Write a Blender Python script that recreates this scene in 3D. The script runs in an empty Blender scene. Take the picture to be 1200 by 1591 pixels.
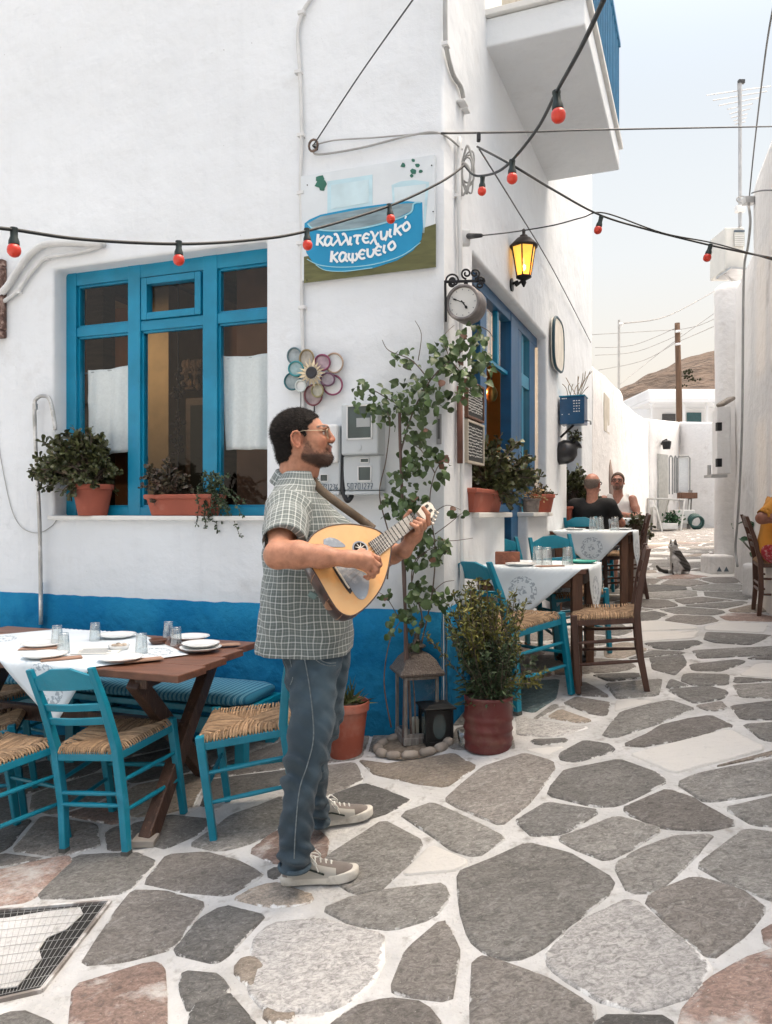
import bpy,bmesh,math,random
import numpy as np
from mathutils import Vector,Matrix,noise as mnoise
SC=bpy.context.scene
COL=SC.collection
random.seed(7)
rad=math.radians
# ---- camera, sky, sun, exposure
F,CX,CY,CAMZ=1200.0,600.0,795.5,1.40
cam_d=bpy.data.cameras.new("camera")
cam=bpy.data.objects.new("camera",cam_d)
COL.objects.link(cam)
cam.location=(0,0,CAMZ)
cam.rotation_euler=(rad(90),0,0)
cam_d.sensor_fit='VERTICAL'
cam_d.sensor_height=36.0
cam_d.lens=36.0*F/1591.0
cam_d.clip_start,cam_d.clip_end=0.05,3000
SC.camera=cam
SUN_ELEV,SUN_AZ=rad(72),rad(72)
world=bpy.data.worlds.new("World")
SC.world=world
world.use_nodes=True
wn,wl=world.node_tree.nodes,world.node_tree.links
sky=wn.new('ShaderNodeTexSky')
sky.sky_type='NISHITA'
sky.sun_disc=False
sky.sun_elevation=SUN_ELEV
sky.sun_rotation=SUN_AZ
sky.air_density=2.0
sky.dust_density=10
sky.ozone_density=2.5
# thin evening haze: the same all round, pale blue above and cream towards the horizon
geo_=wn.new('ShaderNodeTexCoord');sep_=wn.new('ShaderNodeSeparateXYZ');wl.new(geo_.outputs['Generated'],sep_.inputs[0])
rmp_=wn.new('ShaderNodeValToRGB');wl.new(sep_.outputs[2],rmp_.inputs[0])
e_=rmp_.color_ramp.elements
e_[0].position=0.0;e_[0].color=(1.0,.88,.74,1);e_[1].position=.5;e_[1].color=(.81,.88,.955,1)
q_=e_.new(.16);q_.color=(1.0,.93,.83,1)
q_=e_.new(.30);q_.color=(.93,.955,.965,1)
scl_=wn.new('ShaderNodeMix');scl_.data_type='RGBA';scl_.blend_type='MULTIPLY';scl_.inputs[0].default_value=1
wl.new(rmp_.outputs[0],scl_.inputs[6]);scl_.inputs[7].default_value=(3.12,3.12,3.12,1)
fac_=wn.new('ShaderNodeMapRange');fac_.interpolation_type='SMOOTHSTEP'
fac_.inputs[1].default_value=.42;fac_.inputs[2].default_value=.8;fac_.inputs[3].default_value=.96;fac_.inputs[4].default_value=0
wl.new(sep_.outputs[2],fac_.inputs[0])
mix_=wn.new('ShaderNodeMix');mix_.data_type='RGBA'
wl.new(fac_.outputs[0],mix_.inputs[0]);wl.new(sky.outputs[0],mix_.inputs[6]);wl.new(scl_.outputs[2],mix_.inputs[7])
wl.new(mix_.outputs[2],wn['Background'].inputs[0])
wn['Background'].inputs[1].default_value=0.15
sun_d=bpy.data.lights.new("sun",'SUN')
sun=bpy.data.objects.new("sun",sun_d)
COL.objects.link(sun)
sun_d.energy=0.65
sun_d.angle=rad(80)
sun_d.color=(1.0,0.92,0.84)
sdir=Vector((math.sin(SUN_AZ)*math.cos(SUN_ELEV),math.cos(SUN_AZ)*math.cos(SUN_ELEV),math.sin(SUN_ELEV)))
sun.rotation_euler=sdir.to_track_quat('Z','Y').to_euler()
SC.view_settings.view_transform='Standard'
SC.view_settings.look='None'
SC.view_settings.gamma=1
SC.view_settings.use_curve_mapping=False
SC.view_settings.exposure=1.06
cy=SC.cycles
cy.use_adaptive_sampling=True
cy.adaptive_threshold=0.025
cy.time_limit=900
cy.max_bounces=7
cy.diffuse_bounces=4
cy.glossy_bounces=3
cy.transmission_bounces=4
cy.transparent_max_bounces=12
cy.sample_clamp_indirect=6
cy.caustics_reflective=cy.caustics_refractive=False
# ---- geometry of the place
C0=Vector((0.3187,4.25,0))
XF=Vector((0.9402,-0.3407,0));YF=Vector((0.3407,0.9402,0))
XA=Vector((0.3767,0.9263,0));YA=Vector((-0.9263,0.3767,0))
ZU=Vector((0,0,1))
def ray(px,py):
 return Vector(((px-CX)/F,1.0,-(py-CY)/F))
def at(px,py,dep):
 return Vector((0,0,CAMZ))+ray(px,py)*dep
def hit(px,py,p0,n):
 o,r=Vector((0,0,CAMZ)),ray(px,py)
 return o+r*((Vector(p0)-o).dot(n)/r.dot(n))
def gz(x,y):
 p=0.14*(x+0.3)+0.07*(y-3)
 return float(np.interp(p,[-3,-0.4,0,0.33,0.6,0.94,2.4,20],[-0.6,-0.32,0,0.33,0.48,0.62,0.93,2.5]))
def ghit(px,py):
 d=1.0
 r=ray(px,py)
 lo,hi=0.5,60.0
 for _ in range(50):
  d=(lo+hi)/2
  p=at(px,py,d)
  if p.z<gz(p.x,p.y):hi=d
  else:lo=d
 return at(px,py,d)
def gnorm(x,y):
 e=0.15
 return Vector((-(gz(x+e,y)-gz(x-e,y))/(2*e),-(gz(x,y+e)-gz(x,y-e))/(2*e),1)).normalized()
class Wall:
 """A vertical wall plane with its own axes: x along, y inward, z up."""
 def __init__(s,o,x,y):
  s.o,s.x,s.y=Vector(o),Vector(x),Vector(y)
 def p(s,x,y,z):
  return s.o+s.x*x+s.y*y+ZU*z
 def uv(s,px,py,off=0.0):
  h=hit(px,py,s.o+s.y*off,s.y)
  return(h-s.o).dot(s.x),h.z
 def pt(s,px,py,off=0.0):
  return hit(px,py,s.o+s.y*off,s.y)
 def M(s,x=0,y=0,z=0):
  m=Matrix((s.x,s.y,ZU)).transposed().to_4x4()
  m.translation=s.p(x,y,z)
  return m
FR=Wall(C0,XF,YF)
AL=Wall(C0,XA,YA)
# ---- materials
MATS={}
def nn(nt,t,**kw):
 n=nt.nodes.new(t)
 for k,v in kw.items():
  if hasattr(n,k):setattr(n,k,v)
 return n
def mat(name,col=(.5,.5,.5),rough=.6,var=.12,scale=9,bump=0.0,bscale=60,metal=0,col2=None,c2amt=.5,c2scale=3,spec=.5,stretch=None,emit=None,estr=0,coat=0,alpha=1,trans=0,island=0,objrand=0,sheen=0,detail=5,sss=0,chips=None):
 if name in MATS:return MATS[name]
 m=bpy.data.materials.new(name);m.use_nodes=True
 nt=m.node_tree;L=nt.links.new
 b=nt.nodes['Principled BSDF']
 b.inputs['Roughness'].default_value=rough
 b.inputs['Metallic'].default_value=metal
 b.inputs['Specular IOR Level'].default_value=spec
 b.inputs['Coat Weight'].default_value=coat
 b.inputs['Sheen Weight'].default_value=sheen
 b.inputs['Transmission Weight'].default_value=trans
 b.inputs['Alpha'].default_value=alpha
 if sss:
  b.inputs['Subsurface Weight'].default_value=sss
  b.inputs['Subsurface Radius'].default_value=(.012,.004,.002)
  b.inputs['Subsurface Scale'].default_value=1.0
 tc=nn(nt,'ShaderNodeTexCoord')
 src=tc.outputs['Object']
 if stretch:
  mp=nn(nt,'ShaderNodeMapping');mp.inputs['Scale'].default_value=stretch
  L(src,mp.inputs[0]);src=mp.outputs[0]
 n1=nn(nt,'ShaderNodeTexNoise');n1 .inputs['Scale'].default_value=scale;n1 .inputs['Detail'].default_value=detail
 L(src,n1 .inputs['Vector'])
 base=nn(nt,'ShaderNodeMix',data_type='RGBA')
 base.inputs[6].default_value=tuple(max(0,c*(1-var))for c in col)+(1,)
 base.inputs[7].default_value=tuple(min(1,c*(1+var))for c in col)+(1,)
 mr=nn(nt,'ShaderNodeMapRange');mr.inputs[1].default_value=.3;mr.inputs[2].default_value=.7
 L(n1 .outputs[0],mr.inputs[0]);L(mr.outputs[0],base.inputs[0])
 out=base.outputs[2]
 if col2:
  n2=nn(nt,'ShaderNodeTexNoise');n2 .inputs['Scale'].default_value=c2scale;n2 .inputs['Detail'].default_value=8
  n2 .inputs['Roughness'].default_value=.65
  L(src,n2 .inputs['Vector'])
  r2=nn(nt,'ShaderNodeMapRange');r2 .inputs[1].default_value=.62-.25*c2amt;r2 .inputs[2].default_value=.8-.25*c2amt
  L(n2 .outputs[0],r2 .inputs[0])
  mx=nn(nt,'ShaderNodeMix',data_type='RGBA');L(r2 .outputs[0],mx.inputs[0]);L(out,mx.inputs[6])
  mx.inputs[7].default_value=tuple(col2)+(1,)
  out=mx.outputs[2]
 if island or objrand:
  if island:
   g=nn(nt,'ShaderNodeNewGeometry');rnd=g.outputs['Random Per Island'];a=island
  else:
   g=nn(nt,'ShaderNodeObjectInfo');rnd=g.outputs['Random'];a=objrand
  r3=nn(nt,'ShaderNodeMapRange');r3 .inputs[3].default_value=1-a;r3 .inputs[4].default_value=1+a
  L(rnd,r3 .inputs[0])
  mu=nn(nt,'ShaderNodeMix',data_type='RGBA',blend_type='MULTIPLY');mu.inputs[0].default_value=1
  L(out,mu.inputs[6]);L(r3 .outputs[0],mu.inputs[7]);out=mu.outputs[2]
 if chips:
  n6=nn(nt,'ShaderNodeTexNoise');n6 .inputs['Scale'].default_value=22;n6 .inputs['Detail'].default_value=9;n6 .inputs['Roughness'].default_value=.7
  L(tc.outputs['Object'],n6 .inputs['Vector'])
  r6=nn(nt,'ShaderNodeMapRange');r6 .inputs[1].default_value=.70;r6 .inputs[2].default_value=.73;L(n6 .outputs[0],r6 .inputs[0])
  mc=nn(nt,'ShaderNodeMix',data_type='RGBA');L(r6 .outputs[0],mc.inputs[0]);L(out,mc.inputs[6]);mc.inputs[7].default_value=tuple(chips)+(1,);out=mc.outputs[2]
 L(out,b.inputs['Base Color'])
 if emit:
  b.inputs['Emission Color'].default_value=tuple(emit)+(1,)
  b.inputs['Emission Strength'].default_value=estr
 if bump:
  n3=nn(nt,'ShaderNodeTexNoise');n3 .inputs['Scale'].default_value=bscale;n3 .inputs['Detail'].default_value=6
  L(src,n3 .inputs['Vector'])
  bp=nn(nt,'ShaderNodeBump');bp.inputs['Strength'].default_value=bump;bp.inputs['Distance'].default_value=.01
  L(n3 .outputs[0],bp.inputs['Height']);L(bp.outputs[0],b.inputs['Normal'])
 MATS[name]=m
 return m
def glassmat(name,tint=(.9,.95,.95),refl=.12,rough=.02):
 """thin window glass: what is behind shows through, the sky mirrors in it"""
 if name in MATS:return MATS[name]
 m=bpy.data.materials.new(name);m.use_nodes=True
 nt=m.node_tree;nt.nodes.remove(nt.nodes['Principled BSDF']);L=nt.links.new
 t=nn(nt,'ShaderNodeBsdfTransparent');t.inputs[0].default_value=tint+(1,)
 g=nn(nt,'ShaderNodeBsdfGlossy');g.inputs['Roughness'].default_value=rough
 fr=nn(nt,'ShaderNodeLayerWeight');pw=nn(nt,'ShaderNodeMath',operation='POWER');pw.inputs[1].default_value=3.5;L(fr.outputs['Facing'],pw.inputs[0])
 ad=nn(nt,'ShaderNodeMath',operation='MULTIPLY_ADD');ad.inputs[1].default_value=.8;ad.inputs[2].default_value=refl
 L(pw.outputs[0],ad.inputs[0])
 mx=nn(nt,'ShaderNodeMixShader');L(ad.outputs[0],mx.inputs[0]);L(t.outputs[0],mx.inputs[1]);L(g.outputs[0],mx.inputs[2])
 L(mx.outputs[0],nt.nodes['Material Output'].inputs[0])
 MATS[name]=m
 return m
 # ---- mesh builder
class MB:
 def __init__(s):
  s.v,s.f,s.mi,s.cur=[],[],[],0
 def add(s,vs,fs):
  o=len(s.v)
  s.v+=[tuple(v)for v in vs]
  s.f+=[tuple(i+o for i in f)for f in fs]
  s.mi+=[s.cur]*len(fs)
  return s
 def box(s,c,size,R=None):
  hx,hy,hz=[k/2 for k in size]
  c=Vector(c)
  vs=[Vector((x,y,z))for x in(-hx,hx)for y in(-hy,hy)for z in(-hz,hz)]
  if R is not None:vs=[R@v for v in vs]
  return s.add([v+c for v in vs],[(0,1,3,2),(4,6,7,5),(0,4,5,1),(2,3,7,6),(0,2,6,4),(1,5,7,3)])
 def wbox(s,w,x0,x1,y0,y1,z0,z1):
  """box in a wall's own axes"""
  vs=[w.p(x,y,z)for x in(x0,x1)for y in(y0,y1)for z in(z0,z1)]
  return s.add(vs,[(0,1,3,2),(4,6,7,5),(0,4,5,1),(2,3,7,6),(0,2,6,4),(1,5,7,3)])
 def bar(s,p0,p1,w,h,up=(0,0,1),w1=None,h1=None):
  p0,p1=Vector(p0),Vector(p1)
  z=(p1-p0).normalized();up=Vector(up)
  if abs(z.dot(up))>.98:up=Vector((0,1,0))
  x=up.cross(z).normalized();y=z.cross(x)
  w1=w if w1 is None else w1;h1=h if h1 is None else h1
  vs=[p+x*(a*ww/2)+y*(b*hh/2)for p,ww,hh in((p0,w,h),(p1,w1,h1))for a,b in((-1,-1),(1,-1),(1,1),(-1,1))]
  return s.add(vs,[(3,2,1,0),(4,5,6,7),(0,1,5,4),(1,2,6,5),(2,3,7,6),(3,0,4,7)])
 def tube(s,pts,r,n=8,caps=True,flat=1.0):
  pts=[Vector(p)for p in pts]
  m=len(pts)
  rs=list(r)if hasattr(r,'__len__')else[r]*m
  up=None;vs=[]
  for i,p in enumerate(pts):
   t=(pts[min(i+1,m-1)]-pts[max(i-1,0)])
   t=t.normalized()if t.length>1e-9 else Vector((0,0,1))
   if up is None:
    up=Vector((0,0,1))if abs(t.z)<.9 else Vector((1,0,0))
   x=up.cross(t);x=x.normalized()if x.length>1e-6 else Vector((1,0,0))
   y=t.cross(x);up=y
   for k in range(n):
    a=2*math.pi*k/n
    vs.append(p+(x*math.cos(a)+y*math.sin(a)*flat)*rs[i])
  fs=[(i*n+k,i*n+(k+1)%n,(i+1)*n+(k+1)%n,(i+1)*n+k)for i in range(m-1)for k in range(n)]
  if caps:
   fs+=[tuple(range(n-1,-1,-1)),tuple((m-1)*n+k for k in range(n))]
  return s.add(vs,fs)
 def lathe(s,prof,M=None,n=20,squash=None,caps=True):
  vs=[]
  for r,z in prof:
   for k in range(n):
    a=2*math.pi*k/n
    v=Vector((r*math.cos(a),r*math.sin(a),z))
    vs.append(M@v if M is not None else v)
  m=len(prof)
  fs=[(i*n+k,i*n+(k+1)%n,(i+1)*n+(k+1)%n,(i+1)*n+k)for i in range(m-1)for k in range(n)]
  if caps:
   fs+=[tuple(range(n-1,-1,-1)),tuple((m-1)*n+k for k in range(n))]
  return s.add(vs,fs)
 def loft(s,rings,closed=True,caps=True):
  n=len(rings[0]);m=len(rings)
  vs=[v for r in rings for v in r]
  kk=n if closed else n-1
  fs=[(i*n+k,i*n+(k+1)%n,(i+1)*n+(k+1)%n,(i+1)*n+k)for i in range(m-1)for k in range(kk)]
  if caps and closed:
   fs+=[tuple(range(n-1,-1,-1)),tuple((m-1)*n+k for k in range(n))]
  return s.add(vs,fs)
 def prism(s,poly,d):
  """closed solid: a flat outline pushed along d"""
  d=Vector(d);n=len(poly)
  vs=[Vector(p)for p in poly]+[Vector(p)+d for p in poly]
  return s.add(vs,[tuple(range(n)),tuple(range(2*n-1,n-1,-1))]+[(k+n,(k+1)%n+n,(k+1)%n,k)for k in range(n)])
 def quad(s,a,b,c,d):
  return s.add([a,b,c,d],[(0,1,2,3)])
 def sphere(s,c,r,n=10,m=7,R=None):
  c=Vector(c);rr=Vector(r)if hasattr(r,'__len__')else Vector((r,r,r))
  vs=[]
  for i in range(m+1):
   t=math.pi*i/m
   for k in range(n):
    a=2*math.pi*k/n
    v=Vector((rr.x*math.sin(t)*math.cos(a),rr.y*math.sin(t)*math.sin(a),rr.z*math.cos(t)))
    vs.append(c+(R@v if R is not None else v))
  fs=[(i*n+k,(i+1)*n+k,(i+1)*n+(k+1)%n,i*n+(k+1)%n)for i in range(m)for k in range(n)]
  return s.add(vs,fs)
 def mesh(s,name,mats,smooth=False,fix=True):
  me=bpy.data.meshes.new(name)
  me.from_pydata(s.v,[],s.f)
  ms=mats if isinstance(mats,(list,tuple))else[mats]
  for m in ms:me.materials.append(m)
  if len(ms)>1:me.polygons.foreach_set('material_index',s.mi)
  if fix:
   bm=bmesh.new();bm.from_mesh(me)
   bmesh.ops.remove_doubles(bm,verts=bm.verts,dist=1e-6)
   bmesh.ops.recalc_face_normals(bm,faces=bm.faces)
   bm.to_mesh(me);bm.free()
  if smooth:me.polygons.foreach_set('use_smooth',[True]*len(me.polygons))
  me.update()
  return me
 def build(s,name,mats,parent=None,smooth=False,bevel=0,seg=2,fix=True,angle=None):
  o=bpy.data.objects.new(name,s.mesh(name,mats,smooth or bool(angle),fix))
  COL.objects.link(o)
  if parent:put(o,parent)
  if angle:smooth_by(o,angle)
  if bevel:
   md=o.modifiers.new('bevel','BEVEL');md.width=bevel;md.segments=seg;md.limit_method='ANGLE';md.angle_limit=rad(35)
   md.harden_normals=False
  return o
def smooth_by(o,ang):
 me=o.data
 bm=bmesh.new();bm.from_mesh(me)
 for e in bm.edges:
  e.smooth=not(len(e.link_faces)==2 and e.calc_face_angle(0)>rad(ang))
 bm.to_mesh(me);bm.free()
def put(o,parent):
 o.parent=parent
 o.matrix_parent_inverse=wmat(parent).inverted()
def wmat(o):
 m=o.matrix_basis.copy()
 p=o
 while p.parent:
  m=p.parent.matrix_basis@p.matrix_parent_inverse@m
  p=p.parent
 return m
def tag(o,label,cat,group=None,kind=None):
 if label:o['label']=label
 if cat:o['category']=cat
 if group:o['group']=group
 if kind:o['kind']=kind
 return o
def empty(name,loc,label=None,cat=None,group=None,rz=0):
 o=bpy.data.objects.new(name,None)
 o.empty_display_size=.1
 COL.objects.link(o)
 o.location=loc;o.rotation_euler=(0,0,rz)
 return tag(o,label,cat,group)
def kids(o):
 return[c for c in bpy.data.objects if c.parent is o]
def copy_tree(o,parent=None,cache=None):
 c=o.copy();COL.objects.link(c)
 if parent:c.parent=parent
 for ch in list(o.children):copy_tree(ch,c)
 return c
def stuff(o):o['kind']='stuff';return o
def structure(o):o['kind']='structure';return o
def V(*a):return Vector(a)
def lerp(a,b,t):return a+(b-a)*t
def smoothpts(pts,sub=6):
 """Catmull-Rom through the points"""
 P=[Vector(p)for p in pts]
 out=[]
 for i in range(len(P)-1):
  p0,p1,p2,p3=P[max(i-1,0)],P[i],P[i+1],P[min(i+2,len(P)-1)]
  for k in range(sub):
   t=k/sub
   out.append(.5*((2*p1)+(p2-p0)*t+(2*p0-5*p1+4*p2-p3)*t*t+(3*p1-p0-3*p2+p3)*t**3))
 out.append(P[-1])
 return out
 # ==== SETTING
 # ---- plaster, paint
def plaster(name,col,bump=.35,stain=(.62,.60,.57),amt=.25,wave=0):
 m=mat(name,col,rough=.9,var=.035,scale=1.3,bump=bump,bscale=14,col2=stain,c2amt=amt,c2scale=2.2,spec=.2)
 nt=m.node_tree;L=nt.links.new
 bp=[n for n in nt.nodes if n.type=='BUMP'][0]
 bp.inputs['Distance'].default_value=.02
 tc=[n for n in nt.nodes if n.type=='TEX_COORD'][0]
 n4=nn(nt,'ShaderNodeTexNoise');n4 .inputs['Scale'].default_value=160;n4 .inputs['Detail'].default_value=4
 L(tc.outputs['Object'],n4 .inputs['Vector'])
 n5=nn(nt,'ShaderNodeTexNoise');n5 .inputs['Scale'].default_value=2.6;n5 .inputs['Detail'].default_value=2
 L(tc.outputs['Object'],n5 .inputs['Vector'])
 b3=nn(nt,'ShaderNodeBump');b3 .inputs['Strength'].default_value=.5;b3 .inputs['Distance'].default_value=.06
 b2=nn(nt,'ShaderNodeBump');b2 .inputs['Strength'].default_value=.25;b2 .inputs['Distance'].default_value=.004
 L(n5 .outputs[0],b3 .inputs['Height']);L(b3 .outputs[0],bp.inputs['Normal'])
 L(n4 .outputs[0],b2 .inputs['Height']);L(bp.outputs[0],b2 .inputs['Normal'])
 L(b2 .outputs[0],nt.nodes['Principled BSDF'].inputs['Normal'])
 # brush strokes of limewash and faint rain streaks, grime low down
 old=nt.nodes['Principled BSDF'].inputs['Base Color'].links[0].from_socket
 for scl,lo,hi,k in(((5,5,.35),.52,.85,.045),((1.2,1.2,9),.45,.8,.018)):
  mp=nn(nt,'ShaderNodeMapping');mp.inputs['Scale'].default_value=scl;L(tc.outputs['Object'],mp.inputs[0])
  nz=nn(nt,'ShaderNodeTexNoise');nz.inputs['Scale'].default_value=2.2;nz.inputs['Detail'].default_value=7;nz.inputs['Roughness'].default_value=.65;L(mp.outputs[0],nz.inputs['Vector'])
  rm=nn(nt,'ShaderNodeMapRange');rm.inputs[1].default_value=lo;rm.inputs[2].default_value=hi;rm.inputs[4].default_value=k*4;L(nz.outputs[0],rm.inputs[0])
  mx=nn(nt,'ShaderNodeMix',data_type='RGBA');L(rm.outputs[0],mx.inputs[0]);L(old,mx.inputs[6]);mx.inputs[7].default_value=tuple(c*.82 for c in stain)+(1,);old=mx.outputs[2]
 ck=nn(nt,'ShaderNodeTexNoise');ck.inputs['Scale'].default_value=55;ck.inputs['Detail'].default_value=2;L(tc.outputs['Object'],ck.inputs['Vector'])
 rk=nn(nt,'ShaderNodeMapRange');rk.inputs[1].default_value=.775;rk.inputs[2].default_value=.80;L(ck.outputs[0],rk.inputs[0])
 mx=nn(nt,'ShaderNodeMix',data_type='RGBA');L(rk.outputs[0],mx.inputs[0]);L(old,mx.inputs[6]);mx.inputs[7].default_value=tuple(c*.6 for c in stain)+(1,)
 L(mx.outputs[2],nt.nodes['Principled BSDF'].inputs['Base Color'])
 return m
WHITE=plaster('white_plaster',(.745,.768,.785),stain=(.66,.665,.665),amt=.1)
OLDWHITE=plaster('old_whitewash',(.80,.785,.77),bump=.7,stain=(.58,.55,.52),amt=.2)
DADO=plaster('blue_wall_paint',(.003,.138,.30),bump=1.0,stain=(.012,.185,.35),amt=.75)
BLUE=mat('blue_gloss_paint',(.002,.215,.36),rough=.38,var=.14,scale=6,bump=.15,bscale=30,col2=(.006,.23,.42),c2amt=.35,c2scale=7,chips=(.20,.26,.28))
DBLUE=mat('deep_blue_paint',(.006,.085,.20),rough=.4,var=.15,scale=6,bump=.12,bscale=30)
MARBLE=mat('white_marble',(.72,.71,.68),rough=.5,var=.06,scale=12,col2=(.5,.48,.45),c2amt=.2)
GLASS=glassmat('window_glass',(.91,.94,.94),.04)
TERRA=mat('terracotta',(.34,.085,.05),rough=.75,var=.14,scale=5,bump=.15,bscale=50,col2=(.42,.17,.12),c2amt=.4,c2scale=5)
SOIL=mat('potting_soil',(.05,.035,.025),rough=1,var=.4,scale=60,bump=.8,bscale=90)
IRON=mat('black_iron',(.02,.02,.022),rough=.5,var=.3,scale=20,metal=.6,bump=.2)
STEEL=mat('galvanised_steel',(.5,.5,.5),rough=.35,var=.1,metal=.9)
PVC=mat('white_pvc',(.70,.70,.69),rough=.45,var=.06,scale=5)
GREYBOX=mat('grey_box_plastic',(.50,.53,.54),rough=.5,var=.05,scale=5)
BLACK=mat('black_rubber',(.012,.012,.014),rough=.45,var=.2)
# ---- ground: whitewashed joints; the slabs are parts
def ground_mat():
 m=bpy.data.materials.new('whitewashed_joints');m.use_nodes=True
 nt=m.node_tree;L=nt.links.new;b=nt.nodes['Principled BSDF']
 b.inputs['Roughness'].default_value=.85;b.inputs['Specular IOR Level'].default_value=.25
 tc=nn(nt,'ShaderNodeTexCoord');O=tc.outputs['Object']
 def noise(s,d=8,r=.6):
  n=nn(nt,'ShaderNodeTexNoise');n.inputs['Scale'].default_value=s;n.inputs['Detail'].default_value=d;n.inputs['Roughness'].default_value=r
  L(O,n.inputs['Vector']);return n.outputs[0]
 def ramp(x,a,bb):
  r=nn(nt,'ShaderNodeMapRange');r.inputs[1].default_value=a;r.inputs[2].default_value=bb;L(x,r.inputs[0]);return r.outputs[0]
 def mixc(f,a,c):
  x=nn(nt,'ShaderNodeMix',data_type='RGBA');L(f,x.inputs[0])
  for i,q in((6,a),(7,c)):
   if isinstance(q,tuple):x.inputs[i].default_value=q+(1,)
   else:L(q,x.inputs[i])
  return x.outputs[2]
 c=mixc(ramp(noise(3),.35,.7),(.42,.42,.415),(.60,.603,.605))
 c=mixc(ramp(noise(13),.56,.70),c,(.30,.29,.275))
 c=mixc(ramp(noise(70),.63,.75),c,(.25,.235,.22))
 L(c,b.inputs['Base Color'])
 bp=nn(nt,'ShaderNodeBump');bp.inputs['Strength'].default_value=.7;bp.inputs['Distance'].default_value=.012
 L(noise(45),bp.inputs['Height'])
 b2=nn(nt,'ShaderNodeBump');b2 .inputs['Strength'].default_value=.5;b2 .inputs['Distance'].default_value=.03
 L(noise(9,3),b2 .inputs['Height']);L(b2 .outputs[0],bp.inputs['Normal'])
 L(bp.outputs[0],b.inputs['Normal'])
 return m
JOINT=ground_mat()
gm=MB()
xs=list(np.arange(-8,16.01,.2));ys=list(np.arange(-4,26.01,.2))
xs=[-400,-150,-60,-25,-14]+xs+[20,30,60,150,400];ys=[-400,-120,-40,-14,-7]+ys+[30,40,60,120,190]
for y in ys:
 for x in xs:
  und=mnoise.noise(V(x*1.7,y*1.7,3))*.006 if-8<x<16 and-4<y<26 else 0
  gm.v.append((x,y,gz(max(-9,min(17,x)),max(-5,min(27,y)))+und))
nx=len(xs)
gm.f=[(j*nx+i,j*nx+i+1,(j+1)*nx+i+1,(j+1)*nx+i)for j in range(len(ys)-1)for i in range(nx-1)]
gm.mi=[0]*len(gm.f)
ground=structure(gm.build('pavement',JOINT,smooth=True,fix=False))
def stone_mat(name,c1,c2,pale=.0,bump=.8,wash=.5,washcol=(.66,.665,.66)):
 """slate slab: flaky grain, patches, and whitewash smeared over its rim (attribute rim: 1 at the edge)"""
 m=bpy.data.materials.new(name);m.use_nodes=True
 nt=m.node_tree;L=nt.links.new;b=nt.nodes['Principled BSDF']
 b.inputs['Roughness'].default_value=.72;b.inputs['Specular IOR Level'].default_value=.35
 tc=nn(nt,'ShaderNodeTexCoord');O=tc.outputs['Object']
 inf=nn(nt,'ShaderNodeObjectInfo')
 ofs=nn(nt,'ShaderNodeVectorMath',operation='MULTIPLY_ADD')
 L(inf.outputs['Random'],ofs.inputs[0]);ofs.inputs[1].default_value=(37,53,19);L(O,ofs.inputs[2])
 rot=nn(nt,'ShaderNodeMapping');rot.inputs['Scale'].default_value=(1.0,1.5,1.0)
 rz=nn(nt,'ShaderNodeCombineXYZ');mm=nn(nt,'ShaderNodeMath',operation='MULTIPLY');mm.inputs[1].default_value=9
 L(inf.outputs['Random'],mm.inputs[0]);L(mm.outputs[0],rz.inputs[2]);L(rz.outputs[0],rot.inputs['Rotation']);L(ofs.outputs[0],rot.inputs[0])
 W=rot.outputs[0]
 def noise(s,d=8,r=.62,v=W,dist=0):
  n=nn(nt,'ShaderNodeTexNoise');n.inputs['Scale'].default_value=s;n.inputs['Detail'].default_value=d;n.inputs['Roughness'].default_value=r
  n.inputs['Distortion'].default_value=dist
  L(v,n.inputs['Vector']);return n.outputs[0]
 def ramp(x,a,bb,c=0,d=1):
  r=nn(nt,'ShaderNodeMapRange');r.inputs[1].default_value=a;r.inputs[2].default_value=bb;r.inputs[3].default_value=c;r.inputs[4].default_value=d;L(x,r.inputs[0]);return r.outputs[0]
 def mixc(f,a,c,bt='MIX'):
  x=nn(nt,'ShaderNodeMix',data_type='RGBA',blend_type=bt)
  if isinstance(f,float):x.inputs[0].default_value=f
  else:L(f,x.inputs[0])
  for i,q in((6,a),(7,c)):
   if isinstance(q,tuple):x.inputs[i].default_value=q+(1,)
   else:L(q,x.inputs[i])
  return x.outputs[2]
 big=noise(3.2);fine=noise(30,12,.78,W,1.2);grit=noise(120,3,.6,O)
 c=mixc(ramp(big,.3,.7),c1,c2)
 c=mixc(ramp(fine,.38,.56),mixc(.62,c,(.045,.043,.04),'MIX'),c)
 c=mixc(ramp(noise(75,6,.7,W,.5),.40,.55),mixc(.28,c,(.05,.048,.045)),c)
 c=mixc(ramp(fine,.58,.74),c,(.46,.45,.43))
 c=mixc(ramp(noise(5,9,.72,O,1.5),.57,.66),c,mixc(.45,c,(.50,.495,.485)))
 c=mixc(ramp(grit,.66,.74),c,(.5,.49,.46))
 sh=nn(nt,'ShaderNodeMath',operation='MULTIPLY');sh.inputs[1].default_value=7.31
 L(inf.outputs['Random'],sh.inputs[0]);fr=nn(nt,'ShaderNodeMath',operation='FRACT');L(sh.outputs[0],fr.inputs[0])
 c=mixc(1.0,c,ramp(fr.outputs[0],0,1,.72,1.25),'MULTIPLY')
 at_=nn(nt,'ShaderNodeAttribute');at_.attribute_name='rim'
 wsh=nn(nt,'ShaderNodeMath',operation='MULTIPLY_ADD');wsh.inputs[1].default_value=.36;L(at_.outputs['Fac'],wsh.inputs[0]);L(noise(7,9,.72,O),wsh.inputs[2])
 c=mixc(ramp(wsh.outputs[0],.93-.07*wash,.985-.07*wash),c,washcol)
 if pale:
  c=mixc(ramp(noise(2.2,9,.7),.62-pale*.4,.75-pale*.4),c,(.56,.55,.53))
 L(c,b.inputs['Base Color'])
 bp=nn(nt,'ShaderNodeBump');bp.inputs['Strength'].default_value=bump;bp.inputs['Distance'].default_value=.018
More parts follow.
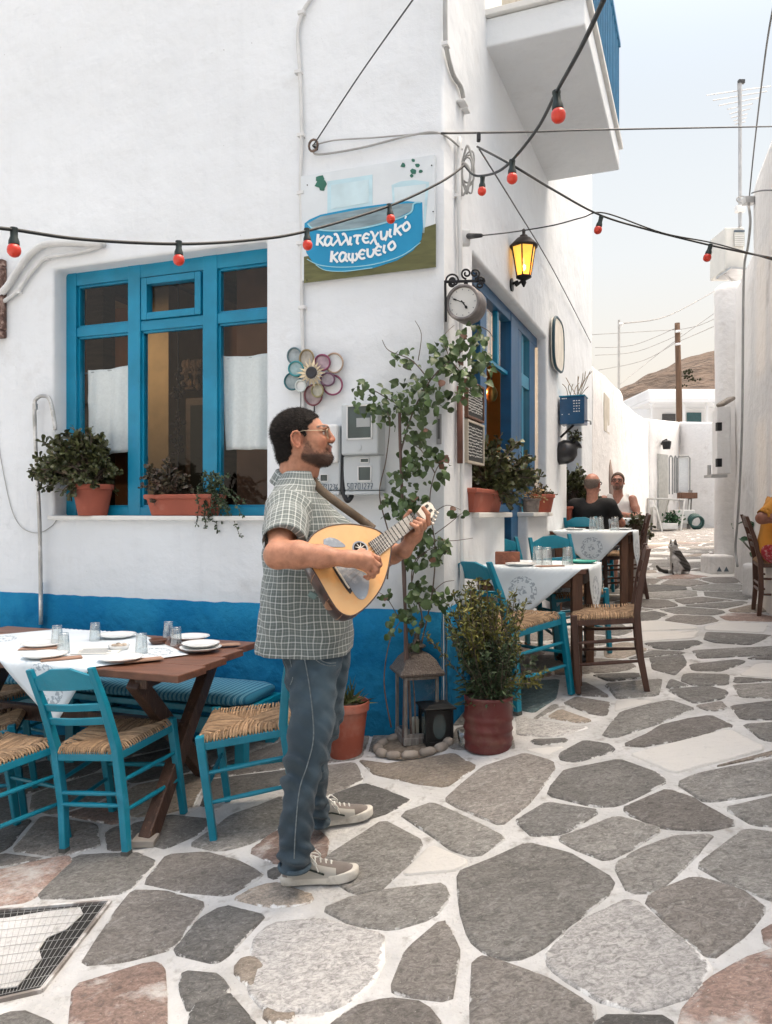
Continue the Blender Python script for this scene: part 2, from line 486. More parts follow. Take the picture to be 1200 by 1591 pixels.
 L(fine,bp.inputs['Height'])
 b2=nn(nt,'ShaderNodeBump');b2 .inputs['Strength'].default_value=.6;b2 .inputs['Distance'].default_value=.03
 L(noise(8,4),b2 .inputs['Height']);L(b2 .outputs[0],bp.inputs['Normal'])
 L(bp.outputs[0],b.inputs['Normal'])
 return m
SL_GREY=stone_mat('slate_grey',(.235,.227,.213),(.35,.34,.322))
SL_DARK=stone_mat('slate_dark',(.165,.162,.156),(.255,.25,.24))
SL_BROWN=stone_mat('slate_brown',(.235,.215,.198),(.33,.308,.287))
SL_PINK=stone_mat('stone_pink',(.30,.20,.165),(.38,.28,.24),pale=.25,bump=.35)
SL_PALE=stone_mat('stone_pale',(.44,.435,.43),(.52,.51,.50),bump=.2,wash=1.0)
SL_WASH=stone_mat('stone_whitewashed',(.5,.5,.49),(.58,.58,.57),pale=.9,bump=.4,wash=2)
SL_TEAL=stone_mat('stone_teal_painted',(.10,.17,.18),(.15,.22,.23),bump=.2,wash=.2)
SL_TAN=stone_mat('stone_tan',(.30,.25,.20),(.36,.31,.26),bump=.2,wash=.6)
def slab(poly,material,rise=.007,jit=.005,seed=0,name='stone',join=None,grow=0):
 """one flagstone from its outline in plan: chipped outline, sloped rim, slightly uneven top"""
 rng=random.Random(seed)
 P=[V(p[0],p[1],0)for p in poly]
 A=sum(P[i].x*P[(i+1)%len(P)].y-P[(i+1)%len(P)].x*P[i].y for i in range(len(P)))
 if A<0:P.reverse()
 if grow:
  c0=sum(P,Vector())/len(P);P=[p+(p-c0).normalized()*grow for p in P]
  # round the corners, then chip
 Q=[]
 for i in range(len(P)):
  a,b,c=P[i-1],P[i],P[(i+1)%len(P)]
  k1=min(.3,.022/max((a-b).length,1e-3));k2=min(.3,.022/max((c-b).length,1e-3))
  Q+=[b.lerp(a,k1),b.lerp(c,k2)]
 R=[]
 for i in range(len(Q)):
  a,b=Q[i],Q[(i+1)%len(Q)]
  n=max(1,min(4,int((b-a).length/.11)))
  for k in range(n):
   p=a.lerp(b,k/n)
   R.append(p+V(rng.uniform(-jit,jit),rng.uniform(-jit,jit),0))
 c=sum(R,Vector())/len(R)
 rings=[]
 tilt=V(rng.uniform(-.006,.006),rng.uniform(-.006,.006),0)
 for inset,h,rim in((-.010,-.012,1),(-.004,rise*.75,1),(.008,rise,.7),(.045,rise+.001,0)):
  ring=[]
  for p in R:
   d=c-p;l=d.length
   q=p+d*min(.6,inset/max(l,.01))
   ring.append((q,h+tilt.dot(q-c)+(rng.uniform(-.0012,.0012)if h>0 else 0),rim))
  rings.append(ring)
 n=len(R)
 vs,rims=[],[]
 for ring in rings:
  for q,h,rim in ring:
   vs.append(V(q.x,q.y,gz(q.x,q.y)+h));rims.append(rim)
 fs=[(i*n+k,i*n+(k+1)%n,(i+1)*n+(k+1)%n,(i+1)*n+k)for i in range(3)for k in range(n)]
 vs.append(V(c.x,c.y,gz(c.x,c.y)+rise+.001));rims.append(0)
 fs+=[(3*n+k,3*n+(k+1)%n,4*n)for k in range(n)]
 if join is not None:
  join[0].add(vs,fs);join[1].extend(rims);return None
 o=V(c.x,c.y,gz(c.x,c.y))
 mb=MB().add([v-o for v in vs],fs)
 me=mb.mesh(name,material,smooth=True,fix=False)
 at_=me.attributes.new('rim','FLOAT','POINT');at_.data.foreach_set('value',rims)
 ob=bpy.data.objects.new(name,me);COL.objects.link(ob)
 ob.location=o
 ob.parent=ground
 return ob
G,D,B,PK,PL,WS,TL,TN=SL_GREY,SL_DARK,SL_BROWN,SL_PINK,SL_PALE,SL_WASH,SL_TEAL,SL_TAN
A_=lambda pts:[(x*.5,1240+y*.5)for x,y in pts]
B_=lambda pts:[(600+x*.5,1000+y*.5)for x,y in pts]
SLABS=[(A_([(-60,240),(60,218),(190,188),(215,202),(150,265),(90,318),(-60,335)]),PK),(A_([(240,185),(410,178),(475,205),(390,290),(260,305),(130,308)]),G),(A_([(530,180),(640,178),(740,205),(800,235),(800,245),(700,300),(560,285),(460,262)]),B),(A_([(412,85),(520,60),(640,70),(615,110),(520,155),(430,130)]),D),(A_([(600,145),(720,60),(870,0),(875,90),(760,145),(690,160)]),G),(A_([(55,160),(130,60),(290,90),(300,150),(180,180),(100,165)]),B),(A_([(410,295),(500,300),(625,335),(540,460),(400,500),(270,512),(330,420)]),B),(A_([(620,385),(690,345),(815,370),(700,490),(670,505),(555,475)]),D),(A_([(735,315),(800,285),(850,272),(965,305),(940,328),(840,332)]),TN),(A_([(790,165),(860,108),(930,60),(1010,130),(1000,190),(870,200)]),PK),(A_([(800,440),(850,400),(1000,385),(1170,430),(1180,500),(1140,580),(1040,640),(900,660),(830,650),(790,590)]),PL),(A_([(740,520),(780,500),(812,520),(790,590),(750,550)]),TN),(A_([(240,590),(460,525),(500,535),(507,720),(233,720)]),PK),(A_([(580,545),(670,565),(705,603),(600,655),(575,600)]),D),(A_([(603,664),(705,615),(785,712),(640,740),(615,712)]),D),(A_([(-40,700),(60,672),(150,702),(140,740),(-40,740)]),G),(A_([(1040,712),(1110,660),(1200,640),(1300,650),(1365,712),(1300,745),(1050,745)]),B),(A_([(830,655),(905,662),(885,692),(840,690)]),TN),(A_([(1015,348),(1120,310),(1200,298),(1370,272),(1378,320),(1330,370),(1220,402),(1110,390)]),G),(A_([(1020,190),(1110,130),(1190,78),(1305,140),(1275,190),(1180,280),(1100,290),(1030,240)]),G),(A_([(1010,50),(1040,-5),(1130,-40),(1200,-15),(1270,12),(1200,42),(1140,62),(1060,75)]),D),(B_([(55,535),(150,500),(365,600),(275,660),(210,640)]),G),(B_([(60,720),(140,635),(245,680),(215,700)]),WS),(B_([(230,720),(440,630),(560,660),(690,740),(680,780),(570,860),(480,940),(410,975),(320,955),(265,910)]),G),(B_([(170,870),(190,890),(210,970),(190,1100),(60,1085),(30,1065),(80,960)]),B),(B_([(280,990),(330,985),(480,1050),(640,1140),(610,1190),(500,1225),(285,1225)]),B),(B_([(520,960),(620,870),(750,805),(800,830),(900,920),(995,1000),(980,1030),(930,1080),(800,1130),(690,1110),(560,1030),(515,985)]),PL),(B_([(820,800),(860,780),(960,735),(1080,770),(1170,830),(1100,890),(1010,970),(930,910)]),B),(B_([(980,690),(1120,585),(1230,600),(1250,810),(1090,750)]),G),(B_([(725,690),(790,650),(880,610),(1010,600),(960,650),(890,720),(850,765),(760,770)]),G),(B_([(545,610),(710,545),(850,580),(760,630),(690,670),(600,635)]),G),(B_([(745,515),(880,460),(960,495),(1080,560),(980,578),(870,570),(790,540)]),B),(B_([(415,555),(500,497),(650,525),(550,585),(470,595)]),D),(B_([(520,450),(570,395),(720,365),(840,410),(860,430),(720,500),(640,500),(515,470)]),G),(B_([(545,345),(620,305),(690,320),(700,335),(600,365),(555,365)]),D),(B_([(190,485),(300,390),(430,345),(510,370),(510,400),(440,490),(360,560),(240,510)]),B),(B_([(-75,365),(0,380),(130,360),(200,345),(270,385),(180,445),(80,430),(-20,410)]),TN),(B_([(920,435),(980,410),(1240,355),(1250,450),(1060,480),(1000,490)]),G),(B_([(770,345),(1060,272),(1170,330),(1080,350),(900,398)]),WS),(B_([(680,285),(740,215),(880,180),(955,205),(860,240),(720,290)]),G),(B_([(745,315),(870,255),(1000,225),(1075,260),(950,290),(800,320)]),B),(B_([(1065,515),(1230,475),(1260,570),(1150,560)]),G),(B_([(1120,255),(1240,245),(1250,310),(1170,295)]),G),(B_([(505,232),(545,208),(635,240),(600,246)]),TN),(B_([(560,190),(595,168),(690,188),(680,222),(640,218)]),B),(B_([(690,127),(855,112),(838,158),(725,168)]),G),(B_([(885,145),(1000,135),(1055,150),(1040,170),(960,185)]),G),(B_([(1080,195),(1240,180),(1250,235),(1110,235)]),D),(B_([(650,98),(775,93),(780,106),(700,115)]),D),(B_([(825,47),(920,37),(925,65),(900,98),(835,80)]),D),(B_([(950,67),(1090,52),(1110,60),(1035,87),(960,84)]),G),(B_([(935,97),(1058,99),(1055,128),(965,130),(925,115)]),G),(B_([(1088,130),(1240,125),(1250,170),(1105,165)]),G),(B_([(962,22),(1240,8),(1250,33),(980,46)]),G),(B_([(1105,100),(1160,66),(1240,66),(1250,110)]),WS),(B_([(580,132),(618,122),(688,163),(605,160)]),B),(B_([(405,200),(415,125),(535,115),(520,170),(460,213)]),TL),(B_([(930,1150),(1020,1060),(1100,1000),(1230,950),(1260,1230),(920,1230)]),PK),(B_([(1185,890),(1250,880),(1260,945),(1190,935)]),PK),(B_([(680,1170),(860,1168),(880,1240),(660,1240)]),D),(B_([(408,228),(520,252),(625,262),(520,288),(420,283)]),PL),(B_([(455,302),(558,298),(540,310),(480,315)]),D),]
traced=[]
for i,(px,m)in enumerate(SLABS):
 pts=[ghit(x,y)for x,y in px]
 poly=[(p.x,p.y)for p in pts]
 traced.append(np.array(poly))
 slab(poly,m,seed=i,grow=.018)
MANHOLE=[ghit(x,y)for x,y in((-40,1421),(172,1403),(65,1542),(-40,1566))]
traced.append(np.array([(p.x,p.y)for p in MANHOLE]))
# the rest of the paving: random slabs cut from one another, nearest first as parts, the far ones joined
def inside(poly,x,y):
 c=False;n=len(poly);j=n-1
 for i in range(n):
  if(poly[i][1]>y)!=(poly[j][1]>y)and x<(poly[j][0]-poly[i][0])*(y-poly[i][1])/(poly[j][1]-poly[i][1])+poly[i][0]:c=not c
  j=i
 return c
def segd(p,a,b):
 ab=b-a;t=max(0,min(1,(p-a).dot(ab)/max(ab.length_squared,1e-9)))
 return(p-a-ab*t).length
def clip(poly,m,n):
 out=[]
 for i in range(len(poly)):
  a,b=poly[i],poly[(i+1)%len(poly)]
  da,db=(a-m).dot(n),(b-m).dot(n)
  if da<=0:out.append(a)
  if(da<0)!=(db<0)and abs(da-db)>1e-9:out.append(a+(b-a)*(da/(da-db)))
 return out
rng=random.Random(11)
seeds=[]
def try_seed(x,y,r):
 for s in seeds:
  if abs(s.x-x)<r and abs(s.y-y)<r and(s.x-x)**2+((s.y-y)*1.25)**2<r*r:return
 seeds.append(V(x,y))
for poly in traced:
 pass
ntry=0
def infield(x,y):
 wl_=(V(x,y,0)-C0)
 if wl_.dot(YF)>-.02 and wl_.dot(YA)>-.02:return False
 if y<1.5:return False
 px=CX+F*x/y
 if not-140<px<1330:return False
 if wl_.dot(YA)>0 and y>6:return False
 return True
for r,y0,y1 in((.40,1.5,6.5),(.44,6.5,22)):
 for _ in range(26000 if y0<2 else 20000):
  y=rng.uniform(y0,y1);x=rng.uniform(-.7*y-.5,.65*y+.8)
  if infield(x,y):try_seed(x,y,r*rng.uniform(.85,1.25))
def near_traced(x,y,pad):
 p=V(x,y)
 for poly in traced:
  if inside(poly,x,y):return True
  for i in range(len(poly)):
   if segd(p,V(*poly[i]),V(*poly[(i+1)%len(poly)]))<pad:return True
 return False
cells=[]
for s in seeds:
 near=sorted((q for q in seeds if q is not s and(q-s).length<1.6),key=lambda q:(q-s).length)
 poly=[s+V(a,b)for a,b in((-.8,-.8),(.8,-.8),(.8,.8),(-.8,.8))]
 for q in near:
  d=(q-s);n=d.normalized()
  gap=(.010 if s.y<5.5 else .026)+.014*rng.random()
  poly=clip(poly,s+d*.5-n*gap,n)
  if len(poly)<3:break
 if len(poly)<3:continue
 # keep clear of the traced slabs: cut this one back along the nearest edges of theirs
 for tp in traced:
  tc=V(*tp.mean(0))
  if(tc-s).length>1.6:continue
  if inside(tp,s.x,s.y):poly=[];break
  best=None
  for i in range(len(tp)):
   a,b=V(*tp[i]),V(*tp[(i+1)%len(tp)])
   n=V((b-a).y,-(b-a).x).normalized()
   if(tc-a).dot(n)>0:n=-n
   dd=(s-a).dot(n)
   if best is None or dd>best[0]:best=(dd,a,n)
  if best[0]>0:poly=clip(poly,best[1]+best[2]*.045,-best[2])
  if len(poly)<3:poly=[];break
 if len(poly)<3:continue
 ar=abs(sum(poly[i].x*poly[(i+1)%len(poly)].y-poly[(i+1)%len(poly)].x*poly[i].y for i in range(len(poly))))/2
 if ar<.008:continue
 cells.append((s.y,[(p.x,p.y)for p in poly]))
cells.sort(key=lambda c:c[0])
left=298-len(SLABS)
far=(MB(),[])
for i,(d,poly)in enumerate(cells):
 m=rng.choices([G,D,B,PK,WS,TN],[5,1.6,3,.8,2.6,1])[0]
 if i<left:slab(poly,m,seed=1000+i,rise=.006)
 else:slab(poly,m,seed=1000+i,rise=.004,join=far)
if far[0].v:
 me=far[0].mesh('far_stones',SL_BROWN,smooth=True,fix=False)
 a=me.attributes.new('rim','FLOAT','POINT');a.data.foreach_set('value',far[1])
 fo=bpy.data.objects.new('far_stones',me);COL.objects.link(fo);fo.parent=ground;stuff(fo)
 # ==== CAFE BUILDING
cafe=empty('cafe_building',C0,"white two storey corner cafe with blue painted base and blue window frames",'building')
def wall_cells(mb,w,xs,zs,holes,y=0.0):
 """a wall sheet cut by rectangular openings (x0, x1, z0, z1, depth of the reveal)"""
 xs=sorted(set([round(x,5)for x in xs]+[round(h[i],5)for h in holes for i in(0,1)]))
 zs=sorted(set([round(z,5)for z in zs]+[round(h[i],5)for h in holes for i in(2,3)]))
 for i in range(len(xs)-1):
  for j in range(len(zs)-1):
   cx,cz=(xs[i]+xs[i+1])/2,(zs[j]+zs[j+1])/2
   if any(h[0]<cx<h[1]and h[2]<cz<h[3]for h in holes):continue
   mb.quad(w.p(xs[i],y,zs[j]),w.p(xs[i+1],y,zs[j]),w.p(xs[i+1],y,zs[j+1]),w.p(xs[i],y,zs[j+1]))
 def hole(cx,cz):
  for h in holes:
   if h[0]<cx<h[1]and h[2]<cz<h[3]:return h[4]
  return 0
 nx_,nz_=len(xs)-1,len(zs)-1
 H=[[hole((xs[i]+xs[i+1])/2,(zs[j]+zs[j+1])/2)for j in range(nz_)]for i in range(nx_)]
 for i in range(nx_):
  for j in range(nz_):
   d=H[i][j]
   if not d:continue
   for di,x in((-1,xs[i]),(1,xs[i+1])):
    if not(0<=i+di<nx_)or not H[i+di][j]:mb.quad(w.p(x,y,zs[j]),w.p(x,y,zs[j+1]),w.p(x,y+d,zs[j+1]),w.p(x,y+d,zs[j]))
   for dj,z in((-1,zs[j]),(1,zs[j+1])):
    if not(0<=j+dj<nz_)or not H[i][j+dj]:mb.quad(w.p(xs[i],y,z),w.p(xs[i+1],y,z),w.p(xs[i+1],y+d,z),w.p(xs[i],y+d,z))
    # window and door openings, measured on the walls
wx0,wz1=FR.uv(83,418);wx1,_=FR.uv(413.5,373);wz0=FR.uv(83,801)[1]
WIN=(wx0,wx1,wz0-.005,wz1,.17)
dx0=AL.uv(735,393)[0];dz1=AL.uv(735,393)[1];dx1=AL.uv(850,521)[0]
ld0,lz=AL.uv(785,796);pd0=AL.uv(821,796)[0]
TOP=7.4
END=AL.uv(920,500)[0]
HOLE2=(AL.uv(881,700)[0],AL.uv(905,700)[0],AL.uv(881,640)[1]-1.2,AL.uv(881,641)[1],.3)
wmb=MB()
wall_cells(wmb,FR,[-8,-5,-4,0],[-1,.845,2,3.4,5,TOP],[WIN])
wall_cells(wmb,AL,[0,.4,4,END],[-1,.845,2,3.4,5,TOP],[(dx0,dx1,lz,dz1,.17),(ld0,pd0,-.9,lz,.17),HOLE2])
w_o=wmb.build('wall',WHITE,cafe,bevel=.022,seg=3)
for p in w_o.data.polygons:p.use_smooth=True
# the rest of the shell: far end, roof, back
sh=MB()
sh.quad(AL.p(END,0,-1),AL.p(END,7,-1),AL.p(END,7,TOP),AL.p(END,0,TOP))
sh.quad(FR.p(-8,0,TOP),FR.p(0,0,TOP),AL.p(END,0,TOP),AL.p(END,7,TOP))
sh.quad(FR.p(-8,0,-1),FR.p(-8,7,-1),FR.p(-8,7,TOP),FR.p(-8,0,TOP))
sh.quad(FR.p(-8,7,-1),AL.p(END,7,-1),AL.p(END,7,TOP),FR.p(-8,7,TOP))
sh.build('rear_wall',WHITE,cafe)
# blue base band: a coat of thick paint with a wavering upper edge
db=MB()
def band(w,x0,x1,z1,n,y=-.006):
 cols=[]
 for i in range(n+1):
  x=lerp(x0,x1,i/n)
  p=w.p(x,0,0)
  e=z1+.016*mnoise.noise(V(x*2.2,1,0))+.007*mnoise.noise(V(x*14,5,0))-.03*max(0,mnoise.noise(V(x*31,9,0))-.42)
  cols.append([w.p(x,y-.004-.010*max(0,.5+mnoise.noise(V(x*4,z*5,2)))*(1 if 0<k<10 else 0),z)for k,z in enumerate([lerp(-1,e,t/10)for t in range(11)])]+[w.p(x,.004,e+.002)])
 for a,b in zip(cols,cols[1:]):
  for k in range(11):db.quad(a[k],b[k],b[k+1],a[k+1])
band(FR,-8,-.012,.848,260)
band(AL,.012,dx0+.03,.86,14)
dz=[FR.p(-.012,-.006,z)for z in(-1,.85)],[AL.p(.012,-.006,z)for z in(-1,.858)]
db.quad(dz[0][0],dz[1][0],dz[1][1],dz[0][1])
db.build('base_band',DADO,cafe,smooth=True)
# - front window
win=empty('window',FR.p((wx0+wx1)/2,.17,wz0));put_=put
win.location=FR.p((wx0+wx1)/2,.17,wz0)
put(win,cafe)
YW=.15
fl,_=FR.uv(113,600,YW);m1a,_=FR.uv(203,600,YW);m1b,_=FR.uv(222,600,YW);m2a,_=FR.uv(319,600,YW);m2b,_=FR.uv(341,600,YW)
tr=FR.uv(203,508,YW)[1];tr0=FR.uv(113,524,YW)[1]
th=.07
fr_top=wz1-.02;fr_bot=wz0+.0
fr_l,fr_r=fl,wx1-.002
f=MB()
f.wbox(FR,fl-.10,fl+.055,YW-.03,YW+.06,fr_bot,wz1+.02)
f.wbox(FR,m1a,m1b,YW-.028,YW+.06,fr_bot,wz1+.02)
f.wbox(FR,m2a,m2b,YW-.028,YW+.06,fr_bot,wz1+.02)
f.wbox(FR,fr_r-.035,fr_r+.05,YW-.03,YW+.06,fr_bot,wz1+.02)
f.build('window_frame',BLUE,win,bevel=.004)
f=MB()
tz=FR.uv(270,503,YW)[1]
f.wbox(FR,fl,fr_r,YW-.02,YW+.055,tz-.032,tz+.032)
f.build('transom',BLUE,win,bevel=.004)
f=MB();f.wbox(FR,fl,fr_r,YW-.024,YW+.058,wz1-.085,wz1+.018);f.build('head_rail',BLUE,win,bevel=.004)
f=MB();f.wbox(FR,fl,fr_r,YW-.024,YW+.058,fr_bot,fr_bot+.055);f.build('bottom_rail',BLUE,win,bevel=.004)
# small opening sash in the middle top light
sa,sb,s0,s1=m1b+.012,m2a-.012,tz+.036,wz1-.092
for nm,(x0,x1,z0,z1)in{'sash_stile':(sa,sa+.045,s0,s1),'sash_stile.001':(sb-.045,sb,s0,s1),'sash_rail':(sa+.045,sb-.045,s1-.045,s1),'sash_rail.001':(sa+.045,sb-.045,s0,s0+.045)}.items():
 f=MB();f.wbox(FR,x0,x1,YW-.035,YW+.03,z0,z1);f.build(nm.split('.')[0],BLUE,win,bevel=.004)
for i,(x0,x1)in enumerate(((fl+.055,m1a),(m1b,m2a),(m2b,fr_r-.035))):
 for z0,z1 in((fr_bot+.055,tz-.032),(tz+.032,wz1-.085)):
  g=MB();g.quad(FR.p(x0,YW+.01,z0),FR.p(x1,YW+.01,z0),FR.p(x1,YW+.01,z1),FR.p(x0,YW+.01,z1))
  g.build('pane',GLASS,win)
  # glazing beads
  bd=MB();e=.014
  for a in((x0,x0+e,z0,z1),(x1-e,x1,z0,z1),(x0,x1,z0,z0+e),(x0,x1,z1-e,z1)):
   bd.wbox(FR,a[0],a[1],YW-.006,YW+.02,a[2],a[3])
  bd.build('glazing_bead',BLUE,win)
  # sill
f=MB();f.wbox(FR,wx0-.02,wx1+.04,-.035,YW-.03,wz0-.03,wz0);f.build('sill',MARBLE,win,bevel=.006)
# - cafe interior (seen through the glass)
OCHRE=mat('ochre_inner_wall',(.15,.068,.035),rough=.9,var=.45,scale=2.2)
TANW=mat('tan_inner_wall',(.27,.20,.115),rough=.9,var=.1)
ORANGE=mat('orange_inner_wall',(.55,.22,.05),rough=.9,var=.1)
DWOOD=mat('dark_stained_wood',(.045,.026,.018),rough=.6,var=.35,scale=4,stretch=(1,1,8),bump=.2)
WOOD=mat('brown_wood',(.12,.055,.03),rough=.55,var=.3,scale=5,stretch=(6,6,1),bump=.25,bscale=30)
def fx(px,off):return FR.uv(px,700,off)[0]
def fz(px,py,off):return FR.uv(px,py,off)[1]
def ibox(name,px0,px1,z0,z1,y0,y1,m,bev=0):
 mb=MB();mb.wbox(FR,fx(px0,y0),fx(px1,y0),y0,y1,z0,z1);return mb.build(name,m,cafe,bevel=bev)
i_=MB();i_.quad(FR.p(-8,2.6,0),FR.p(-.6,2.6,0),FR.p(-.6,2.6,3.6),FR.p(-8,2.6,3.6));i_.build('inner_wall',OCHRE,cafe)
ibox('inner_pier',226,262,0,3.5,1.9,2.5,TANW);ibox('inner_pier',372,392,0,3.5,2.2,2.59,TANW)
i_=MB();i_.quad(FR.p(-8,.2,3.55),FR.p(0,.2,3.55),FR.p(0,4,3.55),FR.p(-8,4,3.55));i_.build('inner_ceiling',TANW,cafe)
i_=MB();i_.quad(FR.p(-8,.2,.2),FR.p(0,.2,.2),FR.p(0,4,.2),FR.p(-8,4,.2));i_.build('inner_floor',DWOOD,cafe)
for k in range(9):
 i_=MB();i_.wbox(FR,-7+k*.85,-6.88+k*.85,.3,2.58,3.34,3.52);i_.build('ceiling_beam',DWOOD,cafe)
ibox('inner_cupboard',288,345,.2,fz(300,618,2.0),2.0,2.55,DWOOD,.01);ibox('cupboard_glass',296,335,1.2,fz(300,630,1.99),1.98,1.995,mat('cupboard_glass',(.015,.02,.022),rough=.12))
ibox('inner_shelf',120,210,2.02,2.05,2.2,2.58,DWOOD);ibox('inner_cupboard',350,420,.2,1.35,1.8,2.4,DWOOD,.01);ibox('inner_picture',126,170,2.1,2.6,2.55,2.58,mat('dark_picture',(.08,.06,.045),rough=.4,var=.5,scale=9))
ibox('inner_partition',135,160,.2,3.5,1.0,1.15,DWOOD)
rr=random.Random(9)
i_=MB()
for k in range(26):i_.sphere(FR.p(fx(rr.uniform(288,318),1.95),1.95,fz(300,rr.uniform(562,604),1.95)),(rr.uniform(.02,.06),.03,rr.uniform(.015,.05)),7,5)
stuff(i_.build('dried_bunch',mat('dried_bunch_dark',(.05,.03,.02),rough=.9,var=.5),cafe))
i_=MB()
for k in range(12):i_.lathe([(0,0),(.03,0),(.03,.12),(.012,.16),(.012,.2),(0,.2)],Matrix.Translation(FR.p(fx(128+k*6.5,2.3),2.3,2.05)),8)
stuff(i_.build('shelf_bottles',mat('dull_bottles',(.10,.09,.05),rough=.3,island=.6),cafe))
i_=MB();i_.lathe([(0,-.09),(.05,-.09),(.09,-.02),(.06,.05),(.045,.06),(0,.06)],Matrix.Translation(FR.p(fx(402,1.2),1.2,fz(402,530,1.2))),14);i_.build('hanging_pot',mat('hanging_copper_pot',(.12,.05,.03),rough=.4,metal=.3),cafe,smooth=True)
# wall behind the alley door: warm orange
i_=MB()
i_.quad(AL.p(.66,1.6,0),AL.p(5,1.6,0),AL.p(5,1.6,3.6),AL.p(.66,1.6,3.6));i_.quad(AL.p(3.3,.2,0),AL.p(3.3,1.6,0),AL.p(3.3,1.6,3.6),AL.p(3.3,.2,3.6))
i_.build('inner_wall',ORANGE,cafe)
i_=MB();i_.wbox(AL,.56,.65,.22,1.70,0,3.53);i_.build('inner_partition',OCHRE,cafe)
i_=MB();i_.wbox(AL,.55,.56,.5,.8,1.9,2.35);i_.build('inner_picture',mat('dark_picture',(.08,.06,.045),rough=.4,var=.5,scale=9),cafe)
i_=MB();i_.wbox(AL,.652,5,1.62,1.70,0,3.54);i_.build('inner_partition',OCHRE,cafe)
lamp=empty('pendant_lamp',FR.p(-3.4,1.2,3.55),"lit pendant lamp hanging inside the cafe behind the front window",'lamp')
def lit_bulb(parent,p,power,col=(1,.62,.28),r=.03):
 ld=bpy.data.lights.new('bulb_light','POINT');ld.energy=power;ld.color=col;ld.shadow_soft_size=r
 lo=bpy.data.objects.new('bulb_light',ld);COL.objects.link(lo);lo.location=p
 put(lo,parent)
 return lo
BULBGLOW=mat('lit_bulb_glass',(1,.8,.5),emit=(1,.62,.25),estr=14)
m=MB();m.tube([FR.p(-3.4,1.2,3.55),FR.p(-3.4,1.2,3.0)],.006,6);m.build('cord',BLACK,lamp)
m=MB();m.lathe([(.02,.1),(.03,.08),(.14,0)],Matrix.Translation(FR.p(-3.4,1.2,2.92)),16,caps=False);m.build('lamp_shade',DWOOD,lamp)
m=MB();m.sphere(FR.p(-3.4,1.2,2.9),.035);m.build('bulb',BULBGLOW,lamp)
lit_bulb(lamp,FR.p(-3.4,1.2,2.84),11,(1,.72,.45))
lamp2=empty('pendant_lamp',AL.p(2.3,.9,3.5),"lit pendant lamp hanging inside the cafe behind the alley door",'lamp')
m=MB();m.tube([AL.p(2.3,.9,3.5),AL.p(2.3,.9,2.7)],.006,6);m.build('cord',BLACK,lamp2)
m=MB();m.sphere(AL.p(2.3,.9,2.66),.035);m.build('bulb',BULBGLOW,lamp2)
lit_bulb(lamp2,AL.p(2.3,.9,2.58),26,(1,.62,.3))
# half curtains: linen panels on a rod
LINEN=mat('white_linen',(.86,.86,.85),rough=.9,var=.05,scale=60,bump=.3,bscale=220,sheen=.2)
def cloth_panel(name,w,quadpx,y,folds,label,amp=.019,m=LINEN):
 (ax,az),(bx,bz),(cx_,cz),(ex,ez)=[w.uv(px,py,y)for px,py in quadpx]
 nx_,nz_=28,22
 mb=MB()
 for j in range(nz_+1):
  t=j/nz_
  for i in range(nx_+1):
   s=i/nx_
   x=lerp(lerp(ax,bx,s),lerp(ex,cx_,s),t);z=lerp(lerp(az,bz,s),lerp(ez,cz,s),t)
   z-=.012*math.sin(s*math.pi)*(1-t)
   yy=y+amp*math.sin(s*folds*2*math.pi+t*1.3)*(.35+.65*t)+.006*mnoise.noise(V(s*5,t*6,folds))
   mb.v.append(tuple(w.p(x,yy,z)))
 mb.f=[(j*(nx_+1)+i,j*(nx_+1)+i+1,(j+1)*(nx_+1)+i+1,(j+1)*(nx_+1)+i)for j in range(nz_)for i in range(nx_)]
 mb.mi=[0]*len(mb.f)
 r=empty(name,w.p((ax+bx)/2,y,az),label,'curtain','half curtains in the front window')
 o=mb.build('cloth',m,r,smooth=True,fix=False)
 md=o.modifiers.new('s','SOLIDIFY');md.thickness=.002
 hm=MB()
 hm.wbox(w,min(ax,bx),max(ax,bx),y-.006,y+.006,min(az,bz)-.055,max(az,bz)-.052)
 rod=MB();rod.tube([w.p(ax-.04,y+.01,az-.02),w.p(bx+.04,y+.01,bz-.02)],.006,8);rod.build('rod',STEEL,r)
 return r
cloth_panel('half_curtain',FR,[(137,575),(205,566),(207,700),(136,712)],YW+.05,2.5,"short white linen curtain in the window behind the round jade plant pot")
cloth_panel('half_curtain',FR,[(345,553),(420,548),(424,698),(349,699)],YW+.05,2.2,"short white linen curtain in the window beside the hanging flower ornament")
# things hanging inside the window
gx,gy=fx(277,1.0),1.0
garlic=empty('dried_garland',FR.p(gx,gy,3.3),"dried garland hanging inside the middle window light",'garland')
m=MB();m.tube([FR.p(gx,gy,3.5),FR.p(gx,gy,1.55)],.006,5);m.build('string',DWOOD,garlic)
m=MB();rr=random.Random(4)
for k in range(60):
 z=fz(277,rr.choice((rr.uniform(575,620),rr.uniform(640,705))),gy);m.sphere(FR.p(gx+rr.gauss(0,.018),gy+rr.gauss(0,.018),z),rr.uniform(.012,.024),6,4)
stuff(m.build('dried_bulbs',mat('dried_husk',(.06,.03,.02),var=.4,island=.5),garlic))
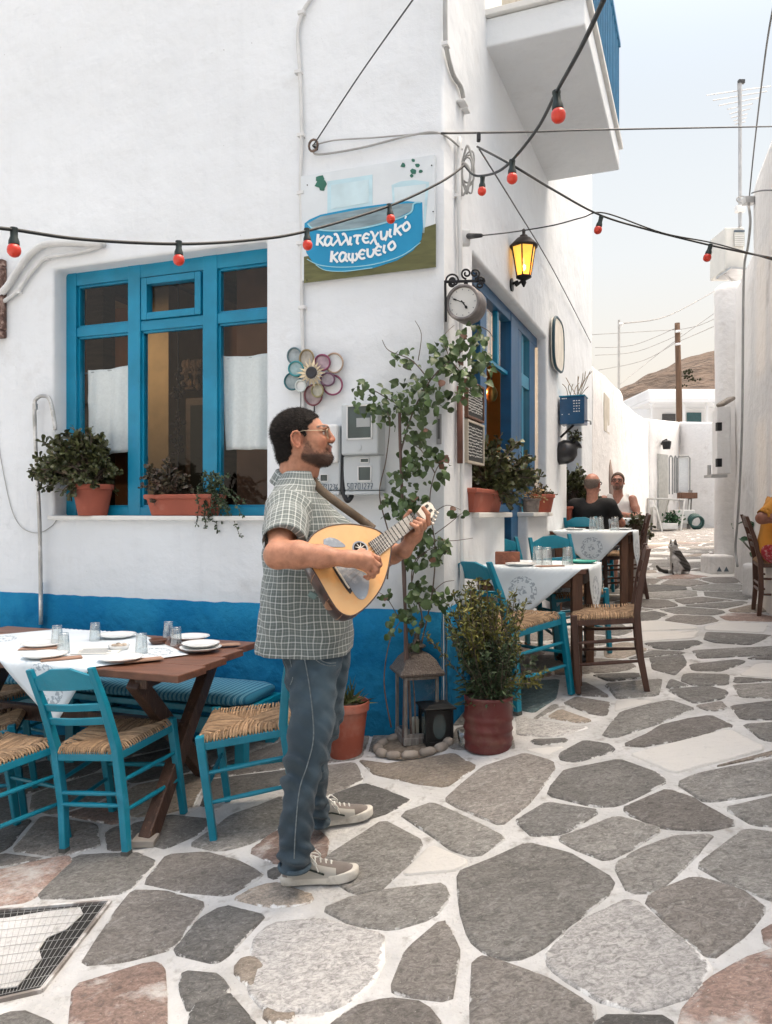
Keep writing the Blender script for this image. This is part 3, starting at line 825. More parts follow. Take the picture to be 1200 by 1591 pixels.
# - alley opening: door with two windows
door=empty('door',AL.p(ld0,.15,0));put(door,cafe)
YD=.13
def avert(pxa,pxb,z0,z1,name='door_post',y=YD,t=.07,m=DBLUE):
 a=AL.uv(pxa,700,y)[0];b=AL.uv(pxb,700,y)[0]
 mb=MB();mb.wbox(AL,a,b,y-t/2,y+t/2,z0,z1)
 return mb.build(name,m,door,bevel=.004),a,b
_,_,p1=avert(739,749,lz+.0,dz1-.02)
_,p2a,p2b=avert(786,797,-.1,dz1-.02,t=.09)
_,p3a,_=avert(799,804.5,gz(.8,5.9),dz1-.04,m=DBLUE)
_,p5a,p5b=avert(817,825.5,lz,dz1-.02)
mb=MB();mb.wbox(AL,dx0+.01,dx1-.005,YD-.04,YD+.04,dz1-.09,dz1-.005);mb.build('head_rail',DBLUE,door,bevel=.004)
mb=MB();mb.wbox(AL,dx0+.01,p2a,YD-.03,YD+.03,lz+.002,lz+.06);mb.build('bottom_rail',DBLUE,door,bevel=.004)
trz=AL.uv(770,566,YD)[1]
# middle mullion of the upper light and the blue valance board of the door
a=AL.uv(769,600,YD)[0]
mb=MB();mb.wbox(AL,a,a+.05,YD-.02,YD+.02,trz,dz1-.09);mb.build('glazing_bar',BLUE,door,bevel=.003)
a=AL.uv(808,600,YD)[0]
mb=MB();mb.wbox(AL,a,a+.05,YD-.02,YD+.02,lz,dz1-.09);mb.build('glazing_bar',BLUE,door,bevel=.003)
a0,a1=AL.uv(798.5,600,YD)[0],AL.uv(818,600,YD)[0]
zv=AL.uv(808,590,YD)[1]
mb=MB();mb.wbox(AL,a0,a1,YD-.028,YD+.028,zv-.06,zv+.05);mb.build('middle_rail',BLUE,door,bevel=.003)
for x0,x1,z0,z1 in((p1,p2a,trz,dz1-.09),(a0,a1,lz,dz1-.09)):
 g=MB();g.quad(AL.p(x0,YD,z0),AL.p(x1,YD,z0),AL.p(x1,YD,z1),AL.p(x0,YD,z1));g.build('pane',GLASS,door)
mb=MB();mb.wbox(AL,p1,p2a,YD-.015,YD+.015,trz-.025,trz);mb.build('transom',BLUE,door)
# lace along the top of the opening
LACE=mat('white_lace',(.75,.75,.73),rough=.9,var=.2,scale=30)
lc=empty('lace_valance',AL.p(p1,YD+.04,dz1-.1),"white lace valance hanging behind the upper panes of the alley door",'curtain')
mb=MB()
n=40
for i in range(n):
 x=lerp(p1,p2a,i/n);x2=lerp(p1,p2a,(i+1)/n)
 zb=trz+.06+.03*math.sin(i*.9)
 yy=YD+.05+.012*math.sin(i*1.2);y2=YD+.05+.012*math.sin((i+1)*1.2)
 if i%5!=4:mb.quad(AL.p(x,yy,zb),AL.p(x2,y2,trz+.06+.03*math.sin((i+1)*.9)),AL.p(x2,y2,dz1-.1),AL.p(x,yy,dz1-.1))
mb.build('lace',LACE,lc,smooth=True)
# ledges under the windows
mb=MB();mb.wbox(AL,dx0-.03,ld0+.02,-.05,.10,lz-.035,lz);mb.build('ledge',MARBLE,door,bevel=.006)
mb=MB();mb.wbox(AL,pd0-.02,dx1+.02,-.05,.10,lz-.035,lz);mb.build('ledge',MARBLE,door,bevel=.006)
# door leaf standing open inside and its hanging ladle
GOLDWOOD=mat('varnished_pine',(.55,.25,.06),rough=.4,var=.15,scale=4,stretch=(5,5,1))
P4=[AL.pt(*q)for q in((774,575,.6),(790,570,.6),(790,720,.6),(757,720,.6))]
lf=MB();lf.prism(P4,YA*.04);lf.build('door_leaf',GOLDWOOD,door,bevel=.006)
pan=empty('copper_pan',AL.pt(764,612,.3),"long handled copper pan hanging in the orange lit doorway",'pan')
m=MB();pp=AL.pt(764,612,.3);m.sphere(pp,(.05,.05,.07));m.build('bowl',mat('copper',(.5,.25,.08),rough=.3,metal=.8),pan,smooth=True)
m=MB();m.tube([pp+V(0,0,.06),pp+V(0,0,.28)],.008,6);m.build('handle',IRON,pan)
# second opening further along the alley: blue shutter at the back of the reveal
mb=MB();h2=HOLE2
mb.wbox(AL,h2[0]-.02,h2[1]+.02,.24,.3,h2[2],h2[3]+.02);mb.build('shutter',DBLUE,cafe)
mb=MB();mb.wbox(AL,h2[0]-.05,h2[1]+.05,-.05,.25,h2[2]-.04,h2[2]);mb.build('ledge',MARBLE,cafe,bevel=.006)
# - balcony over the alley
bz=4.465;bs0,bs1=AL.uv(756,68)[0],AL.uv(852,285)[0];bo=.635
balc=empty('balcony',AL.p(bs0,0,bz));put(balc,cafe)
mb=MB();mb.wbox(AL,bs0,bs1,-bo,.02,bz,bz+.19);mb.build('balcony_slab',WHITE,balc,bevel=.012)
mb=MB();mb.wbox(AL,bs0-.03,bs1+.03,-bo-.03,.02,bz+.194,bz+.235);mb.build('balcony_edge',MARBLE,balc,bevel=.006)
RAILB=mat('railing_blue_paint',(.02,.13,.25),rough=.5,var=.15)
k=0
for i in range(19):
 s=lerp(bs0+.04,bs1-.02,i/18)
 mb=MB();mb.tube([AL.p(s,-bo+.01,bz+.2),AL.p(s,-bo+.01,bz+1.1)],.011,6)
 mb.build('baluster',RAILB,balc)
mb=MB();mb.wbox(AL,bs0,bs1,-bo-.012,-bo+.032,bz+1.1,bz+1.14);mb.build('handrail',RAILB,balc)
mb=MB();mb.wbox(AL,bs0,bs1,-bo-.008,-bo+.028,bz+.3,bz+.33);mb.build('bottom_bar',RAILB,balc)
# end panel of the balcony: pale board with a painted scroll
PANEL=mat('painted_panel',(.62,.56,.45),rough=.8,var=.15,scale=6,col2=(.35,.28,.2),c2amt=.3,c2scale=14)
mb=MB();mb.wbox(AL,bs0+.01,bs0+.03,-bo+.06,-.1,bz+.24,bz+.9);mb.build('end_panel',PANEL,balc)
# ==== FURTHER WALLS OF THE ALLEY
def soft_wall(name,pts,label,base_z=-1.0,thick=.45,m=OLDWHITE,cat='wall',rnd=.10,side=1):
 """rough masonry wall along plan points with heights: rounded crest, uneven face"""
 root=empty(name,V(pts[0][0],pts[0][1],0),label,cat)
 P=[]
 for i in range(len(pts)-1):
  a,b=pts[i],pts[i+1]
  n=max(2,int(math.hypot(b[0]-a[0],b[1]-a[1])/.3))
  P+=[tuple(lerp(a[j],b[j],k/n)for j in range(3))for k in range(n)]
 P.append(pts[-1])
 rings=[]
 for i,(x,y,h)in enumerate(P):
  a,b=P[max(0,i-1)],P[min(len(P)-1,i+1)]
  d=V(b[0]-a[0],b[1]-a[1],0).normalized();n=V(d.y,-d.x,0)*side
  sec=[(0,base_z)]+[(0,lerp(base_z,h-rnd,k/12))for k in range(1,13)]
  sec+=[(-rnd*.3,h-rnd*.3),(-rnd,h),(-thick+rnd,h),(-thick+rnd*.3,h-rnd*.3),(-thick,h-rnd),(-thick,base_z)]
  rg=[]
  for o,z in sec:
   w=.03*mnoise.noise(V(x*.9,y*.9,z*1.1))+.012*mnoise.noise(V(x*3,y*3,z*3))
   rg.append(V(x,y,z)+n*(o+w))
  rings.append(rg)
 mb=MB();mb.loft(rings,closed=False,caps=False)
 n=len(rings[0]);mb.f+=[tuple(range(n)),tuple(len(mb.v)-n+k for k in range(n-1,-1,-1))];mb.mi+=[0,0]
 mb.build('masonry',m,root,smooth=True)
 return root
def planxy(px,dep):return(px-CX)/F*dep,dep
# left side of the alley, past the cafe
def al(s,y=0):p=AL.p(s,y,0);return p.x,p.y
s1=AL.uv(921,600)[0]
zl=lambda px,py:AL.uv(px,py)
q=[(922,560),(946,583),(966,604),(968,618),(992,640),(1008,652)]
pts=[]
for px,py in q:
 s,z=zl(px,py);pts.append(al(s)+(z,))
lw=soft_wall('alley_wall',[al(END+.02)+(zl(922,560)[1],)]+pts,"long low whitewashed wall with a stepped crest beyond the cafe",rnd=.14,side=1)
sE=zl(1008,652)[0]
# slit window in it
sA,zA=zl(938,610);sB=zl(946,610)[0];zB=zl(942,672)[1]
mb=MB();mb.wbox(AL,sA,sB,-.012,.03,zB,zA);mb.build('window_recess',mat('shaded_cream',(.55,.50,.42),rough=.9),lw)
# end of the alley: two faces meeting in an inner corner
pe=al(sE)
e1=planxy(1056,pe[1]+1.6);e2=planxy(1125,pe[1]+.6)
zt=CAMZ+(795.5-655)/F*e1[1]
ew=soft_wall('end_wall',[pe+(CAMZ+(795.5-650)/F*pe[1],),e1+(zt,)],"whitewashed wall with a doorway at the end of the alley",rnd=.08,side=1)
ew2=soft_wall('end_wall',[e1+(zt,),e2+(CAMZ+(795.5-656)/F*e2[1],)],"plain white courtyard wall closing the alley behind the iron table",rnd=.06,side=1)
EW=Wall(V(pe[0],pe[1],0),(V(*e1,0)-V(*pe,0)).normalized(),V(-(e1[1]-pe[1]),e1[0]-pe[0],0).normalized())
x0,z1=EW.uv(1021,705);x1,z0=EW.uv(1035,822)
mb=MB();mb.wbox(EW,x0,x1,-.06,.1,-.5,z1);mb.build('doorway',mat('grey_door',(.42,.42,.40),rough=.8),ew)
# right side: the near tower with a rounded head, then a lower house
r1,r2=ghit(1134,896),ghit(1189,949)
rd=(V(r1 .x,r1 .y,0)-V(r2 .x,r2 .y,0)).normalized()
RW=Wall(V(r2 .x,r2 .y,0),rd,V(rd.y,-rd.x,0))
sfar,ztop=RW.uv(1166,290)
shoulder=RW.uv(1134,440)
tw=empty('white_tower_house',RW.p(0,0,0),"tall white house with rounded parapet on the right of the alley",'building')
def rounded_block(parent,w,x0,x1,y0,y1,z0,z1,r,m,name='wall',nz=16):
 rings=[]
 def outline(inset):
  pts=[]
  for cx_,cy_,a0 in((x1-r,y1-r,0),(x0+r,y1-r,90),(x0+r,y0+r,180),(x1-r,y0+r,270)):
   for k in range(6):
    a=rad(a0+k*18)
    pts.append((cx_+(r-inset)*math.cos(a),cy_+(r-inset)*math.sin(a)))
    # long sides in steps
  out=[]
  for i in range(len(pts)):
   a,b=pts[i],pts[(i+1)%len(pts)]
   n_=max(1,int(math.hypot(b[0]-a[0],b[1]-a[1])/.5))
   out+=[(lerp(a[0],b[0],k/n_),lerp(a[1],b[1],k/n_))for k in range(n_)]
  return out
 o0=outline(0)
 cx_,cy_=(x0+x1)/2,(y0+y1)/2
 levels=[(lerp(z0,z1-r,k/nz),0)for k in range(nz+1)]+[(z1-r*.5,r*.13),(z1-r*.13,r*.5),(z1,r)]
 for z,ins in levels:
  rg=[]
  for(x,y)in o0:
   dx,dy=x-cx_,y-cy_
   l=math.hypot(dx,dy)
   k=max(0,1-ins/min(abs(x1-x0),abs(y1-y0))*2)
   X,Y=cx_+dx*k,cy_+dy*k
   p=w.p(X,Y,z)
   nrm=(w.x*dx+w.y*dy).normalized()
   rg.append(p+nrm*(.03*mnoise.noise(p*.8)+.014*mnoise.noise(p*2.7)))
  rings.append(rg)
 mb=MB();mb.loft(rings)
 return mb.build(name,m,parent,smooth=True)
rounded_block(tw,RW,-9,sfar,0,3.5,-1.2,ztop+.08,.22,OLDWHITE)
rh=empty('white_side_house',RW.p(sfar,0,0),"lower white house with old shutter hinges beside the tower",'building')
zs=RW.uv(1134,442)[1]
rounded_block(rh,RW,sfar-.3,RW.uv(1134,800)[0],.04,3.5,-1.2,zs,.15,OLDWHITE)
c1=ghit(1110,889)
sC=(V(c1 .x,c1 .y,0)-RW.o).dot(RW.x);yC=(V(c1 .x,c1 .y,0)-RW.o).dot(RW.y)
rr_=V((1112-CX)/F,1,0).normalized();CW=Wall(V(c1 .x,c1 .y,0),V(rr_.x+.02,rr_.y,0).normalized(),V(rr_.y,-rr_.x-.02,0).normalized())
rounded_block(rh,CW,0,4,0,3,-1.2,CAMZ+(795.5-436)/F*c1 .y,.14,OLDWHITE,name='wall')
# ==== CHAIRS
def rush_mat():
 m=mat('woven_rush',(.34,.225,.135),rough=.8,var=.25,scale=30,island=.45,bump=.5,bscale=200)
 return m
RUSH=rush_mat()
CH_BLUE=mat('chair_blue_paint',(.004,.205,.30),rough=.36,var=.13,scale=7,bump=.2,bscale=35,col2=(.02,.25,.38),c2amt=.35,c2scale=9,chips=(.20,.22,.21))
CH_WORN=mat('worn_foot_wood',(.09,.09,.085),rough=.8,var=.3)
CH_BROWN=mat('chair_brown_wood',(.075,.032,.02),rough=.45,var=.3,scale=5,stretch=(7,7,1),bump=.2,bscale=40)
def rush_seat(fw,rw,y0,y1,z,n=26):
 """cords run over each rail and turn along the diagonals, a little sagging in the middle"""
 mb=MB();rng=random.Random(3)
 cs=[V(-rw/2,y0,0),V(rw/2,y0,0),V(fw/2,y1,0),V(-fw/2,y1,0)]
 mid=V(0,(y0+y1)/2,0)
 for e in range(4):
  a,b=cs[e],cs[(e+1)%4]
  inn=(mid-(a+b)/2).normalized()
  for i in range(n):
   t=(i+.5)/n+rng.uniform(-.15,.15)/n
   p=a.lerp(b,t)
   depth=(1-abs(2*t-1))*(mid-(a+b)/2).length
   q=p+inn*max(.02,depth)+V(rng.uniform(-.006,.006),rng.uniform(-.006,.006),0)
   w=(b-a).length/n*.62
   side=(b-a).normalized()
   out=-inn*.016
   h=rng.uniform(-.0018,.0022)
   path=[(p+out*.4,z-.030),(p+out,z-.012),(p+out*.3,z+.004+h),(p.lerp(q,.3),z+.009+h),(p.lerp(q,.7),z+.003+h),(q,z-.004+h)]
   pts=[V(k.x,k.y,zz)for k,zz in path]
   vs,fs=[],[]
   for j,pt in enumerate(pts):
    tw=rng.uniform(-.0015,.0015)
    nn_=V(0,0,1)if j>1 else-inn
    vs+=[pt-side*w/2+side*tw,pt+nn_*.0045+side*tw,pt+side*w/2+side*tw]
   for j in range(len(pts)-1):
    fs+=[(j*3,j*3+1,j*3+4,j*3+3),(j*3+1,j*3+2,j*3+5,j*3+4)]
   mb.add(vs,fs)
 mb.cur=0
 mb.add([V(c.x*.97,c.y*.97 if c.y>0 else c.y*.97,z-.012)for c in cs],[(0,1,2,3)])
 mb.add([V(c.x*.97,c.y*.97,z-.030)for c in cs],[(3,2,1,0)])
 return mb
CHAIR_MESH={}
def chair_parts(paint):
 """meshes of a taverna chair: origin on the ground, sitter faces +y"""
 key=paint.name
 if key in CHAIR_MESH:return CHAIR_MESH[key]
 out=[]
 rw,fw,D,SH,H=.315,.40,.36,.455,.835
 y0,y1=-.19,.17
 def add(name,mb,m,bev=.004):out.append((name,mb.mesh(name,m),bev))
 for s in(-1,1):
 # back post: splayed foot, kink at the seat, leaning back above
  mb=MB();x0=s*rw/2
  prof=[(-.215,0),(-.19,.20),(-.185,SH),(-.225,.66),(-.275,H)]
  rings=[]
  for k,(yy,zz)in enumerate(prof):
   w,d=(.034,.040)if k in(1,2)else(.032,.034)
   if k==4:w,d=.028,.026
   xx=x0+s*(.004 if k==0 else 0)
   rings.append([V(xx-w/2,yy-d/2,zz),V(xx+w/2,yy-d/2,zz),V(xx+w/2,yy+d/2,zz),V(xx-w/2,yy+d/2,zz)])
  mb.loft(rings);add('back_leg',mb,paint,.005)
  mb=MB();mb.bar(V(s*fw/2,y1+.004,.0),V(s*fw/2,y1,SH+.012),.031,.031,up=(0,1,0),w1=.038,h1=.038);add('front_leg',mb,paint,.005)
  # seat rail and stretchers on this side
  a,b=V(s*rw/2,y0,SH-.035),V(s*fw/2,y1,SH-.035)
  mb=MB();mb.bar(a,b,.022,.034);add('seat_rail',mb,paint)
  for zz in(.30,.17):
   a,b=V(s*rw/2,y0-.004,zz+.01),V(s*fw/2,y1,zz)
   mb=MB();mb.tube([a,a.lerp(b,.5),b],[.0085,.0115,.0085],8);add('stretcher',mb,paint,0)
 for(yy,xx)in((y0,rw),(y1,fw)):
  mb=MB();mb.bar(V(-xx/2,yy,SH-.035),V(xx/2,yy,SH-.035),.022,.034);add('seat_rail',mb,paint)
 for yy,xx,zz in((y0-.008,rw,.26),(y0-.012,rw,.21),(y1,fw,.24)):
  mb=MB();mb.tube([V(-xx/2,yy,zz),V(0,yy,zz),V(xx/2,yy,zz)],[.0085,.0115,.0085],8);add('stretcher',mb,paint,0)
  # crest rail with a raised shoulder, bowed back
 def rail(zlo,zhi,crest,ybot,ytop,name):
  n=12;rings=[]
  for i in range(n+1):
   t=i/n;x=lerp(-rw/2+.008,rw/2-.008,t)
   bow=-.014*math.sin(t*math.pi)
   ct=0
   if crest:
    u=abs(2*t-1)
    ct=.030*max(0,min(1,(1-u)*1.9))+(.008 if u<.5 else 0)
   yb,yt=ybot+bow,ytop+bow
   rings.append([V(x,yb-.008,zlo),V(x,yb+.008,zlo),V(x,yt+.008,zhi+ct),V(x,yt-.008,zhi+ct)])
  mb=MB();mb.loft(rings);add(name,mb,paint,.003)
 rail(.735,.795,True,-.247,-.262,'crest_rail')
 rail(.635,.668,False,-.219,-.227,'back_slat')
 rail(.570,.602,False,-.206,-.212,'back_slat')
 out.append(('seat',rush_seat(fw-.01,rw-.01,y0+.004,y1+.004,SH).mesh('seat',RUSH,smooth=False,fix=False),0))
 if paint is CH_BLUE:
  for s in(-1,1):
   mb=MB();mb.bar(V(s*rw/2+s*.004,-.2155,-.001),V(s*rw/2+s*.004,-.2145,.018),.0335,.0355);out.append(('worn_foot',mb.mesh('worn_foot',CH_WORN),0))
 CHAIR_MESH[key]=out
 return out
def align(o,fwd,pos,tilt=1.0):
 up=V(0,0,1).lerp(gnorm(pos.x,pos.y),tilt).normalized()
 f=V(fwd[0],fwd[1],0);f=(f-up*f.dot(up)).normalized()
 x=f.cross(up)
 m=Matrix((x,f,up)).transposed().to_4x4()
 m.translation=pos
 o.rotation_mode='QUATERNION'
 o.location=pos;o.rotation_quaternion=m.to_quaternion()
def chair(x,y,fwd,paint,label,group,scale=1.0,tilt=1.0,zoff=.006):
 r=bpy.data.objects.new('chair',None);COL.objects.link(r)
 align(r,fwd,V(x,y,gz(x,y)+zoff),tilt)
 r.scale=(scale,)*3
 tag(r,label,'chair',group)
 for name,me,bev in chair_parts(paint):
  o=bpy.data.objects.new(name,me);COL.objects.link(o);o.parent=r
  if bev:
   md=o.modifiers.new('bevel','BEVEL');md.width=bev;md.segments=2;md.limit_method='ANGLE';md.angle_limit=rad(40)
 return r
GL,GA="chairs around the trestle table","chairs along the alley tables"
# by the trestle table
chair(-1.20,3.56,(.30,.95),CH_BLUE,"blue rush seated chair seen from behind at the near side of the trestle table",GL)
chair(-.585,3.56,(-1,-.05),CH_BLUE,"blue rush seated chair at the end of the trestle table, right behind the musician's leg",GL)
chair(-1.72,3.50,(.55,.84),CH_BLUE,"blue chair cut off by the picture edge, left of the chair seen from behind",GL)
chair(-2.02,3.98,(.95,.3),CH_BLUE,"blue chair at the far end of the trestle table, mostly hidden by other chairs",GL)
chair(-2.28,4.62,(.75,-.65),CH_BLUE,"blue chair against the wall under the window, only its top rail showing",GL)
# along the alley
chair(.83,4.66,(.81,.59),CH_BLUE,"blue rush seated chair beside the yellow green shrub in the red tin",GA,scale=1.07)
chair(1.36,4.72,(-.95,.26),CH_BROWN,"dark brown rush seated chair standing side on in the open alley",GA)
chair(1.02,5.72,(.35,-.94),CH_BLUE,"blue chair by the wall behind the first alley table, showing its crest rail",GA)
chair(1.36,5.62,(.2,-.98),CH_BLUE,"blue chair tucked under the first alley table from behind, rush seat showing",GA)
chair(2.42,7.85,(-.97,.25),CH_BROWN,"dark brown chair turned to the second alley table",GA)
chair(2.16,8.16,(.47,.88),CH_BLUE,"blue chair on which the bald man in black sits",GA)
chair(3.03,10.08,(-.37,-.93),CH_BLUE,"blue chair on which the man in the white vest sits",GA)
# ==== TABLES
TBL=mat('table_walnut',(.13,.055,.032),rough=.45,var=.3,scale=5,stretch=(1,7,7),bump=.2,bscale=30,objrand=.2)
TLEG=mat('table_leg_oak',(.06,.030,.020),rough=.55,var=.35,scale=5,stretch=(6,6,1),bump=.4,bscale=30,col2=(.2,.12,.07),c2amt=.2,c2scale=12)
CLOTH=mat('table_cloth',(.66,.72,.76),rough=.85,var=.05,scale=8,bump=.2,bscale=250)
PORC=mat('white_porcelain',(.78,.79,.78),rough=.18,var=.03,coat=.3)
NAPK=mat('brown_paper_napkin',(.34,.21,.15),rough=.9,var=.1,scale=30)
PAPER=mat('white_paper',(.72,.72,.68),rough=.9,var=.04)
INK=mat('grey_print',(.10,.13,.16),rough=.9)
TUMBLER=bpy.data.materials.new('clear_glass');TUMBLER.use_nodes=True
_b=TUMBLER.node_tree.nodes['Principled BSDF']
_b.inputs['Base Color'].default_value=(.93,.97,.98,1);_b.inputs['Roughness'].default_value=.03
_b.inputs['Transmission Weight'].default_value=1.0;_b.inputs['IOR'].default_value=1.45
THIN=glassmat('thin_clear_glass',(.96,.985,.99),.20,.08)
# -- trestle table: plan corners unprojected on the table top plane
def on_z(px,py,z):
 r=ray(px,py);return V(0,0,CAMZ)+r*((z-CAMZ)/r.z)
TZ=.70
cn,cf=on_z(281,1050,TZ),on_z(396,996,TZ)
ux=(V(-2.6,1.32,0)).normalized()
ux=V(-XF.x,-XF.y,0)
Lt=1.75
trest=empty('trestle_table',cn.lerp(cf,.5)+ux*Lt/2-V(0,0,TZ-gz(-1.3,3.9)),"dark wooden trestle table laid for four in front of the blue striped bench",'table')
uy=(cf-cn);Wd=uy.length*.98;uy.normalize()
for k in range(4):
 a=cn+uy*(Wd*(k+.5)/4)
 e0,e1_=random.uniform(-.015,.015),random.uniform(-.02,.02)
 mb=MB();mb.bar(a+ux*e0-V(0,0,.018),a+ux*(Lt+e1_)-V(0,0,.018+random.uniform(0,.003)),Wd/4-.006,.034)
 mb.build('plank',TBL,trest,bevel=.004)
for s in(.20,Lt-.2):
 o0=cn+ux*s
 nl,fl_=o0+uy*.04,o0+uy*(Wd-.10)
 gn,gf=V(nl.x,nl.y,gz(nl.x,nl.y)),V(fl_.x,fl_.y,gz(fl_.x,fl_.y))
 mb=MB();mb.bar(gn,fl_-V(0,0,.05),.075,.06,up=ux);mb.build('trestle_leg',TLEG,trest,bevel=.006)
 mb=MB();mb.bar(gf+ux*.062,nl-V(0,0,.05)+ux*.062,.075,.06,up=ux);mb.build('trestle_leg',TLEG,trest,bevel=.006)
 mb=MB();mb.bar(nl-V(0,0,.06)+ux*.03,fl_-V(0,0,.06)+ux*.03,.06,.05);mb.build('cross_bar',TLEG,trest,bevel=.005)
cm_=cn+uy*Wd*.5-V(0,0,.37)
mb=MB();mb.bar(cm_+ux*.2,cm_+ux*(Lt-.2),.05,.08);mb.build('long_bar',TLEG,trest,bevel=.005)
mb=MB();g0=V((cn+ux*.2+uy*.04).x,(cn+ux*.2+uy*.04).y,0);g0 .z=gz(g0 .x,g0 .y)
mb.box(g0+V(.0,-.01,.018),(.10,.09,.03));mb.build('foot_wedge',mat('grey_driftwood',(.3,.27,.24),rough=.9),trest,bevel=.004)
def tablecloth(name,org,ax,ay,w,d,rot,size,label,group,printed=True,folds=1.0,z=None):
 """a square cloth laid askew on a table: flat on top, falling in folds beyond the edges. org = corner of the top; ax, ay its edges"""
 n=44
 c=org+ax*w/2+ay*d/2
 ca,sa=math.cos(rot),math.sin(rot)
 e1,e2=ax*ca+ay*sa,-ax*sa+ay*ca
 mb=MB()
 def drape(u,v):
 # u,v in table axes measured from centre
  du,dv=max(0,abs(u)-w/2),max(0,abs(v)-d/2)
  over=math.hypot(du,dv)
  su,sv=math.copysign(1,u),math.copysign(1,v)
  uu=max(-w/2,min(w/2,u));vv=max(-d/2,min(d/2,v))
  fold=.012*math.sin((u*9 if dv>du else v*9)*folds)*min(1,over/.12)
  out=.008+.05*min(over,.3)+fold
  if over<=0:return uu,vv,.0045+.0012*mnoise.noise(V(u*7,v*7,1))
  nrm=V(du*su,dv*sv,0);nrm.normalize()
  dz=-max(0,over-.006)
  return uu+nrm.x*out,vv+nrm.y*out,.0045+dz
 for j in range(n+1):
  for i in range(n+1):
   p=e1*((i/n-.5)*size)+e2*((j/n-.5)*size)
   u,v=p.dot(ax),p.dot(ay)
   a,b,dz=drape(u,v)
   q=c+ax*a+ay*b
   mb.v.append((q.x,q.y,q.z+dz))
 mb.f=[(j*(n+1)+i,j*(n+1)+i+1,(j+1)*(n+1)+i+1,(j+1)*(n+1)+i)for j in range(n)for i in range(n)]
 mb.mi=[0]*len(mb.f)
 o=mb.build(name,[CLOTHP if printed else CLOTH],None,smooth=True,fix=False)
 uv=o.data.uv_layers.new(name='UVMap')
 for l in o.data.loops:
  k=l.vertex_index;uv.data[l.index].uv=((k%(n+1))/n,(k//(n+1))/n)
 md=o.modifiers.new('s','SOLIDIFY');md.thickness=.0016;md.offset=1
 tag(o,label,'tablecloth',group)
 return o
def printed_cloth():
 """white cotton with a blue grey wreath printed in the middle of each side and sprigs at the corners"""
 m=mat('printed_table_cloth',(.66,.72,.76),rough=.85,var=.05,scale=8,bump=.2,bscale=250)
 nt=m.node_tree;L=nt.links.new;b=nt.nodes['Principled BSDF']
 tc=nn(nt,'ShaderNodeTexCoord')
 sp=nn(nt,'ShaderNodeSeparateXYZ');L(tc.outputs['UV'],sp.inputs[0])
 def M1(op,a,c=None):
  n=nn(nt,'ShaderNodeMath',operation=op)
  for i,q in enumerate((a,c)):
   if q is None:continue
   if isinstance(q,(int,float)):n.inputs[i].default_value=q
   else:L(q,n.inputs[i])
  return n.outputs[0]
 fu=M1('ABSOLUTE',M1('SUBTRACT',sp.outputs[0],.5));fv=M1('ABSOLUTE',M1('SUBTRACT',sp.outputs[1],.5))
 # distance from wreath centres at (.37,.37) in folded coordinates
 d=M1('SQRT',M1('ADD',M1('POWER',M1('SUBTRACT',fu,.37),2),M1('POWER',M1('SUBTRACT',fv,.37),2)))
 ring=M1('LESS_THAN',M1('ABSOLUTE',M1('SUBTRACT',d,.075)),.018)
 core=M1('LESS_THAN',d,.03)
 nz=nn(nt,'ShaderNodeTexNoise');nz.inputs['Scale'].default_value=55;L(tc.outputs['UV'],nz.inputs[0])
 th_=M1('GREATER_THAN',nz.outputs[0],.5)
 msk=M1('MULTIPLY',M1('MAXIMUM',ring,core),th_)
 msk=M1('MULTIPLY',msk,.5)
 old=b.inputs['Base Color'].links[0].from_socket
 mx=nn(nt,'ShaderNodeMix',data_type='RGBA');L(msk,mx.inputs[0]);L(old,mx.inputs[6]);mx.inputs[7].default_value=(.04,.10,.17,1)
 L(mx.outputs[2],b.inputs['Base Color'])
 return m
CLOTHP=printed_cloth()
tb=cn+V(0,0,.0015)
tablecloth('tablecloth',tb,ux,uy,Lt,Wd,rad(38),1.02,"white printed tablecloth lying askew on the dark trestle table","white tablecloths",folds=1.0)
# tableware meshes, shared
def plate_mesh():
 return MB().lathe([(.0,.004),(.055,.004),(.066,.006),(.098,.016),(.104,.019),(.104,.0165),(.07,.0015),(.05,0),(0,0)],n=30,caps=False).mesh('plate',PORC,smooth=True)
PLATE=plate_mesh()
def glass_mesh():
 return MB().lathe([(0,.012),(.024,.012),(.026,.016),(.0335,.108),(.0345,.110),(.0350,.108),(.0275,.004),(.026,0),(0,0)],n=20,caps=False).mesh('tumbler',THIN,smooth=True)
TUMB=glass_mesh()
def plate(p,label,group,s=1.0):
 o=bpy.data.objects.new('plate',PLATE);COL.objects.link(o);o.location=p;o.scale=(s,s,s);o.rotation_euler=(0,0,random.random());return tag(o,label,'plate',group)
def tumbler(p,label,group,s=1.0):
 o=bpy.data.objects.new('tumbler',TUMB);COL.objects.link(o);o.location=p+V(0,0,.11*s);o.scale=(s,s,s);o.rotation_euler=(math.pi,0,random.random());return tag(o,label,'glass',group)
def napkin(p,ang,label,group,s=(.18,.07)):
 mb=MB();R=Matrix.Rotation(ang,3,'Z')
 mb.box(V(0,0,.002),(s[0],s[1],.003),R);mb.box(V(.004,.003,.0047),(s[0]*.97,s[1]*.9,.0024),R)
 o=mb.build('napkin',NAPK);o.location=p;return tag(o,label,'napkin',group)
TT=TZ+.008
for(px,py),lb in zip(((66,1004),(182,990),(188,1026),(312,1010),(296,993),(70,1021)),("white plate at the upper left place of the trestle table","white plate at the middle of the far side of the trestle table","white plate in the middle of the near side beside a brown napkin","large white plate at the right near corner of the trestle table","white plate behind the two paired tumblers","white plate at the near left place of the trestle table")):
 plate(on_z(px,py,TT),lb,'plates on the trestle table',1.0)
plate(on_z(312,1007,TT)+V(0,0,.012),"upper white plate of the stacked pair at the right near corner",'plates on the trestle table',.92)
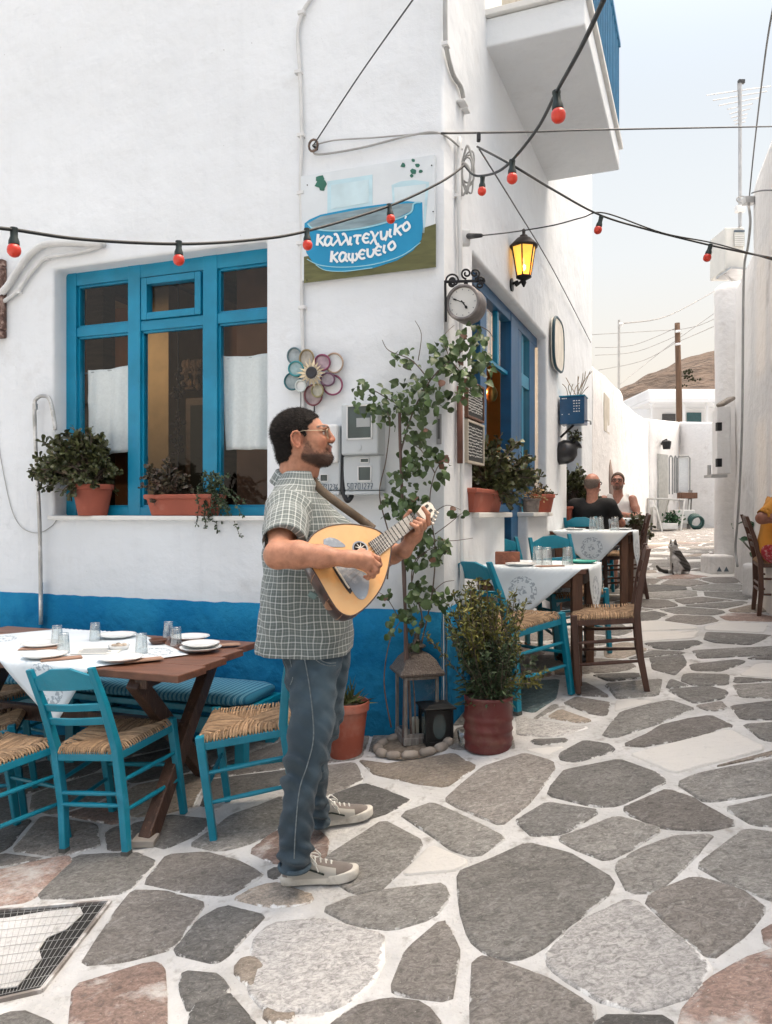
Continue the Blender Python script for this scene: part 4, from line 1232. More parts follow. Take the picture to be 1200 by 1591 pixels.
for(px,py),lb in zip(((89,1000),(99,1014),(148,995),(220,1014),(262,993),(274,1003)),("upturned tumbler farther of the pair by the left plates","upturned tumbler nearer of the pair by the left plates","upturned tumbler standing alone by the far middle plate","upturned tumbler in front of the bread basket","upturned tumbler farther of the pair on the right of the cloth","upturned tumbler nearer of the pair on the right of the cloth")):
 tumbler(on_z(px,py,TT),lb,'tumblers on the trestle table',.88)
for(px,py),a,lb in(((95,1024),.5,"brown napkin under cutlery at the near left place"),((222,1026),.55,"brown napkin beside the middle near plate"),((345,1003),.4,"brown napkin at the right edge of the trestle table"),((60,1008),.2,"brown napkin beside the upper left plate")):
 napkin(on_z(px,py,TT),a,lb,'napkins on the trestle table')
menu=empty('menu_card',on_z(150,1012,TT),"printed white menu sheet lying on the trestle table",'menu')
mb=MB();R0=Matrix.Rotation(.12,3,'Z');pm=on_z(152,1012,TT);mb.box(pm+V(0,0,.002),(.22,.16,.002),R0);mb.build('sheet',PAPER,menu)
mb=MB()
for k in range(9):mb.box(pm+R0@V(random.uniform(-.015,.0),-.06+k*.015,.0034),(random.uniform(.12,.18),.004,.0006),R0)
stuff(mb.build('print_lines',INK,menu))
bread=empty('ashtray',on_z(185,1006,TT),"small dish of pebbles holding down the menu sheet",'dish')
mb=MB();mb.lathe([(0,.003),(.04,.004),(.05,.02),(.053,.02),(.045,0),(0,0)],Matrix.Translation(on_z(185,1008,TT)),16,caps=False);mb.build('dish',PORC,bread,smooth=True)
mb=MB()
for k in range(7):mb.sphere(on_z(185,1008,TT)+V(random.uniform(-.03,.03),random.uniform(-.03,.03),.018),(.014,.012,.009),7,5)
stuff(mb.build('pebbles',mat('pebble',(.4,.33,.26),island=.4),bread,smooth=True))
tag(bread,"small dish of pebbles holding down the menu sheet",'dish')
shell=empty('brown_ashtray',on_z(248,999,TT),"small brown bowl behind the single tumbler",'bowl')
mb=MB();mb.lathe([(0,.004),(.03,.004),(.045,.025),(.049,.024),(.035,0),(0,0)],Matrix.Translation(on_z(246,1000,TT)),16,caps=False);mb.build('bowl',mat('brown_glaze',(.1,.045,.03),rough=.3),shell,smooth=True)
# ---- bench with a striped cushion along the front wall
bench=empty('wall_bench',FR.p(-1.9,-.22,gz(-1.4,4.6)),"long blue wooden bench along the wall under the window",'bench')
CH_DARK=CH_BLUE
bzz=.30
mb=MB();mb.wbox(FR,-3.4,-.98,-.46,-.03,bzz,bzz+.035);mb.build('seat_board',CH_BLUE,bench,bevel=.005)
for x in(-3.3,-2.2,-1.05):
 for y in(-.42,-.08):
  mb=MB();mb.wbox(FR,x,x+.06,y-.03,y+.03,gz(FR.p(x,y,0).x,FR.p(x,y,0).y)-.01,bzz);mb.build('leg',CH_BLUE,bench,bevel=.004)
mb=MB();mb.wbox(FR,-3.3,-1.0,-.44,-.41,bzz-.12,bzz-.03);mb.build('apron',CH_BLUE,bench,bevel=.004)
def stripes():
 m=mat('striped_cushion_cloth',(.02,.16,.27),rough=.9,var=.1,bump=.3,bscale=200)
 nt=m.node_tree;L=nt.links.new;b=nt.nodes['Principled BSDF']
 at_=nn(nt,'ShaderNodeUVMap')
 w=nn(nt,'ShaderNodeTexWave');w.inputs['Scale'].default_value=11;w.bands_direction='X';w.wave_profile='SIN'
 L(at_.outputs[0],w.inputs['Vector'])
 cr=nn(nt,'ShaderNodeValToRGB');e=cr.color_ramp.elements
 e[0].position=0;e[0].color=(.012,.11,.20,1);e[1].position=.45;e[1].color=(.03,.20,.31,1)
 for p,c in((.7,(.03,.2,.31,1)),(.76,(.40,.50,.52,1)),(.9,(.06,.25,.36,1))):
  q=e.new(p);q.color=c
 L(w.outputs[1],cr.inputs[0]);L(cr.outputs[0],b.inputs['Base Color'])
 return m
cush=MB();n=60;secs=[]
for i in range(n+1):
 x=lerp(-3.35,-1.0,i/n)
 e=1-.25*math.exp(-min(i,n-i)*.8)
 ring=[]
 for k in range(16):
  a=2*math.pi*k/16
  y=-.245+.225*math.copysign(abs(math.cos(a))**.5,math.cos(a))*(1 if e>.9 else e)
  z=bzz+.070+.036*e*math.copysign(abs(math.sin(a))**.6,math.sin(a))+.006*mnoise.noise(V(x*3,k,0))
  ring.append(FR.p(x,y,z))
 secs.append(ring)
cush.loft(secs)
co=cush.build('striped_cushion',stripes(),None,smooth=True,fix=False)
uv=co.data.uv_layers.new(name='UVMap')
for l in co.data.loops:
 k=l.vertex_index;uv.data[l.index].uv=((k//16)/n*2.35,(k%16)/16)
tag(co,"blue and white striped seat cushion on the wall bench",'cushion')
# ---- alley tables
def alley_table(cx_,cy_,w,d,h,label,seedk):
 r=empty('alley_table',V(cx_,cy_,gz(cx_,cy_)),label,'table','square tables along the alley')
 o=V(cx_,cy_,gz(cx_,cy_)+h)-XA*d/2+YA*w/2
 ax,ay=-YA,XA
 for k in range(4):
  a=o+ax*(w*(k+.5)/4)
  mb=MB();mb.bar(a-V(0,0,.014),a+ay*d-V(0,0,.014),w/4-.004,.026);mb.build('plank',TBL,r,bevel=.003)
 for i,(u,v)in enumerate(((.07,.07),(w-.07,.07),(.07,d-.07),(w-.07,d-.07))):
  p=o+ax*u+ay*v
  mb=MB();mb.bar(V(p.x,p.y,gz(p.x,p.y)),V(p.x,p.y,p.z-.028),.055,.055,up=(0,1,0),w1=.065,h1=.065);mb.build('leg',WOOD,r,bevel=.004)
 for a,b in(((.07,.07),(w-.07,.07)),((.07,d-.07),(w-.07,d-.07)),((.07,.1),(.07,d-.1)),((w-.07,.1),(w-.07,d-.1))):
  p,q=o+ax*a[0]+ay*a[1],o+ax*b[0]+ay*b[1]
  mb=MB();mb.bar(p-V(0,0,.075),q-V(0,0,.075),.02,.09);mb.build('apron',WOOD,r,bevel=.003)
 return r,o+V(0,0,.0),ax,ay
t1=alley_table(1.02,5.12,.70,.72,.72,"first square table of the alley, under the cloth with the blue wreath print",1)
tablecloth('tablecloth',t1[1],t1[2],t1[3],.70,.72,rad(41),.98,"white cloth with a blue wreath hanging in a point towards the red tin","white tablecloths")
t2=alley_table(1.99,7.35,.72,.78,.73,"second square table of the alley with brown legs, beyond the first cloth",2)
tablecloth('tablecloth',t2[1],t2[2],t2[3],.72,.78,rad(47),1.04,"white cloth on the second alley table with a long corner hanging towards the brown chair","white tablecloths")
t3=alley_table(2.74,9.36,.72,.72,.73,"third square table of the alley between the two seated men",3)
tablecloth('tablecloth',t3[1],t3[2],t3[3],.72,.72,rad(43),.95,"white cloth on the table between the two seated men","white tablecloths",printed=False)
def ontop(t,u,v,dz=.007):return t[1]+t[2]*u+t[3]*v+V(0,0,dz)
G1='tumblers on the alley tables'
for u,v,lb in((.34,.34,"tall upturned tumbler left of three on the first alley table"),(.42,.22,"upturned tumbler nearest of three on the first alley table"),(.54,.30,"upturned tumbler right of three on the first alley table")):
 tumbler(ontop(t1,u,v),lb,G1,1.05)
for u,v,lb in((.36,.25,"upturned tumbler nearest of three on the second alley table"),(.40,.42,"upturned tumbler behind the others on the second alley table"),(.55,.3,"upturned tumbler right of three on the second alley table")):
 tumbler(ontop(t2,u,v),lb,G1,1.15)
plate(ontop(t1,.28,.1),"white plate beside the wooden block on the first alley table",'plates on the alley tables',.95)
gp=plate(ontop(t1,.60,.50),"green glass plate at the far corner of the first alley table",'plates on the alley tables',1.0)
gp.data=PLATE.copy();gp.data.materials.clear();gp.data.materials.append(mat('green_glass_plate',(.05,.38,.30),rough=.2,var=.1))
napkin(ontop(t1,.46,.10),.4,"pale brown napkin on the first alley table",'napkins on the alley tables')
plate(ontop(t2,.18,.3),"white plate at the wall side of the second alley table",'plates on the alley tables')
plate(ontop(t2,.58,.55),"white plate at the far corner of the second alley table",'plates on the alley tables')
hb=MB();q_=ontop(t1,.17,.20,.045);hb.box(q_,(.16,.035,.09),Matrix.Rotation(-.2,3,'Z'));ho=hb.build('napkin_holder',mat('carved_wood_holder',(.22,.075,.04),rough=.5,var=.3,scale=20,bump=.6,bscale=60),bevel=.006)
tag(ho,"carved reddish wooden napkin holder on the first alley table",'napkin holder')
# ==== THINGS ON THE WALLS
# ---- painted sign board
sTL,sTR=FR.uv(470,277),FR.uv(678,243);sBR,sBL=FR.uv(678,414),FR.uv(470,440)
sign=empty('painted_sign',FR.p(sTL[0],-.03,sTL[1]),"hand painted sign board of a blue coffee cup saucer with white Greek lettering",'sign')
sx0,sx1,sz0,sz1=sTL[0],sTR[0],(sBL[1]+sBR[1])/2,(sTL[1]+sTR[1])/2
SW,SHh=sx1-sx0,sz1-sz0
def sp(u,v,y=-.03):return FR.p(sx0+u*SW,y,sz0+v*SHh)
def spx(zx,zy,y=-.03):
 """point of the sign from a crop of the photograph (460,230)-(690,450) at 1200 px"""
 x,z=FR.uv(460+zx*.1917,230+zy*.1917,y);return FR.p(x,y,z)
mb=MB();mb.wbox(FR,sx0,sx1,-.028,-.002,sz0,sz1);mb.build('board',mat('sign_white_paint',(.66,.70,.72),rough=.75,var=.06,scale=4,bump=.1),sign,bevel=.002)
def flat(name,ptsz,m,y,parent=sign,w=FR):
 mb=MB();q=[spx(a,b,y)for a,b in ptsz];mb.prism(q,w.y*.0015);return mb.build(name,m,parent)
OLIVE=mat('sign_olive_paint',(.115,.115,.045),rough=.8,var=.25,scale=3,stretch=(2,2,14),bump=.1)
CUPB=mat('sign_cup_blue',(.006,.25,.46),rough=.6,var=.08,scale=3)
CUPL=mat('sign_pale_blue',(.30,.58,.66),rough=.7,var=.12,scale=5)
CUPT=mat('sign_glass_tint',(.48,.66,.72),rough=.7,var=.12,scale=4,stretch=(1,1,4))
CUPG=mat('sign_grey_wash',(.22,.30,.33),rough=.7,var=.3,scale=3,stretch=(2,2,12))
SGREEN=mat('sign_green_paint',(.035,.14,.10),rough=.8,var=.3,scale=8)
WHP=mat('sign_white_letters',(.80,.82,.82),rough=.7,var=.04)
flat('grass_field',[(65,880),(600,800),(1135,612),(1135,965),(65,1095)],OLIVE,-.0300)
def ell(cx,cy,rx,ry,a0,a1,n,tilt):
 return[(cx+rx*math.cos(rad(lerp(a0,a1,k/n))),cy+ry*math.sin(rad(lerp(a0,a1,k/n)))+tilt*(rx*math.cos(rad(lerp(a0,a1,k/n)))))for k in range(n+1)]
flat('glass_outline',[(255,270),(620,215),(620,470),(255,530)],CUPT,-.0300)
flat('glass_inside',[(285,300),(590,255),(590,440),(285,495)],mat('sign_glass_light',(.52,.66,.70),rough=.7,var=.1),-.0316)
flat('glass_outline',[(775,300),(850,270),(960,258),(1080,275),(1040,690),(880,640),(790,520)],CUPT,-.0300)
flat('glass_inside',[(795,320),(1055,290),(1025,660),(890,610),(805,500)],mat('sign_glass_white',(.60,.69,.72),rough=.7,var=.08),-.0316)
hull=[(70,610),(110,580),(200,540),(450,490),(700,455),(900,430),(1025,440),(1030,640),(1018,740),(950,830),(820,910),(620,975),(400,1005),(250,995),(140,930),(85,850),(68,750)]
flat('cup',hull,CUPB,-.0318)
flat('cup_inside',[(95,610),(200,555),(500,500),(800,455),(960,445),(945,505),(800,575),(560,640),(330,668),(190,662),(125,645)],CUPG,-.0334)
def stroke(name,ptsz,wz,m,y):
 P=[V(a,b,0)for a,b in ptsz];P=smoothpts(P,6);Lp,Rp=[],[]
 for i,p in enumerate(P):
  t=(P[min(i+1,len(P)-1)]-P[max(0,i-1)]).normalized();nrm=V(-t.y,t.x,0)
  Lp.append(p+nrm*wz/2);Rp.append(p-nrm*wz/2)
 mb=MB()
 for i in range(len(P)-1):
  mb.prism([spx(q.x,q.y,y)for q in(Lp[i],Lp[i+1],Rp[i+1],Rp[i])],FR.y*.0012)
 return mb.build(name,m,sign)
stroke('rim_line',[(95,612),(150,655),(320,670),(560,645),(800,580),(930,520),(955,450),(1010,440)],12,CUPL,-.0350)
stroke('foot_line',[(90,900),(200,950),(400,965),(640,940),(860,870),(1010,765)],7,CUPL,-.0334)
stroke('foot_line',[(160,945),(240,990),(400,998),(620,970)],6,CUPL,-.0334)
for cx_,cy_,s in((205,290,55),(195,250,40),(215,330,30),(870,140,24),(950,100,20),(985,140,26),(950,190,34),(1010,190,20),(940,225,18)):
 rr=random.Random(cx_)
 flat('painted_leaf',[(cx_+s*(.6+.5*rr.random())*math.cos(a*.9),cy_+s*(.5+.5*rr.random())*math.sin(a*.9))for a in range(7)],SGREEN,-.0302-.0004*rr.random())
 # lettering, brush strokes in crop pixels: thick uprights, thin joins
LET=[]
def S(pts,w):LET.append((pts,w))
def letters():
# line 1: καλλιτεχνικό
 def at_(ox,oy,s,strokes):
  for pts,w in strokes:S([(ox+x*s,oy+y*s)for x,y in pts],w*s)
 K=[([(8,-92),(0,0)],22),([(58,-80),(12,-42)],16),([(14,-44),(54,2)],20)]
 AL_=[([(52,-66),(22,-72),(2,-34),(18,-2),(44,-22),(58,-66)],19),([(58,-68),(52,-20),(72,-2)],18)]
 LA=[([(12,-86),(34,-88),(66,-2)],19),([(46,-52),(2,0)],15)]
 IO=[([(10,-66),(4,-14),(22,-2)],19)]
 TA=[([(0,-58),(20,-68),(64,-68)],17),([(34,-66),(28,-14),(44,-2)],19)]
 EP=[([(56,-62),(26,-72),(2,-34),(22,-2),(54,-10)],18),([(8,-36),(46,-38)],14)]
 CHI=[([(0,-66),(18,-64),(50,24),(70,22)],19),([(66,-70),(0,26)],14)]
 NU=[([(6,-68),(14,-4),(48,-20),(58,-68)],19)]
 OM=[([(32,-70),(4,-36),(24,-2),(58,-30),(44,-66),(30,-70)],19)]
 ACC=[([(44,-112),(34,-90)],12)]
 PHI=[([(10,-60),(2,-28),(22,-2),(38,-30)],18),([(38,-62),(36,-20),(56,-2),(74,-32),(62,-62)],18),([(38,-40),(34,22)],15)]
 YP=[([(6,-68),(10,-10),(38,-4),(58,-40),(54,-66)],19)]
 line=[(K,172,790),(AL_,232,792),(LA,296,792),(LA,362,790),(IO,434,785),(TA,466,778),(EP,540,768),(CHI,602,752),(NU,682,740),(IO,756,722),(K,800,706),(OM,862,672),(ACC,850,664)]
 for g,x,y in line:at_(x,y,1.02-.0,g)
 line=[(K,285,925),(AL_,350,920),(PHI,424,912),(EP,508,898),(YP,574,882),(EP,640,868),(IO,708,850),(ACC,690,842),(OM,746,828)]
 for g,x,y in line:at_(x,y,1.0,g)
letters()
for pts,w in LET:
 stroke('letter',pts,w,WHP,-.0352-random.uniform(0,.0008))
for z in((92,300),(1112,515),(1100,140),(90,1070)):
 mb=MB();mb.sphere(spx(*z,-.031),.004,6,4);mb.build('nail',IRON,sign)
 # ---- cables, conduits and pipes on the front wall
def wallpath(w,pxs,off,sub=6):
 return smoothpts([w.p(*(lambda u:(u[0],off,u[1]))(w.uv(x,y,off)))for x,y in pxs],sub)
def conduit(name,w,pxs,r,m,label,cat='conduit',off=-.02,clips=(),sub=5):
 root=empty(name,w.pt(*pxs[0],off),label,cat)
 mb=MB();mb.tube(wallpath(w,pxs,off,sub),r,8);mb.build('run',m,root,smooth=True)
 for x,y in clips:
  u=w.uv(x,y,off);mb=MB();mb.wbox(w,u[0]-r*1.9,u[0]+r*1.9,-.035,.0,u[1]-.009,u[1]+.009);mb.build('clip',PVC,root)
 return root
PCABLE=mat('painted_grey_cable',(.36,.36,.35),rough=.6,var=.12)
WCABLE=mat('whitewashed_cable',(.62,.62,.61),rough=.8,var=.1,bump=.2)
conduit('wall_cable',FR,[(492,-10),(474,12),(464,40),(463,70),(466,112),(469,210),(467,280),(469,375),(469,470),(471,560),(471,720)],.011,WCABLE,"whitewashed vertical cable clipped to the wall along the sign's edge",clips=((469,20),(464,112),(468,210),(468,300),(467,378),(470,478)))
conduit('wall_cable',FR,[(-12,470),(12,445),(35,410),(60,385),(85,378),(120,378),(162,380)],.024,WCABLE,"thick bandaged white hose running over the window's upper corner",off=-.035)
conduit('wall_cable',FR,[(-10,478),(25,455),(47,425),(70,402),(100,396),(130,391),(160,382)],.014,WCABLE,"thin whitewashed conduit below the thick hose near the window corner",off=-.025,clips=((27,454),(70,402)))
conduit('thin_wire',FR,[(-6,660),(3,720),(18,790),(35,820),(60,828),(80,818),(88,808)],.003,PCABLE,"thin grey wire sagging below the round jade plant pot",'wire',off=-.008)
bp_=empty('bent_pipe',FR.pt(62,960,-.06),"bent steel water pipe with a crook standing left of the window",'pipe')
mb=MB();mb.tube(wallpath(FR,[(64,970),(62,820),(56,700),(54,632),(58,619),(68,615),(78,622),(85,655),(86,668)],-.06,6),.013,10)
mb.build('tube',mat('weathered_steel_pipe',(.42,.42,.41),rough=.35,metal=.55,var=.2,col2=(.7,.7,.7),c2amt=.5,c2scale=9),bp_,smooth=True)
u=FR.uv(55,632,-.06);mb=MB();mb.tube([FR.p(u[0],-.06,u[1]-.02),FR.p(u[0],-.06,u[1]+.02)],.018,10);mb.build('coupling',STEEL,bp_)
pd=empty('blue_riser_pipe',FR.pt(66,960,-.03),"dark blue painted riser pipe below the bent steel pipe",'pipe')
mb=MB();mb.tube([FR.pt(64,905,-.04),FR.pt(64,972,-.04),FR.p(FR.uv(64,972)[0],-.04,.3)],.014,8);mb.build('tube',DADO,pd,smooth=True)
# ---- frame edge at the far left
of=empty('ornate_frame',FR.pt(4,470,-.03),"edge of a carved brown picture frame hanging left of the window",'frame')
ox0,oz1=FR.uv(-60,415);ox1=FR.uv(12,470)[0];oz0=FR.uv(5,527)[1]
CARVE=mat('carved_brown_frame',(.11,.055,.04),rough=.6,var=.6,scale=30,bump=1.0,bscale=45,col2=(.4,.3,.25),c2amt=.5,c2scale=30)
for a in((ox0,ox1,oz1-.05,oz1),(ox0,ox1,oz0,oz0+.05),(ox1-.05,ox1,oz0+.05,oz1-.05),(ox0,ox0+.05,oz0+.05,oz1-.05)):
 mb=MB();mb.wbox(FR,a[0],a[1],-.05,-.002,a[2],a[3]);mb.build('moulding',CARVE,of,bevel=.01)
mb=MB();mb.wbox(FR,ox0+.05,ox1-.05,-.02,-.002,oz0+.05,oz1-.05);mb.build('picture',mat('dull_picture',(.3,.33,.33),var=.3),of)
# ---- eye hook with guy wires, cable along the wall to the corner
hk=FR.pt(487,226,-.05)
eye=empty('eye_bolt',hk,"rusty ring bolt in the wall above the sign holding the guy wire",'hook')
mb=MB();ring=[hk+FR.x*.028*math.cos(a*math.pi/6)+ZU*.034*math.sin(a*math.pi/6)for a in range(13)];mb.tube(ring,.007,7,caps=False);mb.build('ring',mat('rusty_iron',(.13,.09,.07),rough=.8,var=.4,scale=40),eye,smooth=True)
mb=MB();mb.tube([hk,hk+FR.y*.06],.008,6);mb.build('shank',IRON,eye)
def wire(name,pts,r,m,label,cat='wire',group=None,sub=8,n=6):
 mb=MB();mb.tube(smoothpts(pts,sub),r,n);o=mb.build(name,m,None,smooth=True);return tag(o,label,cat,group)
DARKW=mat('dark_wire',(.05,.05,.05),rough=.5,var=.2)
wire('guy_wire',[hk,at(560,115,4.1),at(650,-12,3.3)],.004,DARKW,"thin steel guy wire rising from the ring bolt to the upper right")
wire('looped_cable',[hk-ZU*.02,FR.pt(495,240,-.03),FR.pt(560,230,-.02),FR.pt(640,210,-.02),FR.pt(684,207,-.03),AL.pt(718,232,-.03)],.006,PCABLE,"grey cable sagging from the ring bolt to the corner trunking")
wire('looped_cable',[hk,FR.pt(520,218,-.03),FR.pt(580,214,-.02),FR.pt(640,209,-.02),FR.pt(686,207,-.04)],.0045,PCABLE,"thin twisted cable running straight from the ring bolt to the corner")
wire('overhead_wire',[at(686,207,4.15),at(820,205,4.7),at(960,201,5.3),at(1290,195,7.5)],.006,DARKW,"thin black wire crossing the whole alley below the balcony")
# ---- corner trunking, vertical conduit, coil, junction
trk=empty('cable_trunking',AL.pt(724,185,-.03),"white plastic cable trunking with two ribs on the street corner",'cable trunking')
u0,u1=AL.uv(709,160,-.0),AL.uv(741,212,-.0)
mb=MB();mb.wbox(AL,u0[0],u0[0]+.085,-.05,-.001,u1[1],u0[1]+.02);mb.build('channel',PVC,trk,bevel=.004)
mb=MB();mb.wbox(AL,u0[0]+.10,u0[0]+.16,-.04,-.001,u1[1],u0[1]+.02);mb.build('channel',PVC,trk,bevel=.004)
conduit('wall_cable',AL,[(692,-10),(692,40),(694,75),(704,115),(716,135),(720,152)],.013,PCABLE,"grey conduit curving down the corner into the white trunking",off=-.018,clips=((693,70),))
conduit('downpipe',AL,[(714,214),(713,300),(716,420),(717,560),(718,700),(718,860),(719,940)],.014,PVC,"slim white pipe running down the street corner to the ground",'pipe',off=-.025,clips=((714,305),(717,640),(718,800)))
br=empty('brown_pipe',AL.pt(715,640,-.02),"short reddish brown pipe section beside the chalkboards",'pipe')
mb=MB();mb.tube([AL.pt(714.5,600,-.028),AL.pt(715,720,-.028)],.017,8);mb.build('tube',mat('red_brown_pipe',(.16,.07,.05),rough=.7,var=.3),br,smooth=True)
coil=empty('cable_coil',AL.pt(726,270,-.05),"tangled coil of grey cable hanging below the corner trunking",'cable')
rr=random.Random(5)
for k in range(5):
 c=AL.pt(724+rr.uniform(-3,6),258+k*5,-.05);a0,b0=rr.uniform(.03,.05),rr.uniform(.08,.13)
 mb=MB();mb.tube([c+XF*a0*math.cos(t)*.8+YA*.01*math.sin(t*2+k)+ZU*b0*math.sin(t)for t in[x*2*math.pi/22 for x in range(23)]],.005+.002*rr.random(),6,caps=False);mb.build('loop',PCABLE,coil,smooth=True)
jb=empty('junction_box',AL.pt(724,370,-.02),"small white junction box with a black plug on the corner",'junction box')
mb=MB();p=AL.pt(721,370,-.02);mb.box(p,(.075,.06,.085));mb.build('box',PVC,jb,bevel=.008)
mb=MB();mb.tube([AL.pt(728,367,-.05),AL.pt(748,366,-.17)],[.018,.011],8);mb.build('plug',BLACK,jb,smooth=True)
vent=empty('wall_slot',FR.pt(692,665,-.005),"grey slotted metal tag fixed on the white corner",'fitting')
mb=MB();a=FR.uv(688,700)[0];
mb.wbox(FR,-.040,-.012,-.012,-.001,FR.uv(690,690)[1],FR.uv(690,643)[1]);mb.build('plate',mat('dull_zinc',(.3,.3,.3),metal=.4),vent,bevel=.003)
mb=MB();mb.wbox(FR,-.032,-.020,-.014,-.0115,FR.uv(690,682)[1],FR.uv(690,651)[1]);mb.build('slot',mat('slot_dark',(.08,.08,.08)),vent)
# ---- electricity meter boxes
def meter(name,px0,py0,px1,py1,dep,label,window,m=GREYBOX):
 x0,z1=FR.uv(px0,py0,-dep);x1,z0=FR.uv(px1,py1,-dep)
 r=empty(name,FR.p((x0+x1)/2,-dep/2,z0),label,'meter box','electricity meter boxes on the front wall')
 mb=MB();mb.wbox(FR,x0,x1,-dep,-.001,z0,z1);mb.build('case',m,r,bevel=.012,seg=3)
 return r,x0,x1,z0,z1
GLD=mat('meter_window_glass',(.05,.075,.075),rough=.15,var=.3,scale=6,coat=.4)
m1=meter('meter_box',530,627,588,706,.12,"upper grey meter box with a large framed window, half behind the vine",None)
def mwin(mm,px0,py0,px1,py1,dep,bar=.008):
 x0,z1=FR.uv(px0,py0,-dep);x1,z0=FR.uv(px1,py1,-dep)
 for a in((x0,x1,z1-bar,z1),(x0,x1,z0,z0+bar),(x0,x0+bar,z0,z1),(x1-bar,x1,z0,z1)):
  mb=MB();mb.wbox(FR,a[0],a[1],-dep-.006,-dep+.002,a[2],a[3]);mb.build('window_frame',PVC,mm[0])
 mb=MB();mb.wbox(FR,x0+bar,x1-bar,-dep-.001,-dep+.003,z0+bar,z1-bar);mb.build('window',GLD,mm[0])
mwin(m1,539,630,579,682,.12)
c=FR.pt(558,695,-.121)
mb=MB();mb.tube([c,c-FR.y*.004],.016,16);mb.build('lock',GREYBOX,m1[0])
xs_,zs_=FR.uv(562,655,-.12);mb=MB();mb.wbox(FR,xs_-.03,xs_+.05,-.1225,-.119,zs_-.03,zs_+.02);mb.build('dial_plate',mat('dial_plate',(.4,.42,.42)),m1[0])
m2=meter('meter_box',533,708,592,762,.09,"lower grey meter box with a small window and a handwritten number, below the big one",None)
mwin(m2,556,724,578,748,.09,.007);mwin(m2,560,712,574,719,.09,.004)
mb=MB();x0,z0=FR.uv(536,769,-.1);x1,_=FR.uv(591,769,-.1);mb.wbox(FR,x0,x1,-.1,-.001,z0,z0+.02);mb.build('lower_lip',GREYBOX,m2[0],bevel=.004)
m3=meter('meter_box',488,662,528,762,.10,"grey meter box with a rounded hood behind the musician's chin",None)
mwin(m3,498,737,510,748,.10,.003)
hood=MB();x0,z1=FR.uv(500,660,-.10);x1,z0=FR.uv(527,720,-.10)
hood.wbox(FR,x0,x1,-.125,-.09,z0,z1);hood.build('hood',PVC,m3[0],bevel=.02,seg=3)
mb=MB();x0,z0=FR.uv(490,769,-.1);x1,_=FR.uv(528,769,-.1);mb.wbox(FR,x0,x1,-.11,-.001,z0,z0+.02);mb.build('lower_lip',GREYBOX,m3[0],bevel=.004)
def digits(parent,txt,pxs,py,dep,h=11):
 """hand written digits as thin strokes"""
 D={'0':[[(0,0),(1,0),(1,2),(0,2),(0,0)]],'1':[[(.5,0),(.5,2)]],'2':[[(0,.3),(.5,0),(1,.5),(0,2),(1,2)]],'3':[[(0,0),(1,.3),(.4,.9),(1,1.5),(0,2)]],'5':[[(1,0),(0,0),(0,.9),(1,1.2),(.8,2),(0,2)]],'6':[[(.8,0),(0,1.2),(.4,2),(1,1.5),(.1,1.1)]],'7':[[(0,0),(1,0),(.3,2)],[(.1,1),(.9,1)]],'9':[[(1,.8),(.3,.9),(.1,.2),(.9,0),(.9,2)]],'4':[[(.2,0),(0,1.2),(1,1.2)],[(.8,.4),(.7,2)]],'8':[[(.5,0),(0,.5),(1,1.5),(.5,2),(0,1.5),(1,.5),(.5,0)]]}
 mb=MB()
 for ch,px in zip(txt,pxs):
  for st in D[ch]:
   pts=[FR.pt(px+a*h*.36,py+b*h/2,-dep-.002)for a,b in st]
   for p,q in zip(pts,pts[1:]):mb.bar(p,q,.0035,.002,up=-FR.y)
 return stuff(mb.build('handwritten_number',INK,parent))
digits(m2[0],'50701277',[540,545.5,551,556.5,562,566,571,576],751,.09,9)
digits(m3[0],'7731236',[497,501,505,509,513,518,522],752,.10,9)
wire('black_cable',[FR.pt(533,705,-.06),FR.pt(533,745,-.08),FR.pt(534,766,-.09),FR.pt(540,778,-.09),FR.pt(546,772,-.07),FR.pt(546,765,-.03)],.014,BLACK,"thick black cable looping under the lower meter box",'cable',n=9)
# ---- flower ornament of hooped sieves
fo_=empty('flower_ornament',FR.pt(487,580,-.02),"big flower ornament of coloured hoops with a cream sunflower centre",'wall ornament')
def fpt(zx,zy,off):return FR.pt(430+zx*.1583,530+zy*.1583,-off)
HOOPS=[((175,145),62,70,(.10,.17,.19),.035),((295,170),62,75,(.24,.18,.09),.05),((190,270),65,62,(.03,.22,.24),.055),((155,395),70,72,(.02,.11,.13),.04),((235,440),45,48,(.55,.6,.58),.06),((360,530),78,88,(.17,.05,.06),.035),((400,485),52,55,(.27,.24,.12),.06),((550,430),85,85,(.25,.05,.11),.035),((500,375),62,55,(.12,.05,.09),.06),((448,210),68,68,(.22,.04,.10),.06),((565,215),78,85,(.42,.30,.22),.04)]
MESHM=mat('sieve_mesh',(.40,.42,.42),rough=.6,var=.25,scale=25)
MESHW=mat('white_sieve_cloth',(.68,.69,.68),rough=.8,var=.1,scale=12)
for k,((x,y),rx,ry,col,off)in enumerate(HOOPS):
 rx,ry=rx*1.1,ry*1.13
 hm_=mat('hoop_paint_%d'%k,col,rough=.5,var=.15)
 ctr=V(x,y,0)-V(345,310,0);ang=math.atan2(ctr.y,ctr.x)
 loop=[(x+rx*math.cos(t),y+ry*math.sin(t))for t in[2*math.pi*i/26 for i in range(27)]]
 mb=MB();mb.tube([fpt(a,b,off)for a,b in loop],.0055,6,caps=False);h_=mb.build('hoop',hm_,fo_,smooth=True)
 mb=MB();mb.add([fpt(a,b,off-.004)for a,b in loop[:-1]],[tuple(range(26))]);mb.build('mesh',MESHW if k in(4,7,10)else mat('sieve_mesh_%d'%k,tuple(.6*c+.27 for c in col),rough=.7,var=.3,scale=25),h_)
